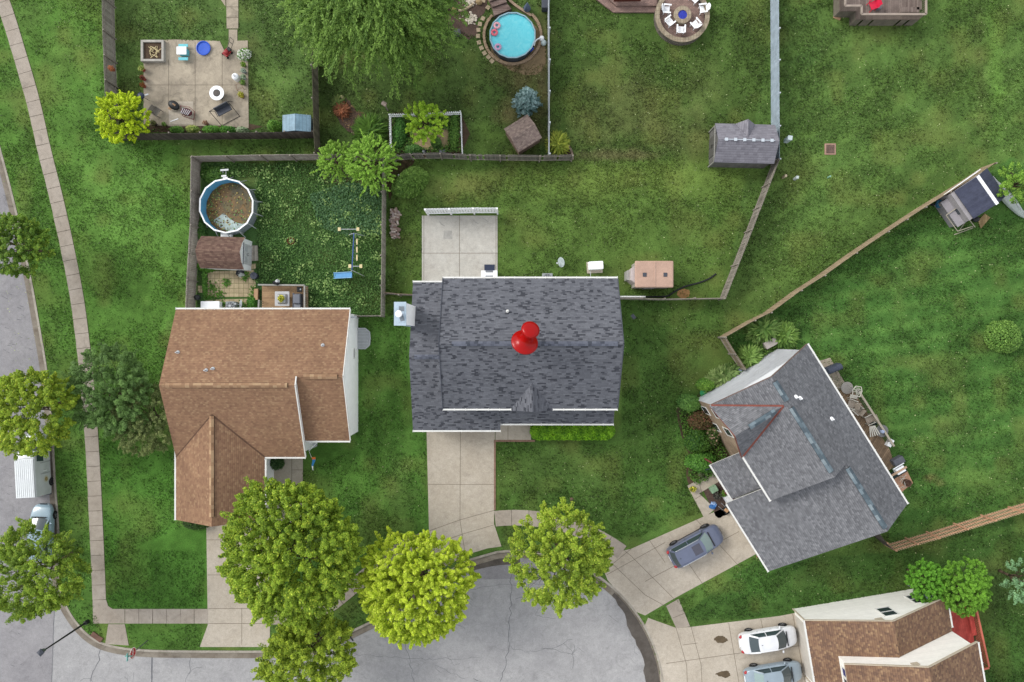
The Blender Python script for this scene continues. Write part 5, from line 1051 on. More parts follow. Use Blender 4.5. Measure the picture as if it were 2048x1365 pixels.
def car(name,label,cat,pm,L,Wd,st,belt,roof,zb_,zr_,fw,wheelx,wr=.33,glass_rear=None,suv=False,sill=None):
    """local frame: +x forward. st: body stations (x, halfwidth, ztop). belt/roof: (x_rear,x_front,halfwidth)"""
    t=thing(name,label,cat)
    mb=MB(); zb=.24; sec=[]
    for x,w,zt in st:
        pts=[(0,zb),(w*.80,zb),(w*.96,zb+.1),(w,zb+.28),(w*.995,zb+(zt-zb)*.68),(w*.955,zt-.06),(w*.84,zt),(w*.45,zt+.03),(0,zt+.04)]
        sec.append([(x,y,z) for y,z in pts]+[(x,-y,z) for y,z in pts[-2:0:-1]])
    n=len(sec[0]); vs=[p for s_ in sec for p in s_]; fs=[]
    for i in range(len(sec)-1):
        for j in range(n): k=(j+1)%n; fs.append((i*n+j,i*n+k,(i+1)*n+k,(i+1)*n+j))
    fs.append(tuple(range(n))); fs.append(tuple(reversed([(len(sec)-1)*n+j for j in range(n)])))
    mb.add(vs,fs); body=mb.build('body',pm,t,smooth=True,sub=2)
    xb0,xb1,wb=belt; xr0,xr1,wr_=roof
    def grid(f,nu,nv,q):
        vs=[f(i/nu,j/nv) for i in range(nu+1) for j in range(nv+1)]; q.add(vs,[(i*(nv+1)+j,(i+1)*(nv+1)+j,(i+1)*(nv+1)+j+1,i*(nv+1)+j+1) for i in range(nu) for j in range(nv)])
    lerp=lambda a,b,t_: a+(b-a)*t_
    q=MB(); 
    def roofp(a,b_): 
        x=lerp(xr0,xr1,a); y=lerp(-wr_,wr_,b_); s_=abs(2*b_-1); xx=x+( .10*(1-s_**2) if a>.5 else -.06*(1-s_**2))*abs(2*a-1)
        return (xx,y,zr_+.045-.05*s_**3-.04*abs(2*a-1)**2)
    grid(roofp,10,8,q)
    q.build('roof',pm,t,smooth=True)
    def wsp(x_b,x_r,bow,o=0):
        def f(a,b_):
            s_=2*b_-1; wv=lerp(wb-.07,wr_-.03,a); zz=lerp(zb_,zr_+.0,a)-.03*abs(s_)**3*a
            return (lerp(x_b+bow*(1-s_*s_)*1.6,x_r+bow*.8*(1-s_*s_),a),s_*wv,zz)
        return f
    q=MB(); grid(wsp(xb1,xr1,.12),5,8,q); q.build('windshield',CARGL if not suv else CARGL2,t,smooth=True)
    q=MB(); grid(wsp(xb0,xr0,-.08),5,8,q); q.build('rear_window',glass_rear or CARGL,t,smooth=True)
    xm=lerp(xb0,xb1,.48)
    for s_ in(1,-1):
        for (a0,a1,b0,b1) in ((xb0+.12,xm-.04,lerp(xr0,xb0,.12)+.1,xm-.04),(xm+.04,xb1-.12,xm+.04,xr1-.02)):
            q=MB(); 
            def f(a,b_,a0=a0,a1=a1,b0=b0,b1=b1): x=lerp(lerp(a0,a1,b_),lerp(b0,b1,b_),a); return (x,s_*(lerp(wb-.02,wr_+.015,a)+.03*math.sin(a*math.pi)),lerp(zb_,zr_-.04,a))
            grid(f,3,4,q); q.build('side_window',CARGL,t,smooth=True)
    q=MB(); 
    for s_ in(1,-1):
        q.beam((xb1+.03,s_*(wb-.05),zb_-.03),(xr1,s_*wr_,zr_-.03),.08,.06); q.beam((xb0-.03,s_*(wb-.05),zb_-.03),(xr0,s_*wr_,zr_-.03),.14,.07); q.beam((xm,s_*(wb-.0),zb_-.02),(xm,s_*(wr_+.015),zr_-.03),.07,.05); q.beam((xr0,s_*(wr_),zr_-.02),(xr1,s_*(wr_),zr_-.02),.07,.06)
    o=q.build('pillars',pm,t,bevel=.02)
    for wx in wheelx:
        for s_ in(1,-1):
            c=Vector((wx,s_*(fw-.09),wr)); Mx=Matrix.Rotation(R(-90*s_),3,'X'); wq=bpy.data.objects.new('wheel',None); C.objects.link(wq); wq.parent=t; wq.location=c
            q=MB(); q.lathe(c,[(wr*.6,-.1),(wr*.93,-.11),(wr,-.07),(wr,.07),(wr*.93,.11),(wr*.62,.112)],28,M3=Mx); q.build('tyre',RUBBER,wq,smooth=True)
            q=MB(); q.lathe(c,[(wr*.62,.09),(wr*.62,.113),(wr*.55,.105),(wr*.54,.07),(.0,.07)],28,M3=Mx)
            for k in range(7):
                a=k*2*math.pi/7; d0=Mx@Vector((0,0,.10)); e=Mx@Vector((math.cos(a)*wr*.56,math.sin(a)*wr*.56,.10)); q.beam(c+d0,c+e,.05,.02)
            q.lathe(c,[(0.0,.115),(.06,.11),(.07,.1)],10,M3=Mx); q.build('rim',RIM,wq)
            q=MB(); q.lathe(c,[(wr*1.03,-.12),(wr*1.14,-.10),(wr*1.14,.06),(wr*1.03,.07)],28,M3=Mx,cap=False); q.build('wheel_arch',BLACK,t)
    xf,wf,zf=st[-2]; xr,wre,zre=st[1]
    for s_ in(1,-1):
        q=MB(); q.ell((xf-.12,s_*(wf*.76),zf-.05),(.17,.14,.05),12,8,rz=-s_*R(40)); q.build('headlight',HLT,t,smooth=True)
        q=MB(); q.ell((xr+.02,s_*(wre*.84),zre-.07),(.16,.13,.10),12,8,rz=s_*R(35)); q.build('taillight',RED,t,smooth=True)
        q=MB(); q.ell((xb1-.25,s_*(fw+.10),zb_+.06),(.08,.12,.075),12,8); q.beam((xb1-.22,s_*(fw-.08),zb_),(xb1-.24,s_*(fw+.06),zb_+.04),.04,.04); q.build('mirror',pm,t,smooth=True)
        for hx in (xm-.55,xm+.55):
            q=MB(); q.box((hx,s_*(fw*.992),zb_-.16),(.18,.035,.035)); q.build('door_handle',CHR if not suv else pm,t,bevel=.01)
    q=MB(); q.box((st[-1][0]-.0,0,.52),(.06,st[-1][1]*1.3,.16)); q.build('grille',BLACK,t,bevel=.02)
    q=MB(); q.box((xb1+.22,0,zb_+.055),(.10,wb*1.55,.02)); q.build('cowl',BLACK,t,bevel=.01)
    q=MB(); q.box((st[0][0]+.0,0,.60),(.05,.5,.14)); q.build('number_plate',WHITE,t)
    q=MB(); q.tube((xr0+.25,0,zr_+.03),(xr0+.12,0,zr_+.12),.02,.01); q.build('antenna',BLACK,t)
    q=MB(); q.beam((xm,fw*.998,.35),(xm,fw*.99,zb_-.05),.015,.02); q.beam((xm,-fw*.998,.35),(xm,-fw*.99,zb_-.05),.015,.02)
    for s_ in (1,-1):
        q2=MB(); q2.beam((xm,s_*(fw+.004),.38),(xm,s_*(fw*.985),zb_-.06),.014,.02); q2.build('door_seam',BLACK,t)
    return t
def sedan(label,pc,glass_rear=None,name='sedan'):
    st=[(-2.38,.55,.62),(-2.30,.74,.86),(-2.05,.86,.99),(-1.55,.90,1.02),(-.8,.91,.98),(0,.92,.96),(.75,.92,.96),(1.15,.90,.94),(1.7,.87,.86),(2.15,.76,.74),(2.32,.60,.60),(2.38,.42,.50)]
    return car(name,label,'car',paint(name+'_paint',pc),4.76,1.84,st,(-1.72,1.18,.80),(-1.02,.42,.60),.97,1.42,.90,(-1.42,1.42),.32,glass_rear)
s1=sedan('white sedan parked in front of the garage with its side toward the lawn',(232,234,238)); 
s1.location=at(1531,1272,0); s1.rotation_euler=(0,0,R(9))
s2=sedan('silver-blue sedan parked parallel to the white sedan, cut by the picture bottom',(148,164,176),CARGL2,'sedan')
s2.location=at(1541,1342,0); s2.rotation_euler=(0,0,R(9))
s3=sedan('pale metallic blue car parked at the kerb partly under a street tree',(150,174,188),None,'parked_car'); s3.location=at(84,1063,0); s3.location.x=at(92,1063,0).x; s3.rotation_euler=(0,0,R(88))
st=[(-2.36,.60,.80),(-2.28,.80,1.02),(-2.0,.90,1.10),(-1.4,.94,1.10),(-.6,.95,1.08),(.2,.95,1.07),(.95,.94,1.08),(1.4,.92,1.05),(1.9,.87,.97),(2.22,.76,.86),(2.36,.58,.72),(2.40,.42,.6)]
suv=car('suv','dark blue-grey estate-style suv with silver roof rails on the angled driveway','car',paint('suv_paint',(96,104,128)),4.8,1.9,st,(-2.12,1.12,.84),(-1.85,.45,.66),1.08,1.60,.95,(-1.45,1.43),.37,None,True)
q=MB(); q.box((0,0,.42),(3.2,1.90,.22)); q.build('side_cladding',BLACK,suv,bevel=.04)
for s_ in(1,-1):
    q=MB(); q.path([(-1.75,s_*.68,1.62),(-1.6,s_*.68,1.68),(-.6,s_*.68,1.695),(.3,s_*.68,1.67),(.42,s_*.68,1.61)],.025,8); q.build('roof_rail',CHR,suv)
q=MB(); q.box((-.1,0,1.652),(.72,.80,.02)); q.build('sunroof',M('sunroof_glass',S(70,70,84),.12,.1,1,spec=.8),suv,bevel=.008)
suv.location=at(1386,1086,0); suv.rotation_euler=(0,0,R(28.5))
# van
def van():
    t=thing('van','white and grey panel van with ladder-ribbed roof and round door emblem at the kerb','van'); pm=paint('van_paint',(206,210,212),.4)
    mb=MB(); sec=[]; st=[(-2.55,.86,1.95),(-2.5,.92,2.05),(-1.0,.93,2.1),(.7,.93,2.1),(1.15,.92,1.95),(1.75,.90,1.22),(2.3,.86,1.08),(2.5,.74,.8)]
    for x,w,zt in st:
        pts=[(0,.3),(w*.95,.3),(w,.5),(w,1.1 if zt>1.3 else zt*.8),(w*.98,min(1.3,zt*.9)),(w*.86,zt-.06),(w*.78,zt),(0,zt+.04)]; sec.append([(x,y,z) for y,z in pts]+[(x,-y,z) for y,z in pts[-2:0:-1]])
    n=len(sec[0]); vs=[p for s_ in sec for p in s_]; fs=[(i*n+j,i*n+(j+1)%n,(i+1)*n+(j+1)%n,(i+1)*n+j) for i in range(len(sec)-1) for j in range(n)]+[tuple(range(n)),tuple(reversed([(len(sec)-1)*n+j for j in range(n)]))]
    mb.add(vs,fs); mb.build('body',pm,t,smooth=False,bevel=.04)
    q=MB(); q.box((-.95,0,2.16),(3.1,1.50,.03))
    for k in range(9): q.box((-.95,-.64+k*.16,2.185),(3.0,.045,.03))
    q.build('roof_panel',M('van_roof_white',S(236,240,242),.5,.08),t)
    for s_ in(1,-1):
        q=MB(); q.face([(.25,s_*.93,1.2),(1.2,s_*.925,1.2),(1.05,s_*.86,1.85),(.35,s_*.87,1.88)][::s_]); so=q.build('side_window',CARGL,t); m_=so.modifiers.new('s','SOLIDIFY'); m_.thickness=.02; m_.offset=1
        q=MB(); Mx=Matrix.Rotation(R(-90*s_),3,'X'); q.lathe((-1.25,s_*.935,1.0),[(.0,.01),(.26,.01),(.28,0)],24,M3=Mx); q.build('emblem',M('emblem_cream_'+str(s_),S(206,204,186),.5),t)
        q=MB(); q.lathe((-1.25,s_*.95,1.0),[(.0,.004),(.16,.004),(.17,0)],18,M3=Mx); q.build('emblem_mark',M('emblem_gold_'+str(s_),S(168,150,104),.6,.5,9),t)
        q=MB(); q.beam((-.75,s_*.94,.5),(-.75,s_*.94,1.6),.02,.02); q.build('door_seam',DGREY,t)
        q=MB(); q.beam((.15,s_*.94,.4),(.15,s_*.93,1.6),.02,.02); q.build('door_seam',DGREY,t)
        q=MB(); q.box((-.55,s_*.95,1.1),(.05,.03,.5)); q.build('door_handle',WHITE,t)
        q=MB(); q.box((-2.53,s_*.78,1.2),(.06,.14,.5)); q.build('taillight',RED,t)
        q=MB(); q.ell((2.36,s_*.68,.86),(.16,.14,.1)); q.build('headlight',HLT,t,smooth=True)
        q=MB(); q.ell((1.35,s_*1.04,1.35),(.07,.1,.14)); q.build('mirror',BLACK,t,smooth=True)
        for wx in(-1.6,1.6):
            wr=.35; c=Vector((wx,s_*.84,wr)); wq=bpy.data.objects.new('wheel',None); C.objects.link(wq); wq.parent=t; wq.location=c
            q=MB(); q.lathe(c,[(wr*.6,-.1),(wr*.93,-.11),(wr,-.07),(wr,.07),(wr*.93,.11),(wr*.62,.112)],28,M3=Mx); q.build('tyre',RUBBER,wq,smooth=True)
            q=MB(); q.lathe(c,[(wr*.62,.09),(wr*.6,.113),(wr*.3,.08),(.0,.10)],20,M3=Mx); q.build('rim',RIM,wq)
    q=MB(); q.face([(1.2,-.78,1.9),(1.2,.78,1.9),(1.72,.82,1.25),(1.72,-.82,1.25)][::-1]); so=q.build('windshield',CARGL,t); m_=so.modifiers.new('s','SOLIDIFY'); m_.thickness=.03; m_.offset=0
    q=MB(); q.box((-2.6,0,.45),(.12,1.8,.18)); q.build('bumper',DGREY,t,bevel=.03)
    return t
vn=van(); vn.location=at(64,925,0); vn.location.x=at(83,925,0).x; vn.rotation_euler=(0,0,R(93))
for v_ in (vn,s3): v_.location.z=ROADZ
for v_ in (s1,s2,suv): v_.location.z=.035
# ---------------- red map pin standing on the roof ----------------
pin=thing('push_pin','giant glossy red push pin stuck in the dark slate roof','push pin',at(1035,715,7.8))
PR,nt,b=newmat('pin_red'); b.inputs['Base Color'].default_value=S(176,2,2,.7); b.inputs['Roughness'].default_value=.28; b.inputs['Specular IOR Level'].default_value=.2; b.inputs['Coat Weight'].default_value=.12; b.inputs['Coat Roughness'].default_value=.05
b.inputs['Subsurface Weight'].default_value=0
A=Vector(at(1035,715,7.75)); fl_=Vector(at(1048,681,9.7)); hd_=Vector(at(1061,660,11.4)); ax=(hd_-A).normalized(); up=Vector((0,0,1)); X=up.cross(ax).normalized(); Y=ax.cross(X); M3=Matrix((X,Y,ax)).transposed()
q=MB(); q.tube(A,fl_,.05,.09,12); q.build('needle',METAL,pin,smooth=True)
df=(fl_-A).dot(ax); dh=(hd_-A).dot(ax)
prof=[(.0,df-.16),(.5,df-.15),(.86,df-.08),(.97,df+.03),(.94,df+.12),(.78,df+.2),(.5,df+.34),(.36,df+.6),(.33,df+.9),(.36,dh-.5),(.5,dh-.28),(.62,dh-.12),(.64,dh+.0),(.6,dh+.12),(.45,dh+.2),(.22,dh+.235),(.0,dh+.24)]
q=MB(); q.lathe(A,prof,40,M3=M3); q.build('head',PR,pin,smooth=True,sub=1)
# ---------------- pools ----------------
def noisecol(name,base,stops,scale,rough=.5,bscale=.0):
    m,nt,b=newmat(name); co=geoco(nt); n=noise(nt,scale,6,.7,co,1.0); n2=noise(nt,scale*6,4,.8,co); c=ramp(nt,n.outputs[0],stops); c=mixc(nt,1.0,c,ramp(nt,n2.outputs[0],[(.3,g(.55)),(.7,g(1.35))]),'MULTIPLY')
    nt.links.new(c,b.inputs['Base Color']); b.inputs['Roughness'].default_value=rough; return m
p=at(453,412,1.22); pool=thing('round_pool','drained round pool with blue liner and brown leaf sludge','pool',(p.x,p.y,0)); PRr=54*(H-1.22)/F; ns=14
def ngon(r,z,n=ns,ph=.2): return [(p.x+r*math.cos(ph+2*math.pi*i/n),p.y+r*math.sin(ph+2*math.pi*i/n),z) for i in range(n)]
LIN=M('pool_liner_blue',S(104,176,214),.5,.12,1); 
q=MB(); a=ngon(PRr-.05,.08); b_=ngon(PRr-.05,1.2)
for i in range(ns): j=(i+1)%ns; q.face([a[i],b_[i],b_[j],a[j]])
lo_=q.build('liner',LIN,pool)
q=MB(); a=ngon(PRr+.03,0.0); b_=ngon(PRr+.03,1.2)
for i in range(ns): j=(i+1)%ns; q.face([a[i],a[j],b_[j],b_[i]])
q.build('wall',M('pool_wall_grey',S(140,150,156),.5,.2,2),pool)
q=MB()
for i in range(ns): a=ngon(PRr,1.24); q.beam(a[i],a[(i+1)%ns],.11,.06)
q.build('rim',WHITE,pool)
for i in range(ns):
    a=ngon(PRr+.06,0)[i]; c=ngon(PRr+.42,.02)[i]; q=MB(); q.beam((a[0],a[1],.0),(a[0],a[1],1.2),.06,.06); q.beam((a[0],a[1],.95),(c[0],c[1],.02),.05,.05); q.build('strut',LGREY,pool)
POOLW=noisecol('leaf_sludge',None,[(.25,S(58,54,28)),(.42,S(84,74,34)),(.53,S(126,90,36)),(.60,S(86,76,36)),(.72,S(112,104,54))],.55,.35)
q=MB(); q.face(ngon(PRr-.09,.20,40)); q.build('sludge',POOLW,pool)
q=MB(); rr=random.Random(2)
cl=[(p.x-1.55+.2,p.y-.35,0),]
P=catmull([(430,432),(420,440),(428,450),(442,458),(460,463),(478,458),(490,448),(494,440),(480,446),(466,444),(452,436),(440,426),(430,432)],5)[:-1]
q.prism([at(x+8,y+2,.2)[:2] for x,y in P],.2,.215); q.build('silt',noisecol('pale_silt',None,[(.3,S(110,104,70)),(.42,S(168,184,176)),(.6,S(190,206,200)),(.75,S(170,150,96))],1.6,.5),pool)
q=MB()
for i in range(300):
    if i<120: a=math.radians(rr.gauss(185,38)); d_=PRr*rr.uniform(.55,.93)
    else: a=rr.uniform(0,6.28); d_=PRr*.93*math.sqrt(rr.random())
    x,y=p.x+d_*math.cos(a),p.y+d_*math.sin(a); s_=rr.uniform(.03,.08); z=.225+rr.uniform(0,.03); t=rr.uniform(0,6)
    q.face([(x+s_*math.cos(t+k*1.57),y+s_*math.sin(t+k*1.57),z) for k in range(4)],i%3)
so=q.build('leaf_litter',[M('litter_green',S(120,150,84),.8),M('litter_tan',S(184,160,96),.8),M('litter_brown',S(96,70,40),.8)],pool); so['kind']='stuff'; so['label']='fallen leaves floating in the drained pool'
ld=thing('pool_ladder','white ladder lying in pieces above the drained pool','ladder',at(449,355,0))
for a_,b_ in (((441,341),(457,340)),((443,353),(453,352)),((446,357),(456,356))): q=MB(); q.beam(at(*a_,.5),at(*b_,.5),.14,.05); q.build('step',WHITE,ld)
for a_,b_ in (((446,341),(447,358)),((452,341),(452,357))): q=MB(); q.beam(at(*a_,.46),at(*b_,.3),.04,.04); q.build('rail',LGREY,ld)
q=MB(); q.box(at(454,470.5,.25),(.85,.35,.5)); tag(q.build('pool_box',WHITE,None,bevel=.03),'white plastic pool skimmer box between pool and barn shed','pool box')
# turquoise pool
p=at(1025,71,.95); tp=thing('turquoise_pool','round above-ground pool full of bright turquoise water','pool',(p.x,p.y,0)); PRr=45.5*(H-.95)/F; ns=16
q=MB(); q.face(ngon(PRr-.06,.86,48)); 
WAT,nt,b=newmat('pool_water'); co=geoco(nt); n=noise(nt,2.2,5,.7,co,1.5); c=ramp(nt,n.outputs[0],[(.3,S(84,200,216)),(.6,S(112,214,226)),(.8,S(140,222,228))]); nt.links.new(c,b.inputs['Base Color']); b.inputs['Roughness'].default_value=.12; bump(nt,b,n.outputs[0],.08,.05)
q.build('water',WAT,tp)
q=MB(); a=ngon(PRr,0,ns); b_=ngon(PRr,.92,ns)
for i in range(ns): j=(i+1)%ns; q.face([a[i],a[j],b_[j],b_[i]])
q.build('wall',M('pool_wall_dark',S(66,74,84),.5,.25,2),tp)
q=MB(); a=ngon(PRr,.95,ns)
for i in range(ns): q.beam(a[i],a[(i+1)%ns],.10,.05)
q.build('rim',M('rim_blue_grey',S(150,184,198),.5,.15,2),tp)
sr=thing('stone_ring','low ring of tan edging stones around the turquoise pool','edging',(p.x,p.y,0))
def circ(cx,cy,r,a0,a1,n): return [(cx+r*math.cos(R(a0+(a1-a0)*i/n)),cy-r*math.sin(R(a0+(a1-a0)*i/n))) for i in range(n+1)]
c0=circ(1025,72,57,-225,48,90)
rr=random.Random(9); q=MB()
for i in range(90):
    a=at(*c0[i],.1); b_=at(*c0[i+1],.1); q.beam(a.lerp(b_,.04),a.lerp(b_,.96),.22+rr.uniform(-.03,.03),.22+rr.uniform(-.03,.05))
q.build('stones',M('edging_stone',S(164,142,118),.9,.3,5,fine=.25),sr)
c1=[(1003,30),(990,14),(978,0),(970,-20)]; c2=[(1062,32),(1034,14),(1016,-2),(1008,-20)]
for cc_ in (c1,c2):
    q=MB()
    for a_,b_ in zip(catmull(cc_,4)[:-1],catmull(cc_,4)[1:]): q.beam(at(*a_,.1),at(*b_,.1),.2,.24)
    q.build('border_stones',M('edging_stone_b',S(168,146,124),.9,.3,5,fine=.25),sr)
WSTEP=Mboards('old_step_wood',S(150,132,124),S(112,94,88),.16,1,.4)
stp=thing('wooden_steps','weathered wooden steps leading down to the turquoise pool','steps',at(1002,10,0))
for k,(a_,b_,c_,d_) in enumerate((((976,-12),(1004,-16),(1008,-2),(980,8)),((981,9),(1009,0),(1014,8),(985,18)),((985,19),(1014,9),(1023,20),(988,34)))):
    q=MB(); q.prism([at(*v,.3)[:2] for v in (a_,b_,c_,d_)],0,.75-.15*k); q.build('tread',WSTEP,stp)
for x,y,cc_,lab in ((994,52,(226,170,180),'pink and white pool ring floating at the upper left of the turquoise pool'),(989,66,(222,110,126),'red-pink pool ring floating at the left of the turquoise pool'),(996,95,(198,160,190),'lilac pool ring floating at the lower left of the turquoise pool')):
    c=at(x,y,.9); q=MB(); prof=[(.2+.1*math.cos(t_),.05+.08*math.sin(t_)) for t_ in [i*math.pi/4 for i in range(9)]]; q.lathe((0,0,0),prof,16,cap=False); o=q.build('pool_ring',[M('ring_'+str(x),S(*cc_),.4,.4,9)],None,smooth=True); o.location=c; tag(o,lab,'pool ring',group='inflatable rings in the turquoise pool')
pump=thing('pool_pump','white and blue pump and filter with hose at the right side of the turquoise pool','pool pump',at(1086,84,0))
q=MB(); q.lathe(at(1083,80,0),[(.2,0),(.22,.3),(.15,.4),(.05,.45)],14); q.build('tank',WHITE,pump,smooth=True)
q=MB(); q.lathe(at(1087,88,0),[(.22,0),(.24,.25),(.1,.35)],14); q.build('filter',M('filter_pale',S(188,204,204),.5),pump,smooth=True)
q=MB(); q.path([tuple(at(x,y,.45)) for x,y in catmull([(1068,92),(1070,84),(1075,79),(1083,76)],5)],.06,8); q.build('hose',WHITE,pump)
q=MB(); q.box(at(1063,99,.45),(.4,.22,.2),.7); tag(q.build('pool_vacuum',M('vacuum_blue',S(40,80,190),.4),None,bevel=.04),'bright blue pool vacuum head at the lower right rim','pool cleaner')
for i,(x,y) in enumerate([(967,2),(976,16),(966,38),(960,49),(957,61),(956,73),(958,86),(963,97),(969,107),(977,115),(984,123)]):
    q=MB(); q.box((0,0,.03),(.34,.34,.06)); o=q.build('stepping_stone',STONE,None,bevel=.015); o.location=at(x,y,0); o.rotation_euler=(0,0,R([-10,50,-25,-10,0,0,15,25,30,40,45][i])); tag(o,'square tan stepping stone in the curved row around the turquoise pool','stepping stone','stepping stones west of the turquoise pool')
# ---------------- sheds ----------------
def gshed(name,label,cat,ctr,L,Wd,wh,rh,rot,rm,wm,gm_=None,over=.12,doors=None,cat2=None):
    """gable shed; ridge along local x; ctr world xy"""
    t=thing(name,label,cat)
    q=MB(); q.prism([(-L/2,-Wd/2),(L/2,-Wd/2),(L/2,Wd/2),(-L/2,Wd/2)],0,wh-.02)
    for s_ in(1,-1): q.face([(s_*L/2,-Wd/2,wh-.02),(s_*L/2,Wd/2,wh-.02),(s_*L/2,0,wh+rh-.06)][::s_])
    q.build('wall',wm,t)
    q=MB(); o=over; k=rh/(Wd/2); 
    for s_ in(1,-1): slab(q,[(-L/2-o,0,wh+rh),(L/2+o,0,wh+rh),(L/2+o,s_*(Wd/2+o),wh-k*o),(-L/2-o,s_*(Wd/2+o),wh-k*o)],.06)
    q.build('roof',[rm,wm],t)
    if doors: doors(t)
    t.location=(ctr[0],ctr[1],0); t.rotation_euler=(0,0,R(rot)); return t
# long grey shed
def d1(t):
    q=MB(); q.box((0,.02,.0),(.01,.01,.01))
c=at(1492,284,2.5)
SHR=Mshingle('shed_tile_grey',[(0,S(128,126,134)),(.4,S(136,134,142)),(.7,S(120,118,126)),(.88,S(132,130,138))],.35,.2,.2,.05)
gs=thing('long_shed','long grey plastic shed with skylit ridge and small dormer','shed')
L_,W_=4.55,2.9; WG=Mboards('shed_wall_grey',S(120,118,116),S(108,106,104),.2,0,.2)
q=MB(); q.prism([(-L_/2,-W_/2),(L_/2,-W_/2),(L_/2,W_/2),(-L_/2,W_/2)],0,2.05)
q.face([(-L_/2,W_/2,2.05),(-L_/2,-W_/2,2.05),(-L_/2,0,2.95)]); q.face([(L_/2,-W_/2,2.05),(L_/2,W_/2,2.05),(L_/2,0,2.95)]); q.build('wall',WG,gs)
q=MB(); o_=.15
for s_ in(1,-1): slab(q,[(-L_/2-o_,0,3.0),(L_/2+o_,0,3.0),(L_/2+o_,s_*(W_/2+.12),2.0),(-L_/2-o_,s_*(W_/2+.12),2.0)],.08)
slab(q,[(0,W_/2+.28,2.75),(0,.25,2.85),(-.75,W_/2-.0,2.1),(-.75,W_/2+.12,2.05)],.05); slab(q,[(0,.25,2.85),(0,W_/2+.28,2.75),(.75,W_/2+.12,2.05),(.75,W_/2-.0,2.1)],.05)
q.build('roof',[SHR,DGREY],gs)
q=MB(); q.beam((-L_/2+.3,0,3.02),(L_/2-.2,0,3.02),.05,.05); 
for k in range(6): q.box((-L_/2+.5+k*.72,0,3.03),(.24,.24,.04))
q.build('skylight_strip',M('skylight_pale',S(196,204,212),.4,.05),gs)
for s_ in(1,-1):
    q=MB(); q.box((-L_/2-.03,s_*.42,1.0),(.05,.8,1.8)); dd_=q.build('door',M('shed_door_dark_'+str(s_),S(94,92,90),.6,.15),gs); q=MB(); q.box((-L_/2-.07,s_*.1,1.0),(.04,.03,.3)); q.build('handle',BLACK,dd_)
q=MB(); q.beam((-L_/2-.1,-W_/2-.05,1.9),(-L_/2-.1,W_/2,1.9),.06,.2); q.beam((-L_/2-.05,W_/2,0),(-L_/2-.05,W_/2,2),.08,.08); q.beam((-L_/2-.05,-W_/2,0),(-L_/2-.05,-W_/2,2),.08,.08); q.build('trim',M('shed_trim',S(158,156,152),.6),gs)
gs.location=(c.x+.05,c.y,0); gs.rotation_euler=(0,0,R(-1.5))
# small blue metal shed
BLM=Mboards('blue_metal',S(128,158,176),S(118,148,166),.28,1,.35,.45)
c=at(591,245,1.9); bs=gshed('metal_shed','small blue metal shed with pale ridge in the fence corner','shed',(c.x,c.y),1.25,2.2,1.6,.35,90,BLM,M('blue_wall',S(130,156,172),.5),over=.05)
q=MB(); q.beam((-.66,0,1.98),(.66,0,1.98),.1,.04); q.build('ridge_cap',WHITE,bs); q=MB(); q.box((-.64,0,.8),(.04,1.3,1.45)); q.build('door',M('blue_door',S(150,172,186),.5),bs)
# small brown playhouse shed
BRS=Mshingle('old_shed_shingle',[(0,S(140,124,116)),(.4,S(128,112,106)),(.7,S(150,134,124)),(.88,S(118,104,98))],.2,.11,.25,.12)
c=at(1046,263,2.0); ps=gshed('playhouse','small square brown shingled playhouse turned at an angle','playhouse',(c.x,c.y),2.05,2.05,1.5,.5,62+90+0,BRS,M('playhouse_wall',S(150,128,116),.8,.2),over=.1)
q=MB(); q.box((.55,-.5,1.78),(.28,.42,.05),M3=Matrix.Rotation(-.45,3,'X')@Matrix.Identity(3)); q.build('roof_window',DGREY,ps); q=MB(); q.box((0,1.06,.7),(.7,.05,1.3)); q.build('door',WOODB,ps)
ps.rotation_euler=(0,0,R(32))
# barn shed (gambrel)
c=at(447,505,2.1); bsd=thing('barn_shed','barn-style shed with brown shingle roof and white double doors','shed')
L_,W_=3.35,2.45; prof=[(-W_/2-.08,1.75),(-W_/2*.62,2.35),(0,2.75),(W_/2*.62,2.35),(W_/2+.08,1.75)]
BSH=Mshingle('barn_shingle',[(0,S(122,98,86)),(.4,S(112,88,78)),(.7,S(132,108,94)),(.88,S(104,80,72))],.26,.14,.28,.14)
q=MB()
for (y0,z0),(y1,z1) in zip(prof[:-1],prof[1:]): slab(q,[(-L_/2-.1,y0,z0),(L_/2+.1,y0,z0),(L_/2+.1,y1,z1),(-L_/2-.1,y1,z1)],.06)
q.build('roof',[BSH,WHITE],bsd)
q=MB(); q.prism([(-L_/2,-W_/2),(L_/2,-W_/2),(L_/2,W_/2),(-L_/2,W_/2)],0,1.72)
gp=[(y*.97,z-.05) for y,z in prof]
q.face([(L_/2,y,z) for y,z in gp]); q.face([(-L_/2,y,z) for y,z in gp[::-1]]); q.build('wall',WHITE,bsd)
for s_ in (1,-1):
    q=MB(); q.box((L_/2+.03,s_*.42,.95),(.05,.8,1.7)); dd_=q.build('door',M('barn_door_'+str(s_),S(214,216,218),.5),bsd)
    q=MB(); q.box((L_/2+.07,s_*.42,1.4),(.04,.4,.5)); q.build('pane',LGREY,dd_)
    q=MB(); q.box((L_/2+.08,s_*.08,1.0),(.04,.03,.2)); q.build('handle',BLACK,dd_)
q=MB(); q.box((L_/2+.02,0,1.83),(.05,1.8,.06)); q.build('trim',DGREY,bsd)
bsd.location=(c.x-.2,c.y,0); bsd.rotation_euler=(0,0,R(-2))
q=MB(); q.prism([at(x,y,0)[:2] for x,y in((498,492),(516,492),(517,522),(498,523))],.0,.14); tag(q.build('ramp',WOODG,None),'small grey plank ramp at the barn shed doors','ramp')
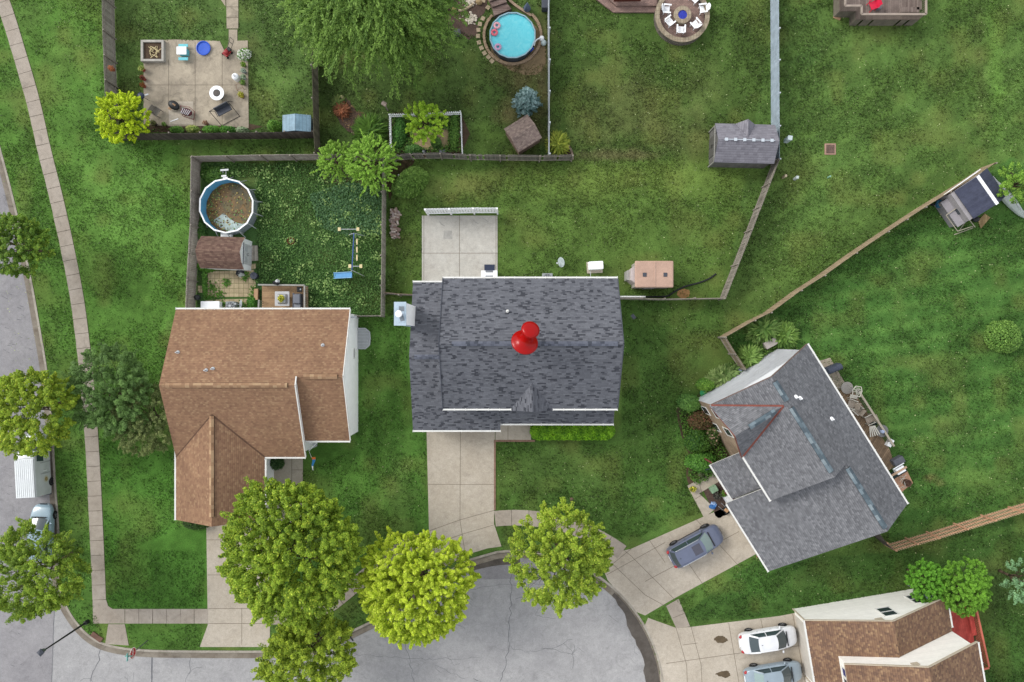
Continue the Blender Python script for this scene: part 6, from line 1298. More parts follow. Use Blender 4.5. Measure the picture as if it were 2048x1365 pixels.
# tan resin shed
c=at(1308,549,2.1); ts=thing('resin_shed','tan rounded resin shed with two small roof vents','shed'); L_,W_=3.1,2.15
TAN=M('resin_tan',S(190,158,140),.55,.12,1.2); 
q=MB(); q.box((0,0,2.12),(L_-.0,W_,.22)); rf_=q.build('roof',TAN,ts,bevel=.1)
q=MB(); q.beam((0.05,-W_/2+.1,2.25),(0.05,W_/2-.1,2.25),.05,.05); q.build('seam',M('resin_seam',S(206,176,158),.5),rf_)
for x in (-.78,.88): 
    q=MB(); q.box((x,-.05,2.25),(.3,.32,.06)); q.build('vent',DGREY,rf_,bevel=.02)
q=MB(); q.box((0,0,1.02),(L_-.2,W_-.15,2.0)); q.build('wall',M('resin_wall',S(176,170,162),.6,.15),ts,bevel=.05)
q=MB(); q.prism([(-L_/2+.12,-.75),(-L_/2+.12,.75),(-L_/2-.28,.45),(-L_/2-.28,-.45)],0,1.95); q.build('door_bay',M('resin_bay',S(196,184,182),.6,.15),ts,bevel=.03)
q=MB(); q.prism([(-L_/2-.27,.43),(-L_/2-.5,.38),(-L_/2-.5,-.38),(-L_/2-.27,-.43)],0,1.3); q.build('door',M('resin_door',S(164,162,158),.6),ts,bevel=.03)
q=MB(); q.box((-.2,-W_/2+.06,1.0),(.9,.1,1.7)); q.build('side_panel',M('resin_panel',S(150,148,146),.6),ts)
ts.location=(c.x,c.y,0)
# dark-roofed shed by the canoe
c=at(1955,392,2.2); ks=thing('dark_shed','grey shed with dark flat panels and a white ridge strip, at the right edge','shed')
q=MB(); q.box((0,0,1.0),(3.1,2.6,2.0)); q.build('wall',M('kshed_wall',S(156,152,154),.6,.15,2),ks)
DR=Mboards('dark_panel_roof',S(72,76,94),S(64,68,86),.2,0,.15,.6)
q=MB(); slab(q,[(-1.25,-1.35,2.1),(.55,-1.35,2.55),(.55,1.35,2.55),(-1.25,1.35,2.1)],.05); slab(q,[(.75,-1.35,2.55),(2.0,-1.35,2.05),(2.0,1.35,2.05),(.75,1.35,2.55)],.05); q.build('roof',[DR,DGREY],ks)
q=MB(); q.box((.65,0,2.58),(.26,2.75,.05)); q.build('ridge_strip',WHITE,ks)
q=MB(); q.box((-1.57,-.3,1.35),(.04,.5,.45)); q.build('window',GLASS,ks)
q=MB(); q.box((0,1.42,1.3),(3.4,.05,.1)); q.box((0,1.50,1.6),(3.6,.05,.12)); q.build('side_trim',WHITE,ks)
ks.location=(c.x,c.y,0); ks.rotation_euler=(0,0,R(35))
lean=thing('lean_to','low grey lean-to with a small dark window beside the dark-roofed shed','shed'); c=at(1917,418,1.4)
q=MB(); slab(q,[(-.75,-1.25,1.15),(.75,-1.25,1.6),(.75,1.2,1.6),(-.75,1.2,1.15)],.06); q.build('roof',[M('lean_roof',S(150,146,150),.6,.15,1.5)],lean); q=MB(); q.box((0,0,.6),(1.3,2.3,1.1)); q.build('wall',M('lean_wall',S(140,138,142),.6),lean)
q=MB(); q.box((.1,-.2,1.47),(.38,.5,.06),M3=Matrix.Rotation(-.29,3,'Y')); q.build('window',BLACK,lean); lean.location=(c.x,c.y,0); lean.rotation_euler=(0,0,R(35))
cn=thing('canoe','pale silver-green canoe lying upside down beside the dark-roofed shed','canoe'); q=MB(); n=14; vs=[]
for i in range(n+1):
    t_=i/n; w_=.46*math.sin(math.pi*min(.999,max(.001,t_)))**.6; h_=.42*math.sin(math.pi*min(.999,max(.001,t_)))**.5
    for j in range(9): a=math.pi*j/8; vs.append((-2.3+4.6*t_,w_*math.cos(a),.05+h_*math.sin(a)))
q.add(vs,[(i*9+j,(i+1)*9+j,(i+1)*9+j+1,i*9+j+1) for i in range(n) for j in range(8)]); q.build('hull',M('canoe_metal',S(176,186,180),.35,.2,2,metal=.2),cn,smooth=True)
q=MB(); q.beam((-2.2,0,.5),(2.2,0,.5),.05,.04); q.build('keel',LGREY,cn); c=at(2012,396,.2); cn.location=c; cn.rotation_euler=(0,0,R(-49))
# collapsed canopy frame
cf=thing('canopy_frame','thin tan pipe frame standing beside the lean-to','frame',at(1935,435,0)); WP=M('frame_pipe',S(176,168,150),.6)
for k,(a_,b_,z0,z1) in enumerate((((1892,431),(1920,412),1.2,1.5),((1892,431),(1915,463),1.2,.8),((1917,412),(1950,455),1.5,1.0),((1915,463),(1948,452),.8,1.0),((1932,410),(1930,445),.9,.6),((1930,445),(1918,462),.6,.5),((1908,470),(1946,456),.1,.3),((1880,430),(1908,413),.1,1.2))):
    q=MB(); q.tube(at(*a_,z0),at(*b_,z1),.035,.035,6); q.build('pipe',WP,cf)
wb=thing('wheelbarrow','blue wheelbarrow full of firewood beside the diagonal fence','wheelbarrow'); q=MB(); q.prism([(-.5,-.35),(.45,-.3),(.55,0),(.45,.3),(-.5,.35)],.35,.6); q.build('tray',M('barrow_blue',S(60,116,150),.5,.2),wb)
for k in range(6): q=MB(); q.tube((-.3+k*.1,-.22+.05*(k%3),.64),(-.05+k*.08,.25-.06*(k%2),.68),.06,.06,7); q.build('log',M('log_tan_%d'%k,S(196,158,108),.8,.2),wb)
for s_ in(1,-1): q=MB(); q.beam((-1.0,s_*.25,.5),(.3,s_*.15,.3),.04,.04); q.build('handle',BLACK,wb)
q=MB(); q.lathe((.62,0,.2),[(.2,-.05),(.2,.05)],14,M3=Matrix.Rotation(R(90),3,'X')); q.build('wheel',RUBBER,wb); place(wb,1878,411,0,180)
q=MB(); q.prism([at(x,y,0)[:2] for x,y in((1955,442),(1968,428),(1979,436),(1960,458))],0,.1); tag(q.build('pallet',Mboards('pallet_wood',S(176,152,110),S(150,126,90),.18,0,.5),None),'small tan wooden pallet beside the dark-roofed shed','pallet')
q=MB(); q.ell((0,0,.2),(.33,.25,.22),12,8); o=q.build('bag',BLACK,None,smooth=True); o.location=at(1948,440,0); tag(o,'black rubbish bag between lean-to and pallet','bag')
# ---------------- small things ----------------
def solo(q,name,mat,label,cat,px=None,py=None,z=0,rz=0,group=None,**k):
    """single-mesh thing modelled about the origin"""
    o=q.build(name,mat,None,**k); 
    if px is not None: o.location=at(px,py,z); o.rotation_euler=(0,0,R(rz))
    return tag(o,label,cat,group)
Rx=lambda a: Matrix.Rotation(R(a),3,'X'); Ry=lambda a: Matrix.Rotation(R(a),3,'Y')
def chair(name,label,sm,fm,w=.6,d_=.55,h=.42,bh=.5,arms=True,cat='chair',slats=0,group=None,tilt=18,fan=False):
    """seat faces +x, back at -x"""
    t=thing(name,label,cat,(0,0,0),group)
    q=MB()
    if slats:
        for i in range(slats): q.box((-d_/2+(i+.5)*d_/slats,0,h-.02+.06*(i/slats)),(d_/slats-.015,w,.03))
    else: q.box((0,0,h),(d_,w,.06))
    q.build('seat',sm,t,bevel=.01)
    q=MB(); n=slats or 1
    for i in range(n):
        y=(-w/2+(i+.5)*w/n); hh=bh*(1-.28*abs(2*(i+.5)/n-1)**2 if fan else 1); q.box((-d_/2-hh/2*math.sin(R(tilt)),y,h+hh/2*math.cos(R(tilt))),(.03,w/n-.012,hh),M3=Ry(-tilt))
    q.build('backrest',sm,t)
    for s_ in (1,-1):
        if arms: q=MB(); q.box((.02,s_*(w/2+.06),h+.22),(d_+.14,.12 if fan else .06,.03)); q.build('armrest',fm,t,bevel=.008)
        for x in(d_/2-.04,-d_/2+.04): q=MB(); q.box((x,s_*(w/2+.02),(h+.2)/2 if arms else h/2),(.05,.05,h+.2 if arms else h)); q.build('leg',fm,t)
    return t
# fire pit circle with adirondack chairs
fx,fy=1365,30
fp=at(fx,fy,.8); terr=thing('fire_pit_wall','round stone seat wall enclosing the fire pit','wall',(fp.x,fp.y,0))
STW=Mpaver('stacked_stone',S(150,140,128),S(112,104,98),.3,.14,.02,S(84,80,76)); CAP=Mpaver('cap_stone',S(172,160,138),S(150,136,116),.22,.34,.012,S(120,110,96),0,.0)
q=MB(); n=40; r0,r1=1.88,2.25; a0,a1=-222,48
def cp(r,a,z): return (fp.x+r*math.cos(R(a)),fp.y+r*math.sin(R(a)),z)
seg=[a0+(a1-a0)*i/n for i in range(n+1)]
def ringseg(q,r0,r1,z0,z1,seg,mi=0):
    for a_,b_ in zip(seg[:-1],seg[1:]):
        A=[cp(r0,a_,0),cp(r1,a_,0),cp(r1,b_,0),cp(r0,b_,0)]; q.prism([v[:2] for v in A],z0,z1,mi)
q=MB(); ringseg(q,r0+.04,r1-.04,0,.72,seg); q.build('wall',STW,terr)
q=MB(); ringseg(q,r0,r1,.72,.80,seg); q.build('cap',CAP,terr)
q=MB(); q.lathe((fp.x,fp.y,0),[(1.95,.0),(1.95,.38),(0,.38)],40); struct(q,'patio',[PAVB])
pit=thing('fire_pit','round stone fire pit filled with blue fire glass','fire pit',(fp.x,fp.y,.38))
c=(fp.x,fp.y,0); q=MB(); q.lathe(c,[(.38,.38),(.38,.85),(.72,.85),(.74,.78),(.70,.76),(.68,.38)],36,cap=False); q.build('stone_ring',CAP,pit)
q=MB(); q.lathe(c,[(.39,.78),(0,.78)],30,cap=False); q.build('fire_glass',noisecol('blue_glass',None,[(.35,S(20,30,120)),(.6,S(40,60,190)),(.75,S(110,130,220))],14,.3),pit)
ch0=chair('adirondack_chair','white slatted garden chair left of the fire pit, facing right',WHITE,WHITE,.52,.5,.36,.62,slats=6,fan=True,group='white chairs around the fire pit',tilt=24)
place(ch0,1331,24,.38,-5)
for x,y,a,l in ((1337,48,38,'white slatted garden chair at the lower left of the fire pit'),(1359,64,88,'white slatted garden chair directly below the fire pit'),(1388,53,130,'white slatted garden chair at the lower right of the fire pit'),(1403,23,188,'white slatted garden chair right of the fire pit, facing left'),(1386,2,225,'white slatted garden chair upper right of the fire pit, cut by top edge')): dup(ch0,l,at(x,y,.38),a)
q=MB(); q.prism(polyW([(1186,-60),(1188,-2),(1226,27),(1316,27),(1316,-60)]),-.02,.16,0); q.prism(polyW([(1205,-60),(1208,-4),(1231,16),(1312,16),(1312,-60)]),.16,.34,0); struct(q,'terrace',[PAVB])
q=MB(); q.beam(at(1228,-3,.9),at(1282,-4,.9),.35,.5); solo(q,'planter_box',M('red_brown_box',S(96,44,38),.6),'long dark red box on the brick terrace at the top edge','planter')
# ---- top right deck
dk=thing('raised_deck','weathered raised wooden deck with a red chair, cut by the top edge','deck',at(1760,10,0)); DZ=1.1
DKW=Mboards('deck_old',S(138,124,116),S(112,98,92),.15,0,.4)
pl=[(1690,-80),(1690,12),(1723,12),(1723,29),(1852,29),(1852,-80)]; W2=[at(x,y,2.0) for x,y in pl]; q=MB(); q.prism([(p.x,p.y) for p in W2],DZ-.12,DZ); q.build('floor',DKW,dk)
q=MB(); 
for a_,b_ in zip(W2[:-1],W2[1:]): q.beam(a_,b_,.16,.06)
q.build('rail',M('deck_rail',S(166,152,140),.85,.2),dk)
q=MB(); q2=MB(); rr=random.Random(3)
for a_,b_ in zip(W2[:-1],W2[1:]):
    L=(b_-a_).length; k=int(L/.17); 
    for i in range(k):
        c=a_.lerp(b_,(i+.5)/k); q.box((c.x,c.y,1.5),(.05,.05,.95),math.atan2((b_-a_).y,(b_-a_).x)); 
        if rr.random()<.93: q2.box((c.x,c.y,.5),(.15,.03,1.0),math.atan2((b_-a_).y,(b_-a_).x))
q.build('balusters',M('deck_baluster',S(120,108,100),.85,.2),dk); q2.build('skirt',M('deck_skirt',S(128,120,108),.9,.3,3),dk)
q=MB(); q.beam(at(1800,20,1.55),at(1838,20,1.55),.4,.06); q.beam(at(1838,20,1.55),at(1838,2,1.55),.4,.06); q.build('bench',DKW,dk)
rc=chair('deck_chair','red plastic chair on the old raised deck',M('red_plastic',S(214,40,72),.45),M('red_plastic_b',S(214,40,72),.45),.6,.55); place(rc,1741,16,DZ,200)
q=MB(); q.box((0,0,.2),(.3,.5,.4)); solo(q,'cooler',MGREY,'small grey cooler beside the red chair','cooler',1754,16,DZ,bevel=.03)
q=MB(); q.beam((-.3,0,.05),(.3,0,.05),.2,.1); solo(q,'board',WOODB,'short loose board on the grass left of the raised deck','board',1673,37,0,-20)
# grate, pedestals
gr=thing('drain_grate','square iron drain grate in a concrete collar on the lawn','drain',at(1660,299,0)); p=at(1660,299,0)
q=MB(); q.box((p.x,p.y,.02),(.95,.95,.08)); q.build('collar',M('grate_collar',S(168,136,120),.9,.2),gr,bevel=.05)
q=MB(); q.box((p.x,p.y,.065),(.66,.7,.02)); q.build('pit',BLACK,gr); q=MB()
for i in range(9): q.box((p.x-.28+i*.07,p.y,.085),(.025,.68,.03))
q.build('bars',M('grate_iron',S(150,122,108),.7,.3),gr)
def pedestal(label,px,py,h,w,d_,c):
    q=MB(); q.box((0,0,h/2),(w,d_,h)); q.box((0,0,h),(w*1.1,d_*1.1,.08)); solo(q,'utility_pedestal',M('ped_%d'%px,S(*c),.5,.15),label,'utility box',px,py,0,-8,bevel=.03)
pedestal('pale grey-green utility box beside the long grey shed',1571,283,.95,.34,.34,(202,216,218)); pedestal('tan cracked utility post below the long grey shed, left of a pair',1565,356,.7,.18,.2,(190,176,150)); pedestal('grey-white utility post below the long grey shed, right of a pair',1588,359,.7,.2,.22,(198,208,206)); pedestal('small green-white marker post alone near the diagonal fence',1655,356,.5,.12,.14,(140,184,160))
q=MB(); q.lathe((0,0,0),[(.16,0),(.16,.04),(0,.05)],16); solo(q,'manhole_cover',M('cap_brown',S(120,98,84),.8),'round brown drain cap on the front lawn','drain cap',1143,999)
# ---- worn patio furniture
pb=thing('raised_planter','square concrete-edged raised planter with sticks inside, on the worn patio','planter',at(305,101,0)); p=at(305,102,.35); a_,h_=.95,.4
q=MB(); 
for s_ in(1,-1): q.box((p.x+s_*(a_-.09),p.y,h_/2),(.18,2*a_*.93,h_)); q.box((p.x,p.y+s_*(a_*.93-.09),h_/2+.002),(2*a_-.37,.18,h_))
q.build('frame',M('planter_frame',S(178,174,166),.85,.25),pb)
q=MB(); q.box((p.x,p.y,.13),(1.5,1.4,.22)); q.build('soil',SOIL,pb); q=MB(); rr=random.Random(6)
for i in range(16): x,y=p.x+rr.uniform(-.2,.5),p.y+rr.uniform(-.5,.35); an=rr.uniform(0,3.1); l=rr.uniform(.15,.4); q.beam((x-l*math.cos(an),y-l*math.sin(an),.28+i*.006),(x+l*math.cos(an),y+l*math.sin(an),.28+i*.006),.04,.03)
q.build('stick',M('sticks',S(206,190,146),.8),pb)
pt=thing('play_table','small white and turquoise picnic table on the worn patio','table'); q=MB(); q.box((0,.05,.5),(.82,.66,.06)); q.build('tabletop',WHITE,pt,bevel=.05)
TQ=M('turquoise_plastic',S(110,198,210),.5,.1)
for s_ in(1,-1): q=MB(); q.box((.05,s_*.55,.3),(.8,.26,.06)); q.build('bench',TQ,pt,bevel=.04)
q=MB(); q.box((.08,.0,.24),(.7,.5,.46)); q.build('base',TQ,pt,bevel=.03); place(pt,369,108,.05,0)
q=MB(); q.lathe((0,0,0),[(.0,.02),(.52,.02),(.56,.0),(.6,.14),(.55,.15),(.5,.06),(0,.05)],30,cap=False); solo(q,'paddling_pool',M('blue_plastic',S(40,90,200),.4,.1),'round royal blue plastic paddling pool on the worn patio','paddling pool',408,98,.05)
mw=thing('lawn_mower','red and black push lawn mower on the worn patio','lawn mower'); RDM=M('mower_red',S(150,40,44),.4,.2)
q=MB(); q.box((0,0,.22),(.62,.5,.16)); q.lathe((.0,0,.28),[(.2,0),(.2,.14),(.12,.2),(0,.2)],14); q.build('deck',RDM,mw,bevel=.04)
q=MB(); q.box((-.32,0,.25),(.3,.36,.2)); q.build('bag',BLACK,mw,bevel=.05)
for x in(.28,-.25):
    for s_ in(1,-1): q=MB(); q.lathe((x,s_*.28,.1),[(.1,-.03),(.1,.03)],12,M3=Rx(90)); q.build('wheel',RUBBER,mw)
q=MB(); 
for s_ in (1,-1): q.tube((-.4,s_*.18,.35),(-1.1,s_*.2,.9),.02,.02,6)
q.tube((-1.1,-.2,.9),(-1.1,.2,.9),.02,.02,6); q.tube((-.8,-.2,.66),(-.8,.2,.66),.02,.02,6); q.build('handle',BLACK,mw); place(mw,456,108,.05,230)
shrub('big white-flowering plant at the upper right of the worn patio',488,108,14,12,.6,(72,116,50),(130,170,84),201,700,.13,'flowering_plant','plant',yell=((238,238,232),.5))
def potplant(label,px,py,c,lo,hi,seed,r=.17,yell=None,z=.05):
    t=thing('potted_plant',label,'potted plant',at(px,py,z)); l=at(px,py,z); q=MB(); q.lathe(l,[(r*.7,0),(r,.3),(r*1.08,.3),(r*1.08,.34),(r*.9,.34),(r*.9,.28),(0,.28)],14,cap=False); q.build('pot',M('pot_%d_%d'%(px,py),S(*c),.8,.2),t)
    rg=np.random.default_rng(seed); n=150; D=sph(rg,n,0); P=D*r*1.5*rg.uniform(.4,1,n)[:,None]+np.array([0,0,.38]); V,Q=leafquads(P,D+rg.normal(0,.6,(n,3)),rg.uniform(.05,.12,n),1.3,rg=rg); tt=rg.random((n,1)); cl=c3(lo)*(1-tt)+c3(hi)*tt
    if yell: k=rg.random(n)<yell[1]; cl[k]=c3(yell[0])
    npmesh('foliage',V,Q,LEAF,np.repeat(cl,4,0),t); return t
potplant('terracotta pot with a pale green plant, top of the left column of pots',288,141,(160,70,66),(120,150,70),(196,206,120),1,.2)
potplant('dark terracotta pot with red leaves, middle of the left column of pots',290,160,(150,60,60),(90,60,50),(160,90,70),2)
potplant('terracotta pot with brown plant, lowest of the left column of pots',290,174,(156,70,62),(110,80,50),(170,110,60),3)
potplant('green potted plant at the right patio edge, topmost',490,133,(110,120,84),(80,120,40),(150,180,70),4)
potplant('grey pot cluster plant at the right patio edge',491,146,(150,154,156),(120,140,110),(200,210,200),5)
potplant('white-flowered pot at the right patio edge beside the white jug',490,158,(186,188,190),(90,130,70),(190,200,180),6)
potplant('olive potted plant below the white jug',489,169,(120,130,90),(90,130,60),(150,180,90),7)
potplant('yellow-green potted plant at the right patio edge, lowest',486,194,(140,90,70),(130,150,50),(210,200,80),8,.2)
potplant('dark brown potted plant beside the golden tree',312,250,(80,72,64),(90,100,60),(140,140,90),9,.2); potplant('small green potted plant near the golden tree, right one',333,252,(96,88,70),(90,130,60),(150,180,90),10,.14); potplant('reddish potted plant at the lower patio edge',415,249,(130,88,78),(130,90,80),(170,140,110),11,.16)
potplant('orange-brown potted plant on top of the left fence',228,141,(150,84,60),(160,100,70),(190,130,90),12,.18,z=1.75)
jg=thing('white_jug','large white plastic jug at the right patio edge','jug'); q=MB(); q.lathe((0,0,0),[(.27,0),(.28,.5),(.2,.6),(.08,.64),(.08,.7)],16); q.build('body',WHITE,jg,smooth=False); q=MB(); q.lathe((0,0,.7),[(.1,0),(.1,.05),(0,.05)],12); q.build('lid',LGREY,jg); place(jg,475,158,.05)
ft=thing('fire_table','round white fire table with dark centre on the worn patio','table'); q=MB(); q.lathe((0,0,.6),[(.3,.02),(.3,.04),(.6,.04),(.6,-.02),(.2,-.04)],32,cap=False); q.build('tabletop',WHITE,ft); q=MB(); q.lathe((0,0,.6),[(.26,.05),(.26,.08),(.14,.08),(.12,.1),(0,.1)],24); q.build('burner',M('burner_dark',S(92,86,82),.6,.3),ft); q=MB(); q.lathe((0,0,0),[(.34,0),(.3,.58)],20); q.build('base',BLACK,ft); place(ft,440,192,.05)
sb=thing('swing_bench','black metal swing bench with dark cushion, angled on the worn patio','bench'); BF=BLACK
q=MB(); q.box((0,.12,.42),(1.25,.46,.1)); q.build('seat',DGREY,sb,bevel=.03); q=MB(); q.box((0,.42,.68),(1.25,.08,.45),M3=Rx(-15)); q.build('backrest',DGREY,sb,bevel=.02)
for s_ in (1,-1):
    q=MB(); q.tube((s_*.85,.7,0),(s_*.85,.1,1.5),.025); q.tube((s_*.85,-.7,0),(s_*.85,.1,1.5),.025); q.build('frame',BF,sb); q=MB(); q.box((s_*.66,.1,.6),(.04,.5,.03)); q.build('armrest',BF,sb)
q=MB(); q.tube((-.85,.1,1.5),(.85,.1,1.5),.025); q.build('top_bar',BF,sb); q=MB(); q.tube((-.85,-.7,.04),(.85,-.7,.04),.02); q.build('base_bar',BF,sb); place(sb,454,228,.05,28)
gl=thing('kettle_grill','dark blue kettle grill at the left edge of the worn patio','grill'); q=MB(); q.lathe((0,0,.75),[(.0,-.22),(.2,-.18),(.29,0),(.29,.02),(.24,.14),(.1,.21),(0,.22)],20,cap=False); q.build('bowl',M('grill_blue',S(56,66,88),.4,.1),gl,smooth=True)
for a in (90,210,330): q=MB(); q.tube((.15*math.cos(R(a)),.15*math.sin(R(a)),.6),(.3*math.cos(R(a)),.3*math.sin(R(a)),0),.02); q.build('leg',BLACK,gl)
q=MB(); q.beam((.28,0,.75),(.62,.05,.75),.12,.03); q.build('side_shelf',LGREY,gl); place(gl,292,199,.05,10)
c_=chair('grey_armchair','weathered grey wooden armchair beside the golden tree',M('greywood',S(138,132,124),.9,.25),M('greywood2',S(130,124,116),.9,.25),.55,.5,.38,.5,slats=5); place(c_,318,227,.05,-35)
um=thing('closed_umbrella','black oval cushion with tan boards leaning on it','furniture cover'); q=MB(); q.ell((0,0,.35),(.52,.36,.22),16,10); q.build('cover',BLACK,um,smooth=True); 
for k in range(3): q=MB(); q.beam((-.35+.1*k,-.5,.2),(.05+.1*k,.1,.62),.07,.03); q.build('board',WOODB,um)
place(um,352,214,.05,-32)
lc=thing('papasan_chair','dark red striped lounge chair with metal frame on the worn patio','chair'); q=MB(); q.ell((0,0,.42),(.5,.33,.12),16,8); q.build('seat',M('dark_red_fabric',S(92,44,50),.8,.25),lc,smooth=True)
q=MB()
for k in range(5): q.beam((-.35+.14*k,-.25,.54),(-.3+.16*k,.2,.54),.05,.02)
q.build('stripe',LGREY,lc)
q=MB(); q.path([(-.55,.3,.6),(.2,.42,.62),(.7,.2,.5),(.6,-.35,.1),(-.4,-.35,.1),(-.55,.3,.6)],.02); q.build('frame',M('frame_red',S(120,36,44),.5),lc); place(lc,378,228,.05,-18)
q=MB(); q.beam((-.35,0,.02),(.35,0,.02),.06,.03); solo(q,'white_board',WHITE,'short white stick lying on the worn patio','board',349,241,.05,20)
q=MB(); 
for a_,b_ in (((0,0,.4),(.5,.1,.4)),((.5,.1,.4),(.4,.5,.5)),((.4,.5,.5),(0,.4,.5)),((0,.4,.5),(0,0,.4)),((0,0,0),(0,0,.4)),((.5,.1,0),(.5,.1,.4))): q.tube(a_,b_,.02,.02,6)
solo(q,'plant_stand',M('stand_tan',S(150,120,100),.7),'thin metal plant stand frame below the white jug','plant stand',478,184,.05,10)
# ---- weedy yard
fb=thing('fire_bowl','small rusty fire bowl in the middle of the weedy yard','fire bowl'); q=MB(); q.lathe((0,0,0),[(.16,0),(.27,.22),(.31,.32),(.29,.33),(.2,.15),(0,.1)],20,cap=False); q.build('bowl',RUST,fb); q=MB(); q.tube((-.06,-.1,.2),(.06,.14,.26),.035); q.build('log',LGREY,fb); place(fb,584,483)
ss=thing('swing_set','blue metal swing set with cream seats and a blue slide','swing set',at(705,505,0)); BLP=M('swing_blue',S(60,90,150),.5,.15); CRM=M('cream_plastic',S(226,210,160),.5,.1); Zt=2.0
q=MB(); q.tube(at(708,467,Zt),at(704,541,Zt),.045); q.build('top_bar',BLP,ss)
for a_,b_ in (((708,467,Zt),(698,470,0)),((708,467,Zt),(732,473,0)),((704,541,Zt),(699,548,0)),((704,541,Zt),(729,553,0))):
    q=MB(); q.tube(at(*a_),at(*b_),.03); q.build('leg',LGREY,ss)
for y in (486,502,518):
    q=MB(); p=at(714,y-2,.45); q.box((p.x,p.y,.45),(.13,.5,.04)); so=q.build('seat',CRM,ss,bevel=.02)
    for dy in (.2,-.2): q=MB(); tp_=at(707,y-2,Zt); q.tube((p.x,p.y+dy,.47),(tp_.x,p.y+dy+.05,Zt),.012,.012,5); q.build('chain',LGREY,so)
for y,x0_,x1_,zz in ((459,679,716,.6),(533,700,722,.6)):
    q=MB(); q.tube(at(x0_,y,zz),at(x1_,y,zz),.03); sg=q.build('glider_bar',LGREY,ss)
    for x in (x0_,x1_):
        p=at(x,y,zz); q=MB(); q.box((p.x,p.y,zz+.03),(.24,.3,.05)); q.build('glider_seat',CRM,sg,bevel=.06)
q=MB(); a_=at(704,550,1.2); b_=at(668,552,.1); SLB=M('slide_blue',S(92,150,200),.4,.1)
d_=(b_-a_).normalized(); q.beam(a_,b_,.42,.04); sl_=q.build('slide',SLB,ss)
for s_ in(1,-1): q=MB(); o_=Vector((0,s_*.23,.05)); q.beam(a_+o_,b_+o_,.05,.12); q.build('side_rail',M('slide_edge_%d'%s_,S(130,176,210),.4),sl_)
# deck of house A
da=thing('small_deck','small wooden deck with grey rails behind the brown house','deck',at(565,595,0)); zD=.5
DKA=Mboards('deck_tan',S(176,146,112),S(150,122,94),.14,1,.35)
P4=[at(x,y,1.4) for x,y in ((516,570),(609,571),(609,632),(516,632))]; q=MB(); q.prism([(p.x,p.y) for p in P4],zD-.15,zD); q.build('floor',DKA,da)
GRW=M('deck_rail_grey',S(158,156,150),.8,.2)
q=MB(); q.beam(P4[0],P4[1],.12,.06); q.build('rail',GRW,da); q=MB(); q.beam(P4[1],P4[2],.12,.06); q.build('rail',GRW,da); q=MB(); q.beam(at(518,600,1.4),P4[3],.12,.06); q.build('rail',GRW,da)
for (a_,b_) in ((P4[0],P4[1]),(P4[1],P4[2]),(at(518,600,1.4),P4[3])):
    q=MB(); L=(b_-a_).length; k=int(L/.16)
    for i in range(k): c=a_.lerp(b_,(i+.5)/k); q.box((c.x,c.y,.93),(.04,.04,.9))
    q.build('balusters',GRW,da)
for k in range(2): q=MB(); q.prism([at(x,y,.3)[:2] for x,y in ((507+4*k,578),(513+3*k,578),(513+3*k,600),(507+4*k,600))],0,.2+.15*k); q.build('step',WOODB,da)
tb=thing('deck_table','rounded grey deck table with a yellow-green potted plant in the middle','table'); q=MB(); q.box((0,0,.68),(1.2,1.2,.07)); q.build('tabletop',M('table_grey',S(190,190,192),.5,.08),tb,bevel=.15)
q=MB(); q.box((.05,-.02,.76),(.78,.8,.12)); q.build('tray',M('tray_grey',S(128,126,124),.5,.1),tb,bevel=.08); q=MB(); q.box((0,0,.8),(.62,.66,.12)); q.build('planter',LGREY,tb,bevel=.08); q=MB(); q.box((0,0,.33),(.5,.5,.66)); q.build('base',DGREY,tb)
rg=np.random.default_rng(5); n=260; D=sph(rg,n,0); V,Q=leafquads(D*np.array([.3,.3,.2])*rg.uniform(.3,1,n)[:,None]+np.array([0,0,.9]),D+rg.normal(0,.5,(n,3)),rg.uniform(.08,.16,n),1.6,rg=rg); tt=rg.random((n,1)); npmesh('plant',V,Q,LEAF,np.repeat(c3((110,130,40))*(1-tt)+c3((220,214,90))*tt,4,0),tb); place(tb,570,599,zD)
gg=thing('gas_grill','grey gas grill on the small deck beside the rail','grill'); q=MB(); q.box((0,.1,.75),(.55,.75,.35)); q.build('lid',M('grill_grey',S(112,116,126),.45,.1),gg,bevel=.06); q=MB(); q.box((-.33,0,.62),(.16,1.2,.05)); q.build('side_shelf',DGREY,gg); q=MB(); q.box((.05,0,.35),(.45,1.1,.6)); q.build('cart',DGREY,gg,bevel=.02); q=MB(); q.box((0,-.5,.7),(.5,.35,.06)); q.build('side_table',M('grill_side',S(128,132,140),.5),gg); place(gg,600,602,zD)
st_=thing('deck_stool','small dark square stool in the deck corner','stool'); q=MB(); q.box((0,0,.4),(.42,.42,.08)); q.build('seat',BLACK,st_,bevel=.03); q=MB(); q.lathe((.1,0,.45),[(.07,0),(.0,.03)],10); q.build('cap',LGREY,st_)
for a_ in(-1,1):
    for b_ in(-1,1): q=MB(); q.box((a_*.17,b_*.17,.2),(.04,.04,.38)); q.build('leg',BLACK,st_)
place(st_,602,580,zD)
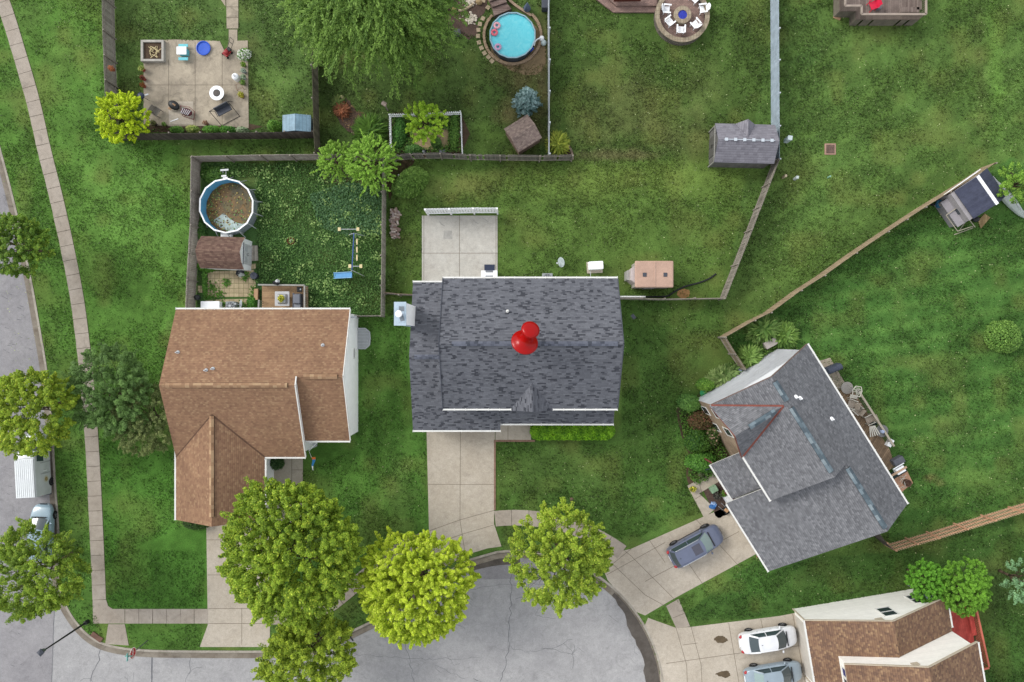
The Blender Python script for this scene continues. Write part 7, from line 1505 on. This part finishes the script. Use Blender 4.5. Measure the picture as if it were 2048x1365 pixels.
def rag(name,label,cat,px,py,z,seed,cols,rz=0,sc_=1.0):
    """crumpled heap / covered junk as faceted lumps in few colours"""
    t=thing(name,label,cat); rr=random.Random(seed)
    for k,cc_ in enumerate(cols):
        q=MB(); x,y=rr.uniform(-.25,.25)*sc_,rr.uniform(-.15,.15)*sc_
        n=14; b0=len(q.v); ang=[2*math.pi*i/n for i in range(n)]; rr_=[rr.uniform(.7,1.1)*.28*sc_ for _ in range(n)]
        q.add([(x,y,.32)]+[(x+r_*.55*math.cos(a),y+r_*.45*math.sin(a),.28+rr.uniform(-.04,.04)) for a,r_ in zip(ang,rr_)]+[(x+r_*math.cos(a),y+r_*.8*math.sin(a),.02) for a,r_ in zip(ang,rr_)],
          [(0,1+i,1+(i+1)%n) for i in range(n)]+[(1+i,1+n+i,1+n+(i+1)%n,1+(i+1)%n) for i in range(n)]); q.build('cover' if k==0 else 'bundle',M('%s_%d_%d'%(name,seed,k),S(*cc_),.8,.25),t)
    place(t,px,py,z,rz); return t
rag('draped_towel','black and white towel draped over the deck rail','towel',553,566,1.35,3,[(40,40,44),(220,222,224),(50,50,54)],0,.8)
rag('covered_mower','black-covered garden machine beside the barn shed','garden machine',484,546,0,4,[(44,46,52),(190,196,190),(70,72,78)],-20,1.3)
q=MB(); q.lathe((0,0,0),[(.25,0),(.3,.5),(.28,.58),(0,.62)],20); q.tube((.02,0,.6),(.02,.0,.72),.03); solo(q,'round_grill',M('round_grill_grey',S(80,84,96),.45,.15),'dark grey round covered grill at the edge of the tan paving','grill',512,553)
ac=thing('ac_unit','grey air conditioner with round fan behind the brown house','air conditioner'); 
def acunit(t,s_=.8):
    q=MB(); q.box((0,0,.4),(s_,s_,.8)); q.build('casing',M('ac_casing_%d'%int(s_*100),S(150,156,158),.5,.1),t,bevel=.03); q=MB(); q.lathe((0,0,.805),[(s_*.42,0),(s_*.40,.03),(0,.03)],24); f_=q.build('fan_guard',M('ac_dark_%d'%int(s_*100),S(88,92,96),.5,.1),t)
    q=MB()
    for k in range(8): q.beam((0,0,.85),(s_*.4*math.cos(k*.785),s_*.4*math.sin(k*.785),.85),.02,.015)
    for r_ in (.15,.25,.35): q.lathe((0,0,.845),[(r_*s_/.8-.006,0),(r_*s_/.8+.006,.01)],24,cap=False)
    q.lathe((0,0,.84),[(.09,0),(.09,.03),(0,.03)],12); q.build('grille',LGREY,f_)
acunit(ac,.72); place(ac,468,613,0)
ac2=thing('ac_unit','pale blue-grey air conditioner half hidden under the dark slate eave','air conditioner'); acunit(ac2,.85); place(ac2,1094,559,0)
q=MB(); q.box((0,0,.35),(1.5,.7,.7)); q.box((0,0,.72),(1.56,.76,.06)); solo(q,'deck_box',WHITE,'white rectangular storage box behind the brown house','storage box',428,613,0,bevel=.05)
def dish(label,px,py,z,rz,c,s_=.42,pole=.8,mast=None):
    t=thing('satellite_dish',label,'satellite dish'); Mx=Matrix.Rotation(R(55),3,'Y'); q=MB(); q.lathe((0,0,pole),[(0,-.06),(s_*.5,-.03),(s_,.06),(s_*.98,.075),(s_*.5,-.01),(0,-.04)],28,M3=Mx,cap=False); q.build('reflector',M('dish_%d'%px,S(*c),.5,.08),t,smooth=True)
    q=MB(); q.tube((-.02,0,0),(-.02,0,pole),.03); q.build('mast',METAL,t); q=MB(); e=Mx@Vector((0,0,.5)); q.tube((-.05,0,pole-.35),(e.x,e.y,e.z+pole-.15),.018); q.box((e.x,e.y,e.z+pole-.12),(.1,.14,.1)); q.build('arm',LGREY,t); place(t,px,py,z,rz); return t
dish('pale grey satellite dish standing on the lawn behind the slate-roofed house',1122,527,0,-165,(176,188,190)); dish('round grey satellite dish beside the white-walled house and green trees',1814,1170,0,180+20,(150,164,180),.5,2.6); dish('satellite dish on edge beside the air conditioner of the brown house',489,611,0,170,(176,184,188),.42,.7)
q=MB(); q.ell((0,0,.3),(.25,.25,.28),12,8); solo(q,'barrel',M('barrel_dark',S(60,64,66),.6,.2),'small dark round pot against the pale fence near the brown house','pot',398,596,smooth=True)
# ---- yard of slate-roofed house
wp=thing('wood_pile','long heap of split pinkish-grey firewood beside the divider fence','wood pile',at(790,447,0)); rr=random.Random(12)
LM=[M('fw_%d'%i,S(*c),.9,.25,4,fine=.25) for i,c in enumerate([(176,160,148),(150,128,118),(196,184,174),(130,108,98),(164,150,146)])]
for i in range(85):
    x,y=rr.uniform(784,797),420+i*.66; x+= -3*math.sin((y-420)/57*3.14)+2; z=.12+.22*rr.random(); p=at(x,y,z); an=rr.uniform(-.7,.7)+(1.57 if rr.random()<.3 else 0); q=MB(); l=rr.uniform(.16,.28); q.beam(p-Vector((math.cos(an)*l,math.sin(an)*l,rr.uniform(-.05,.05))),p+Vector((math.cos(an)*l,math.sin(an)*l,rr.uniform(-.05,.05))),rr.uniform(.1,.17),rr.uniform(.08,.14)); q.build('log',LM[i%5],wp)
sp_=thing('stoop','white back door stoop with two grey treads and a dark mat','steps'); q=MB(); q.box((0,-.1,.3),(1.35,.95,.6)); q.build('platform',WHITE,sp_,bevel=.02)
for k in range(2): q=MB(); q.box((.0,.2-.42*k+.1,.615),(.62,.16,.02)); q.build('tread',MGREY,sp_)
q=MB(); q.box((0,.68,.03),(.85,.5,.04)); q.build('mat',M('door_mat_navy',S(54,62,84),.8),sp_); place(sp_,979,552,.06)
gn=thing('generator','white standby generator on a pad behind the slate-roofed house','generator'); q=MB(); q.box((-.05,-.1,.04),(1.3,.95,.08)); q.build('pad',CONC,gn); q=MB(); q.box((0,0,.42),(1.22,.68,.7)); q.build('cabinet',WHITE,gn,bevel=.08); q=MB(); q.tube((-.45,-.4,.3),(-.45,-.95,.3),.025); q.build('conduit',LGREY,gn); place(gn,1190,533,0,3)
pp=thing('drain_hose','black corrugated hose curving across the grass to the thin fence','hose',at(1390,580,0)); q=MB(); q.path([tuple(at(x,y,.06)) for x,y in catmull([(1291,594),(1320,594),(1336,592),(1352,582),(1372,573),(1398,566),(1418,558),(1432,548)],5)],.07,8); q.build('hose',BLACK,pp)
q=MB(); q.tube(at(1240,594,.1),at(1291,594,.08),.07,.07,10); solo(q,'white_pipe',WHITE,'straight white drain pipe along the thin fence','pipe')
q=MB(); q.ell((0,0,.1),(.1,.1,.1),10,6); solo(q,'white_ball',WHITE,'small white object beside the lance-leaved bush','ball',798,352)
# ---- pool yard extras
q=MB(); q.box((0,0,.15),(.55,.5,.3)); q.box((0,0,.31),(.38,.34,.03)); solo(q,'plastic_crate',M('crate_dark',S(82,84,88),.5,.2),'dark grey plastic crate at the willow edge','crate',915,68,0,8,bevel=.03)
q=MB(); q.box((0,0,.4),(.5,1.1,.8)); q.box((0,0,.82),(.54,1.14,.05)); solo(q,'storage_bench',DGREY,'dark grey storage bench against the white vinyl fence','storage box',1089,12,0,bevel=.03)
pu=thing('patio_umbrella','small closed grey-blue umbrella in a base near the turquoise pool','umbrella'); q=MB(); q.lathe((0,0,.3),[(.32,0),(.05,.9),(.0,.95)],8); q.build('canopy',M('umb_blue',S(96,110,132),.7,.15),pu); q=MB(); q.lathe((0,0,0),[(.2,0),(.2,.06),(.03,.08),(.03,.3)],14); q.build('base',LGREY,pu); place(pu,1054,21)
def boulder(label,px,py,rx,ry,h,c,rz=0,z=0):
    rr=random.Random(px*7+py); q=MB(); q.ell((0,0,h*.3),(rx,ry,h*.7),9,6); q.v=[(x*rr.uniform(.8,1.15),y*rr.uniform(.8,1.15),z_) for x,y,z_ in q.v]; return solo(q,'rock',M('rock_%d_%d'%(px,py),S(*c),.9,.25,4),label,'rock',px,py,z,rz)
boulder('yellowish rock at the tip of the mulch bed',684,197,.16,.22,.3,(196,188,140)); boulder('cream rock in the middle of the mulch bed',723,246,.14,.18,.25,(206,190,170)); boulder('round tan boulder in the stony bed near the willow',958,6,.28,.24,.35,(166,144,108)); boulder('tan rock beside the willow steps',908,24,.24,.3,.4,(172,150,100))
q=MB(); q.prism([(-.2,.3),(.15,.25),(.42,-.1),(.35,-.3),(.05,-.2),(-.22,-.05)],0,.3); solo(q,'upturned_tub',M('tub_teal',S(150,190,186),.5,.15),'pale teal upturned tub in the mulch bed','tub',746,250,.02,0,bevel=.05)
q=MB(); q.path([tuple(at(x,y,.08)) for x,y in catmull([(917,22),(928,20),(938,15),(947,8)],5)],.10,7); solo(q,'stone_edging',STONE,'short curved stone edging near the willow','edging')
q=MB(); rr=random.Random(22)
for i in range(160): x,y=(rr.gauss(938,7),rr.gauss(5,5)) if i<80 else (rr.gauss(942,6),rr.gauss(37,6)); p=at(x,y,.05); q.ell((p.x,p.y,.05),(rr.uniform(.05,.13),rr.uniform(.05,.1),.06),6,4)
o=q.build('pebbles',M('pebble_white',S(206,196,180),.85,.3,6)); o['kind']='stuff'; o['label']='scattered pale pebbles in the mulch near the willow'; o['category']='pebbles'
lb=thing('garden_bridge','dark old wooden landing partly under the willow','landing',at(875,12,0)); q=MB(); q.prism([at(x,y,.3)[:2] for x,y in((855,-20),(898,-20),(898,20),(860,24))],0,.3); q.build('boards',Mboards('dark_landing',S(92,72,66),S(70,54,50),.15,1,.4),lb); q=MB(); q.prism([at(x,y,.6)[:2] for x,y in((884,-20),(897,-20),(897,14),(884,14))],.3,.6); q.build('step',Mboards('grey_landing',S(128,114,98),S(108,94,80),.15,1,.4),lb)
bh=thing('birdhouse','small weathered birdhouse on a post at the picket fence corner','birdhouse'); q=MB(); q.box((0,0,1.5),(.26,.22,.3)); q.face([(-.2,-.16,1.68),(.2,-.16,1.68),(.2,0,1.85),(-.2,0,1.85)]); q.face([(.2,.16,1.68),(-.2,.16,1.68),(-.2,0,1.85),(.2,0,1.85)]); q.build('box',M('bird_wood',S(176,158,148),.85,.2),bh); q=MB(); q.beam((0,0,0),(0,0,1.4),.08,.08); q.build('post',WOODP,bh); place(bh,776,222,0,-30)
q=MB(); 
for k in range(3): q.lathe((0,0,.4+.3*k),[(.28-.03*k,0),(.29-.03*k,.02)],18,cap=False)
for k in range(4): q.tube((.3*math.cos(k*1.57),.3*math.sin(k*1.57),0),(.22*math.cos(k*1.57),.22*math.sin(k*1.57),1.1),.012,.012,5)
solo(q,'plant_cage',METAL,'round wire plant cage in the straw path','plant cage',871,278)
q=MB(); q.box((0,0,.12),(.5,.25,.2)); solo(q,'grey_box',MGREY,'small grey box at the foot of the vegetable garden, right one','box',885,304,0,bevel=.02)
rag('garden_sacks','crumpled black and white sacks at the foot of the vegetable garden','sacks',850,302,0,9,[(70,72,76),(190,196,204)],10,.9)
q=MB(); q.beam((0,-1.2,.05),(0,1.2,.05),.14,.1); solo(q,'timber',M('timber_brown',S(126,92,74),.85),'brown timber lying along the right side of the vegetable garden','timber',919,276)
ce=thing('corner_edging','curved stone edging around the corner bed below the vinyl fence','edging',at(1125,285,0)); cpts=catmull([(1104,276),(1110,273),(1122,279),(1134,289),(1143,304),(1145,320)],5)
for k,(a_,b_) in enumerate(zip(cpts[:-1],cpts[1:])): q=MB(); A_=at(*a_,.1);B_=at(*b_,.1); q.beam(A_.lerp(B_,.05),A_.lerp(B_,.95),.18,.2); q.build('stone',M('edge_brown_%d'%(k%3),S(134-10*(k%3),120-10*(k%3),106-10*(k%3)),.9,.3) if k<3 else bpy.data.materials['edge_brown_%d'%(k%3)],ce)
# ---- house C surroundings
q=MB(); q.box((0,0,.32),(1.0,.55,.64)); q.box((0,0,.66),(1.06,.6,.06)); solo(q,'grey_deck_box',M('box_warm_grey',S(176,168,162),.5,.1),'grey-beige garden box among the daylilies','storage box',1536,687,0,28,bevel=.05)
q=MB(); q.lathe((0,0,0),[(.2,0),(.3,.25),(.28,.28)],16); solo(q,'green_tub',M('tub_green',S(56,150,96),.5),'bright green tub against the siding wall corner','tub',1405,786,0)
q=MB(); q.box((0,0,.3),(.3,.3,.6)); solo(q,'meter_box',M('meter_blue',S(150,166,186),.5,.2),'small pale blue meter box at the siding wall','utility box',1475,741,0,30,bevel=.03)
cd=thing('long_deck','long weathered deck along the back of the angled house','deck',at(1752,860,0)); Pc=fc.p
DKC=Mboards('deck_worn_c',S(158,134,108),S(126,106,86),.14,1,.45,rot=R(-58))
q=MB(); q.prism([tuple(Pc(5.9,.38)[:2]),tuple(Pc(13.6,.38)[:2]),tuple(Pc(13.6,-2.6)[:2]),tuple(Pc(12.2,-3.0)[:2]),tuple(Pc(6.3,-3.05)[:2]),tuple(Pc(5.9,-2.6)[:2])],.35,.5); q.build('floor',DKC,cd)
q=MB(); q.beam(at(1717,782,1.4),at(1788,893,1.4),.16,.07); q.build('rail',M('deck_rail_c',S(176,166,150),.8,.2),cd)
q=MB(); A_=at(1717,782,1.4);B_=at(1788,893,1.4)
for i in range(34): c=A_.lerp(B_,(i+.5)/34); q.box((c.x,c.y,.93),(.04,.04,.9))
q.build('balusters',M('baluster_c',S(128,120,108),.8,.2),cd)
q=MB(); q.beam(at(1781,953,1.5),at(1813,934,1.5),.16,.07); q.build('rail',M('rail_c2',S(196,164,136),.8,.2),cd)
slabc=MB(); slabc.prism([at(x,y,.05)[:2] for x,y in((1636,723),(1660,716),(1692,770),(1668,790))],-.02,.06); struct(slabc,'patio',[CONC3])
bb=thing('barrel_grill','dark blue-grey covered grill on the slab beside the long deck','grill'); q=MB(); q.box((0,0,.55),(1.25,.55,.7)); q.lathe((0,0,.9),[(.27,-.6),(.27,.6)],12,M3=Ry(90)); q.build('cover',M('cover_blue_grey',S(70,76,92),.6,.2),bb,bevel=.05); place(bb,1659,737,0,22)
MS=M('mesh_chair_white',S(206,202,190),.6,.1); MT=M('mesh_seat_tan',S(166,154,140),.7,.15)
def ptable(name,label,px,py,z,r_,c,rz=0):
    t=thing(name,label,'table'); q=MB(); q.lathe((0,0,.68),[(0,.03),(r_,.03),(r_,0),(0,0)],24,cap=False); q.build('tabletop',M('pt_%d'%px,S(*c),.4,.15),t)
    for k in range(4): q=MB(); q.tube((r_*.7*math.cos(k*1.57),r_*.7*math.sin(k*1.57),0),(r_*.5*math.cos(k*1.57),r_*.5*math.sin(k*1.57),.68),.02); q.build('leg',LGREY,t)
    place(t,px,py,z,rz); return t
ptable('glass_table','round grey glass table on the slab at the top of the long deck',1686,775,.06,.5,(150,146,140))
sc_=thing('lattice_chair','white metal lattice-back chair at the top end of the long deck','chair'); q=MB(); rr=random.Random(3); q.path([(-.32,-.38,.9),(-.38,.1,.95),(-.2,.42,.95),(.25,.42,.95),(.36,.1,.95),(.3,-.38,.9),(-.32,-.38,.9)],.035,8)
for k in range(9): a=rr.uniform(0,6.28); q.lathe((rr.uniform(-.18,.18),rr.uniform(-.2,.25),.93),[(.1,0),(.13,0),(.13,.02),(.1,.02)],10,cap=False)
q.path([(-.32,-.1,.92),(0,.05,.93),(.32,-.1,.92)],.02); q.path([(-.3,.2,.92),(0,.05,.93),(.3,.25,.92)],.02); q.build('backrest',MS,sc_); q=MB(); q.box((0,-.45,.5),(.6,.3,.05)); q.build('seat',MS,sc_)
for a_ in(-1,1):
    for b_ in(-.6,.3): q=MB(); q.tube((a_*.28,b_,0),(a_*.28,b_,.6),.025); q.build('leg',MS,sc_)
place(sc_,1703,782,.5,-10)
c1_=chair('deck_armchair','tan mesh armchair in the upper part of the long deck',MT,MS,.6,.6,.42,.55); place(c1_,1708,818,.5,140)
c2_=dup(c1_,'tan mesh armchair beside the long deck rail, facing the house',at(1733,838,.5),205)
c3_=dup(c1_,'striped-back chair close under the gutter at the top of the long deck',at(1698,808,.5),160)
ptable('patio_table','round dark glass table with folded white slats near the long deck rail',1755,860,.5,.5,(116,116,116))
q=MB()
for k in range(5): q.box((-.3+k*.14,0,.03+.01*k),(.09,.85,.03),.12*k-.2)
solo(q,'folded_chair',MS,'folded white slatted chair lying beside the glass table','chair',1747,862,1.2,15)
q=MB(); q.ell((0,0,.25),(.3,.22,.25),12,8); solo(q,'dark_bag',M('bag_green_black',S(36,52,46),.7,.2),'dark green bag beside the tan armchair on the long deck','bag',1744,846,.5,0,smooth=True)
q=MB(); q.box((0,0,.22),(.34,.62,.44)); q.box((0,0,.46),(.36,.64,.05)); solo(q,'white_cooler',WHITE,'white cooler on the long deck beside the rail','cooler',1775,885,.5,-30,bevel=.03)
q=MB(); q.lathe((0,0,0),[(.13,0),(.14,.3),(.05,.36)],12); solo(q,'jar_blue_white',M('jar_blue',S(170,184,214),.4,.4,8),'blue and white jar on the dark glass table','jar',1762,863,1.22,0)
g2=thing('covered_grill','dark gas grill with white control panel near the gutter of the long deck','grill'); q=MB(); q.box((.2,.3,.6),(.9,.55,.6)); q.build('hood',M('hood_dark',S(96,98,106),.4),g2,bevel=.05); q=MB(); q.box((-.1,-.35,.75),(.75,.5,.5)); q.build('panel',WHITE,g2,bevel=.04); q=MB(); q.beam((-.6,.05,1.0),(.4,.05,1.0),.06,.06); q.build('handle',WHITE,g2); place(g2,1786,928,.5,30)
q=MB(); q.box((0,0,.03),(1.5,.55,.06)); solo(q,'dark_mat',M('mat_dark_green',S(38,54,52),.8),'dark green mat below the covered grill','mat',1795,946,.5,30)
fwk=thing('wire_chairs','stack of white wire chairs around a brown round basket at the deck end','chair'); q=MB(); rr=random.Random(8)
for k in range(10): x,y=rr.uniform(-.5,.3),rr.uniform(-.5,.5); a=rr.uniform(0,3); q.tube((x,y,.3+.05*k),(x+.4*math.cos(a),y+.4*math.sin(a),.35+.05*k),.02,.02,5)
q.build('frame',MS,fwk); q=MB(); q.lathe((.3,.1,.3),[(.28,0),(.3,.35),(.26,.36),(.2,.1),(0,.08)],20,cap=False); q.build('basket',M('basket_brown',S(112,88,74),.85,.3,8),fwk); place(fwk,1800,965,.3,-10)
q=MB(); q.prism([at(x,y,0)[:2] for x,y in((1776,966),(1812,940),(1824,966),(1800,985))],0,.12); tag(q.build('wood_platform',WOODO,None),'low wooden platform under the wire chairs','platform')
# front yard junk of house C
potplant('blue glazed pot with plant by the porch of the angled house',1414,932,(90,90,130),(90,130,60),(150,150,110),31,.2); potplant('yellow-flowered pot on the walk corner of the angled house',1383,977,(70,70,62),(90,100,50),(230,226,80),32,.22,yell=((236,232,90),.35))
potplant('small tan pot by the front walk shrub row',1399,948,(190,150,110),(70,80,60),(120,130,90),33,.18); potplant('round dark wreath-like planter in the small mulch bed',1431,990,(60,56,52),(60,64,56),(110,108,100),34,.28)
q=MB(); q.box((0,0,.25),(.6,.5,.5)); solo(q,'green_bin',M('bin_sage',S(140,170,140),.6,.2),'pale green box in the small mulch bed','box',1425,977,0,30,bevel=.03)
potplant('leafy green plant between porch gutter and mulch bed',1445,986,(100,90,80),(60,110,40),(130,170,60),35,.24)
rag('blue_tarp','crumpled bright blue tarp at the garage corner','tarp',1431,1013,.03,21,[(50,120,190),(150,176,214),(60,110,170)],-20,1.1)
lm=thing('push_mower','black and tan push mower at the garage corner','lawn mower'); q=MB(); q.box((0,0,.22),(.5,.42,.2)); q.build('deck',BLACK,lm,bevel=.05); q=MB(); q.box((0,0,.36),(.34,.28,.12)); q.build('engine',M('engine_tan',S(190,150,112),.6,.2),lm,bevel=.03)
for a_ in(1,-1):
    for b_ in(1,-1): q=MB(); q.lathe((a_*.26,b_*.24,.12),[(.12,-.03),(.12,.03)],14,M3=Rx(90)); q.build('wheel',RUBBER,lm)
for s_ in(1,-1): q=MB(); q.tube((-.2,s_*.16,.3),(-.9,s_*.18,.85),.018); q.build('handle',LGREY,lm)
place(lm,1450,1019,.03,-40)
potplant('small brown potted plant at the near garage corner',1515,1114,(150,96,84),(60,80,40),(130,160,90),36,.18)
q=MB(); q.path([(0,0,0),(0,0,.5),(.3,.2,.9),(.7,.5,1.0)],.03); solo(q,'flag_bracket',M('dark_stripes',S(60,60,90),.8,.4,12),'small folded dark striped flag at the porch corner','flag',1408,938,.5,0)
# ---- house D deck
rd=thing('red_deck','red painted deck with bench and rail behind the white-walled house','deck',at(1930,1275,0)); REDP=Mboards('red_boards',S(196,84,74),S(180,72,64),.14,0,.3,.6,rot=R(9.5)); REDR=M('red_rail',S(204,112,92),.6,.15)
q=MB(); q.prism([at(x,y,.6)[:2] for x,y in((1885,1222),(1936,1214),(1960,1345),(1900,1345))],.45,.6); q.build('floor',REDP,rd)
def redrail(a_,b_):
    A_=at(*a_,1.5);B_=at(*b_,1.5); q=MB(); q.beam(A_,B_,.14,.07); q.build('rail',REDR,rd); q=MB(); L=(B_-A_).length
    for i in range(int(L/.16)): c=A_.lerp(B_,(i+.5)/int(L/.16)); q.box((c.x,c.y,1.0),(.04,.04,.95))
    q.build('balusters',REDR,rd)
redrail((1892,1226),(1948,1216)); redrail((1953,1220),(1978,1334)); redrail((1978,1336),(1955,1342))
q=MB(); q.prism([at(x,y,1.0)[:2] for x,y in((1935,1222),(1945,1221),(1954,1270),(1946,1272))],.94,1.0); q.build('bench',REDP,rd)
q=MB(); q.prism([at(x,y,.3)[:2] for x,y in((1936,1230),(1955,1226),(1976,1334),(1962,1340))],0,.08); struct(q,'soil_bed',[M('under_deck',S(84,70,44),.95,.3,3)])
# ---- street furniture
lp=thing('street_lamp','tall thin dark lamp post leaning over the road corner in view','street lamp',at(176,1243,0)); p=at(176,1243,0); q=MB(); q.tube(p,(p.x,p.y,5.3),.085,.055,10); q.build('pole',BLACK,lp); q=MB(); q.lathe((p.x,p.y,0),[(.18,0),(.16,.4),(.09,.45)],12); q.build('base',BLACK,lp)
q=MB(); q.lathe((p.x,p.y,5.25),[(.1,0),(.16,.1),(.24,.45),(.0,.46)],4); q.build('lantern',M('lantern_glass',S(90,104,100),.3,.1),lp); q=MB(); q.lathe((p.x,p.y,5.7),[(.3,0),(.3,.04),(.12,.16),(0,.2)],4); q.build('cap',DGREY,lp)
sgn=thing('stop_sign','red octagonal STOP sign with a teal street blade on its post','stop sign',at(296,1281,0)); p=at(296,1281,0); q=MB(); q.beam(p,(p.x,p.y,3.0),.06,.06); q.build('post',M('sign_post',S(110,116,110),.6,.2,metal=.3),sgn)
Ms=Matrix.Rotation(R(90),3,'Y'); zc=2.35
def octa(r_,x,z0=0): return [(p.x+x,p.y+r_*math.sin(R(22.5+45*k)),zc+r_*math.cos(R(22.5+45*k))) for k in range(8)]
q=MB(); f_=octa(.47,.06); b_=octa(.47,.035); q.face(f_[::-1]); q.face(b_); 
for k in range(8): q.face([f_[k],b_[k],b_[(k+1)%8],f_[(k+1)%8]])
pl_=q.build('border',M('sign_white',S(240,226,220),.4,.03),sgn); q=MB(); q.face(octa(.40,.066)[::-1]); q.build('face',M('sign_red',S(196,22,36),.4,.03),pl_)
for ob in (pl_,): pass
tc=bpy.data.curves.new('lettering','FONT'); tc.body='STOP'; tc.size=.34; tc.align_x='CENTER'; tc.align_y='CENTER'; tc.extrude=.004; tc.offset=.006; tmp=bpy.data.objects.new('t',tc); C.objects.link(tmp); bpy.context.view_layer.update(); dg=bpy.context.evaluated_depsgraph_get(); tm=bpy.data.meshes.new_from_object(tmp.evaluated_get(dg)); bpy.data.objects.remove(tmp)
tm.name='lettering'; tm.materials.clear(); tm.materials.append(bpy.data.materials['sign_white']); to=bpy.data.objects.new('lettering',tm); C.objects.link(to); to.parent=pl_
Mt=Matrix(((0,0,1),(1,0,0),(0,1,0))).to_4x4(); to.matrix_local=Matrix.Translation((.074,0,zc))@Mt@Matrix.Diagonal((.85,1.15,1,1))
q=MB(); q.box((p.x,p.y,3.05),(.03,.62,.18)); q.build('street_blade',M('blade_teal',S(130,196,190),.5,.1),sgn); q=MB(); q.box((p.x,p.y,2.86),(.55,.03,.17)); q.build('street_blade',M('blade_teal2',S(120,186,176),.5,.1),sgn)
si=thing('storm_inlet','rust-brown storm drain inlet set into the corner kerb','storm drain',at(194,1273,0)); q=MB(); A_=at(184,1267,.05);B_=at(204,1281,.05); q.beam(A_,B_,.42,.12); q.build('hood',M('inlet_brown',S(112,84,72),.85,.3),si); q=MB(); q.beam(A_+Vector((-.2,-.12,-.06)),B_+Vector((-.2,-.12,-.06)),.1,.1); q.build('opening',BLACK,si)
q=MB(); q.beam(at(700,1272,-.1),at(706,1282,-.1),.12,.03); solo(q,'debris',BLACK,'dark twig scrap in the gutter by the lower maple','debris')
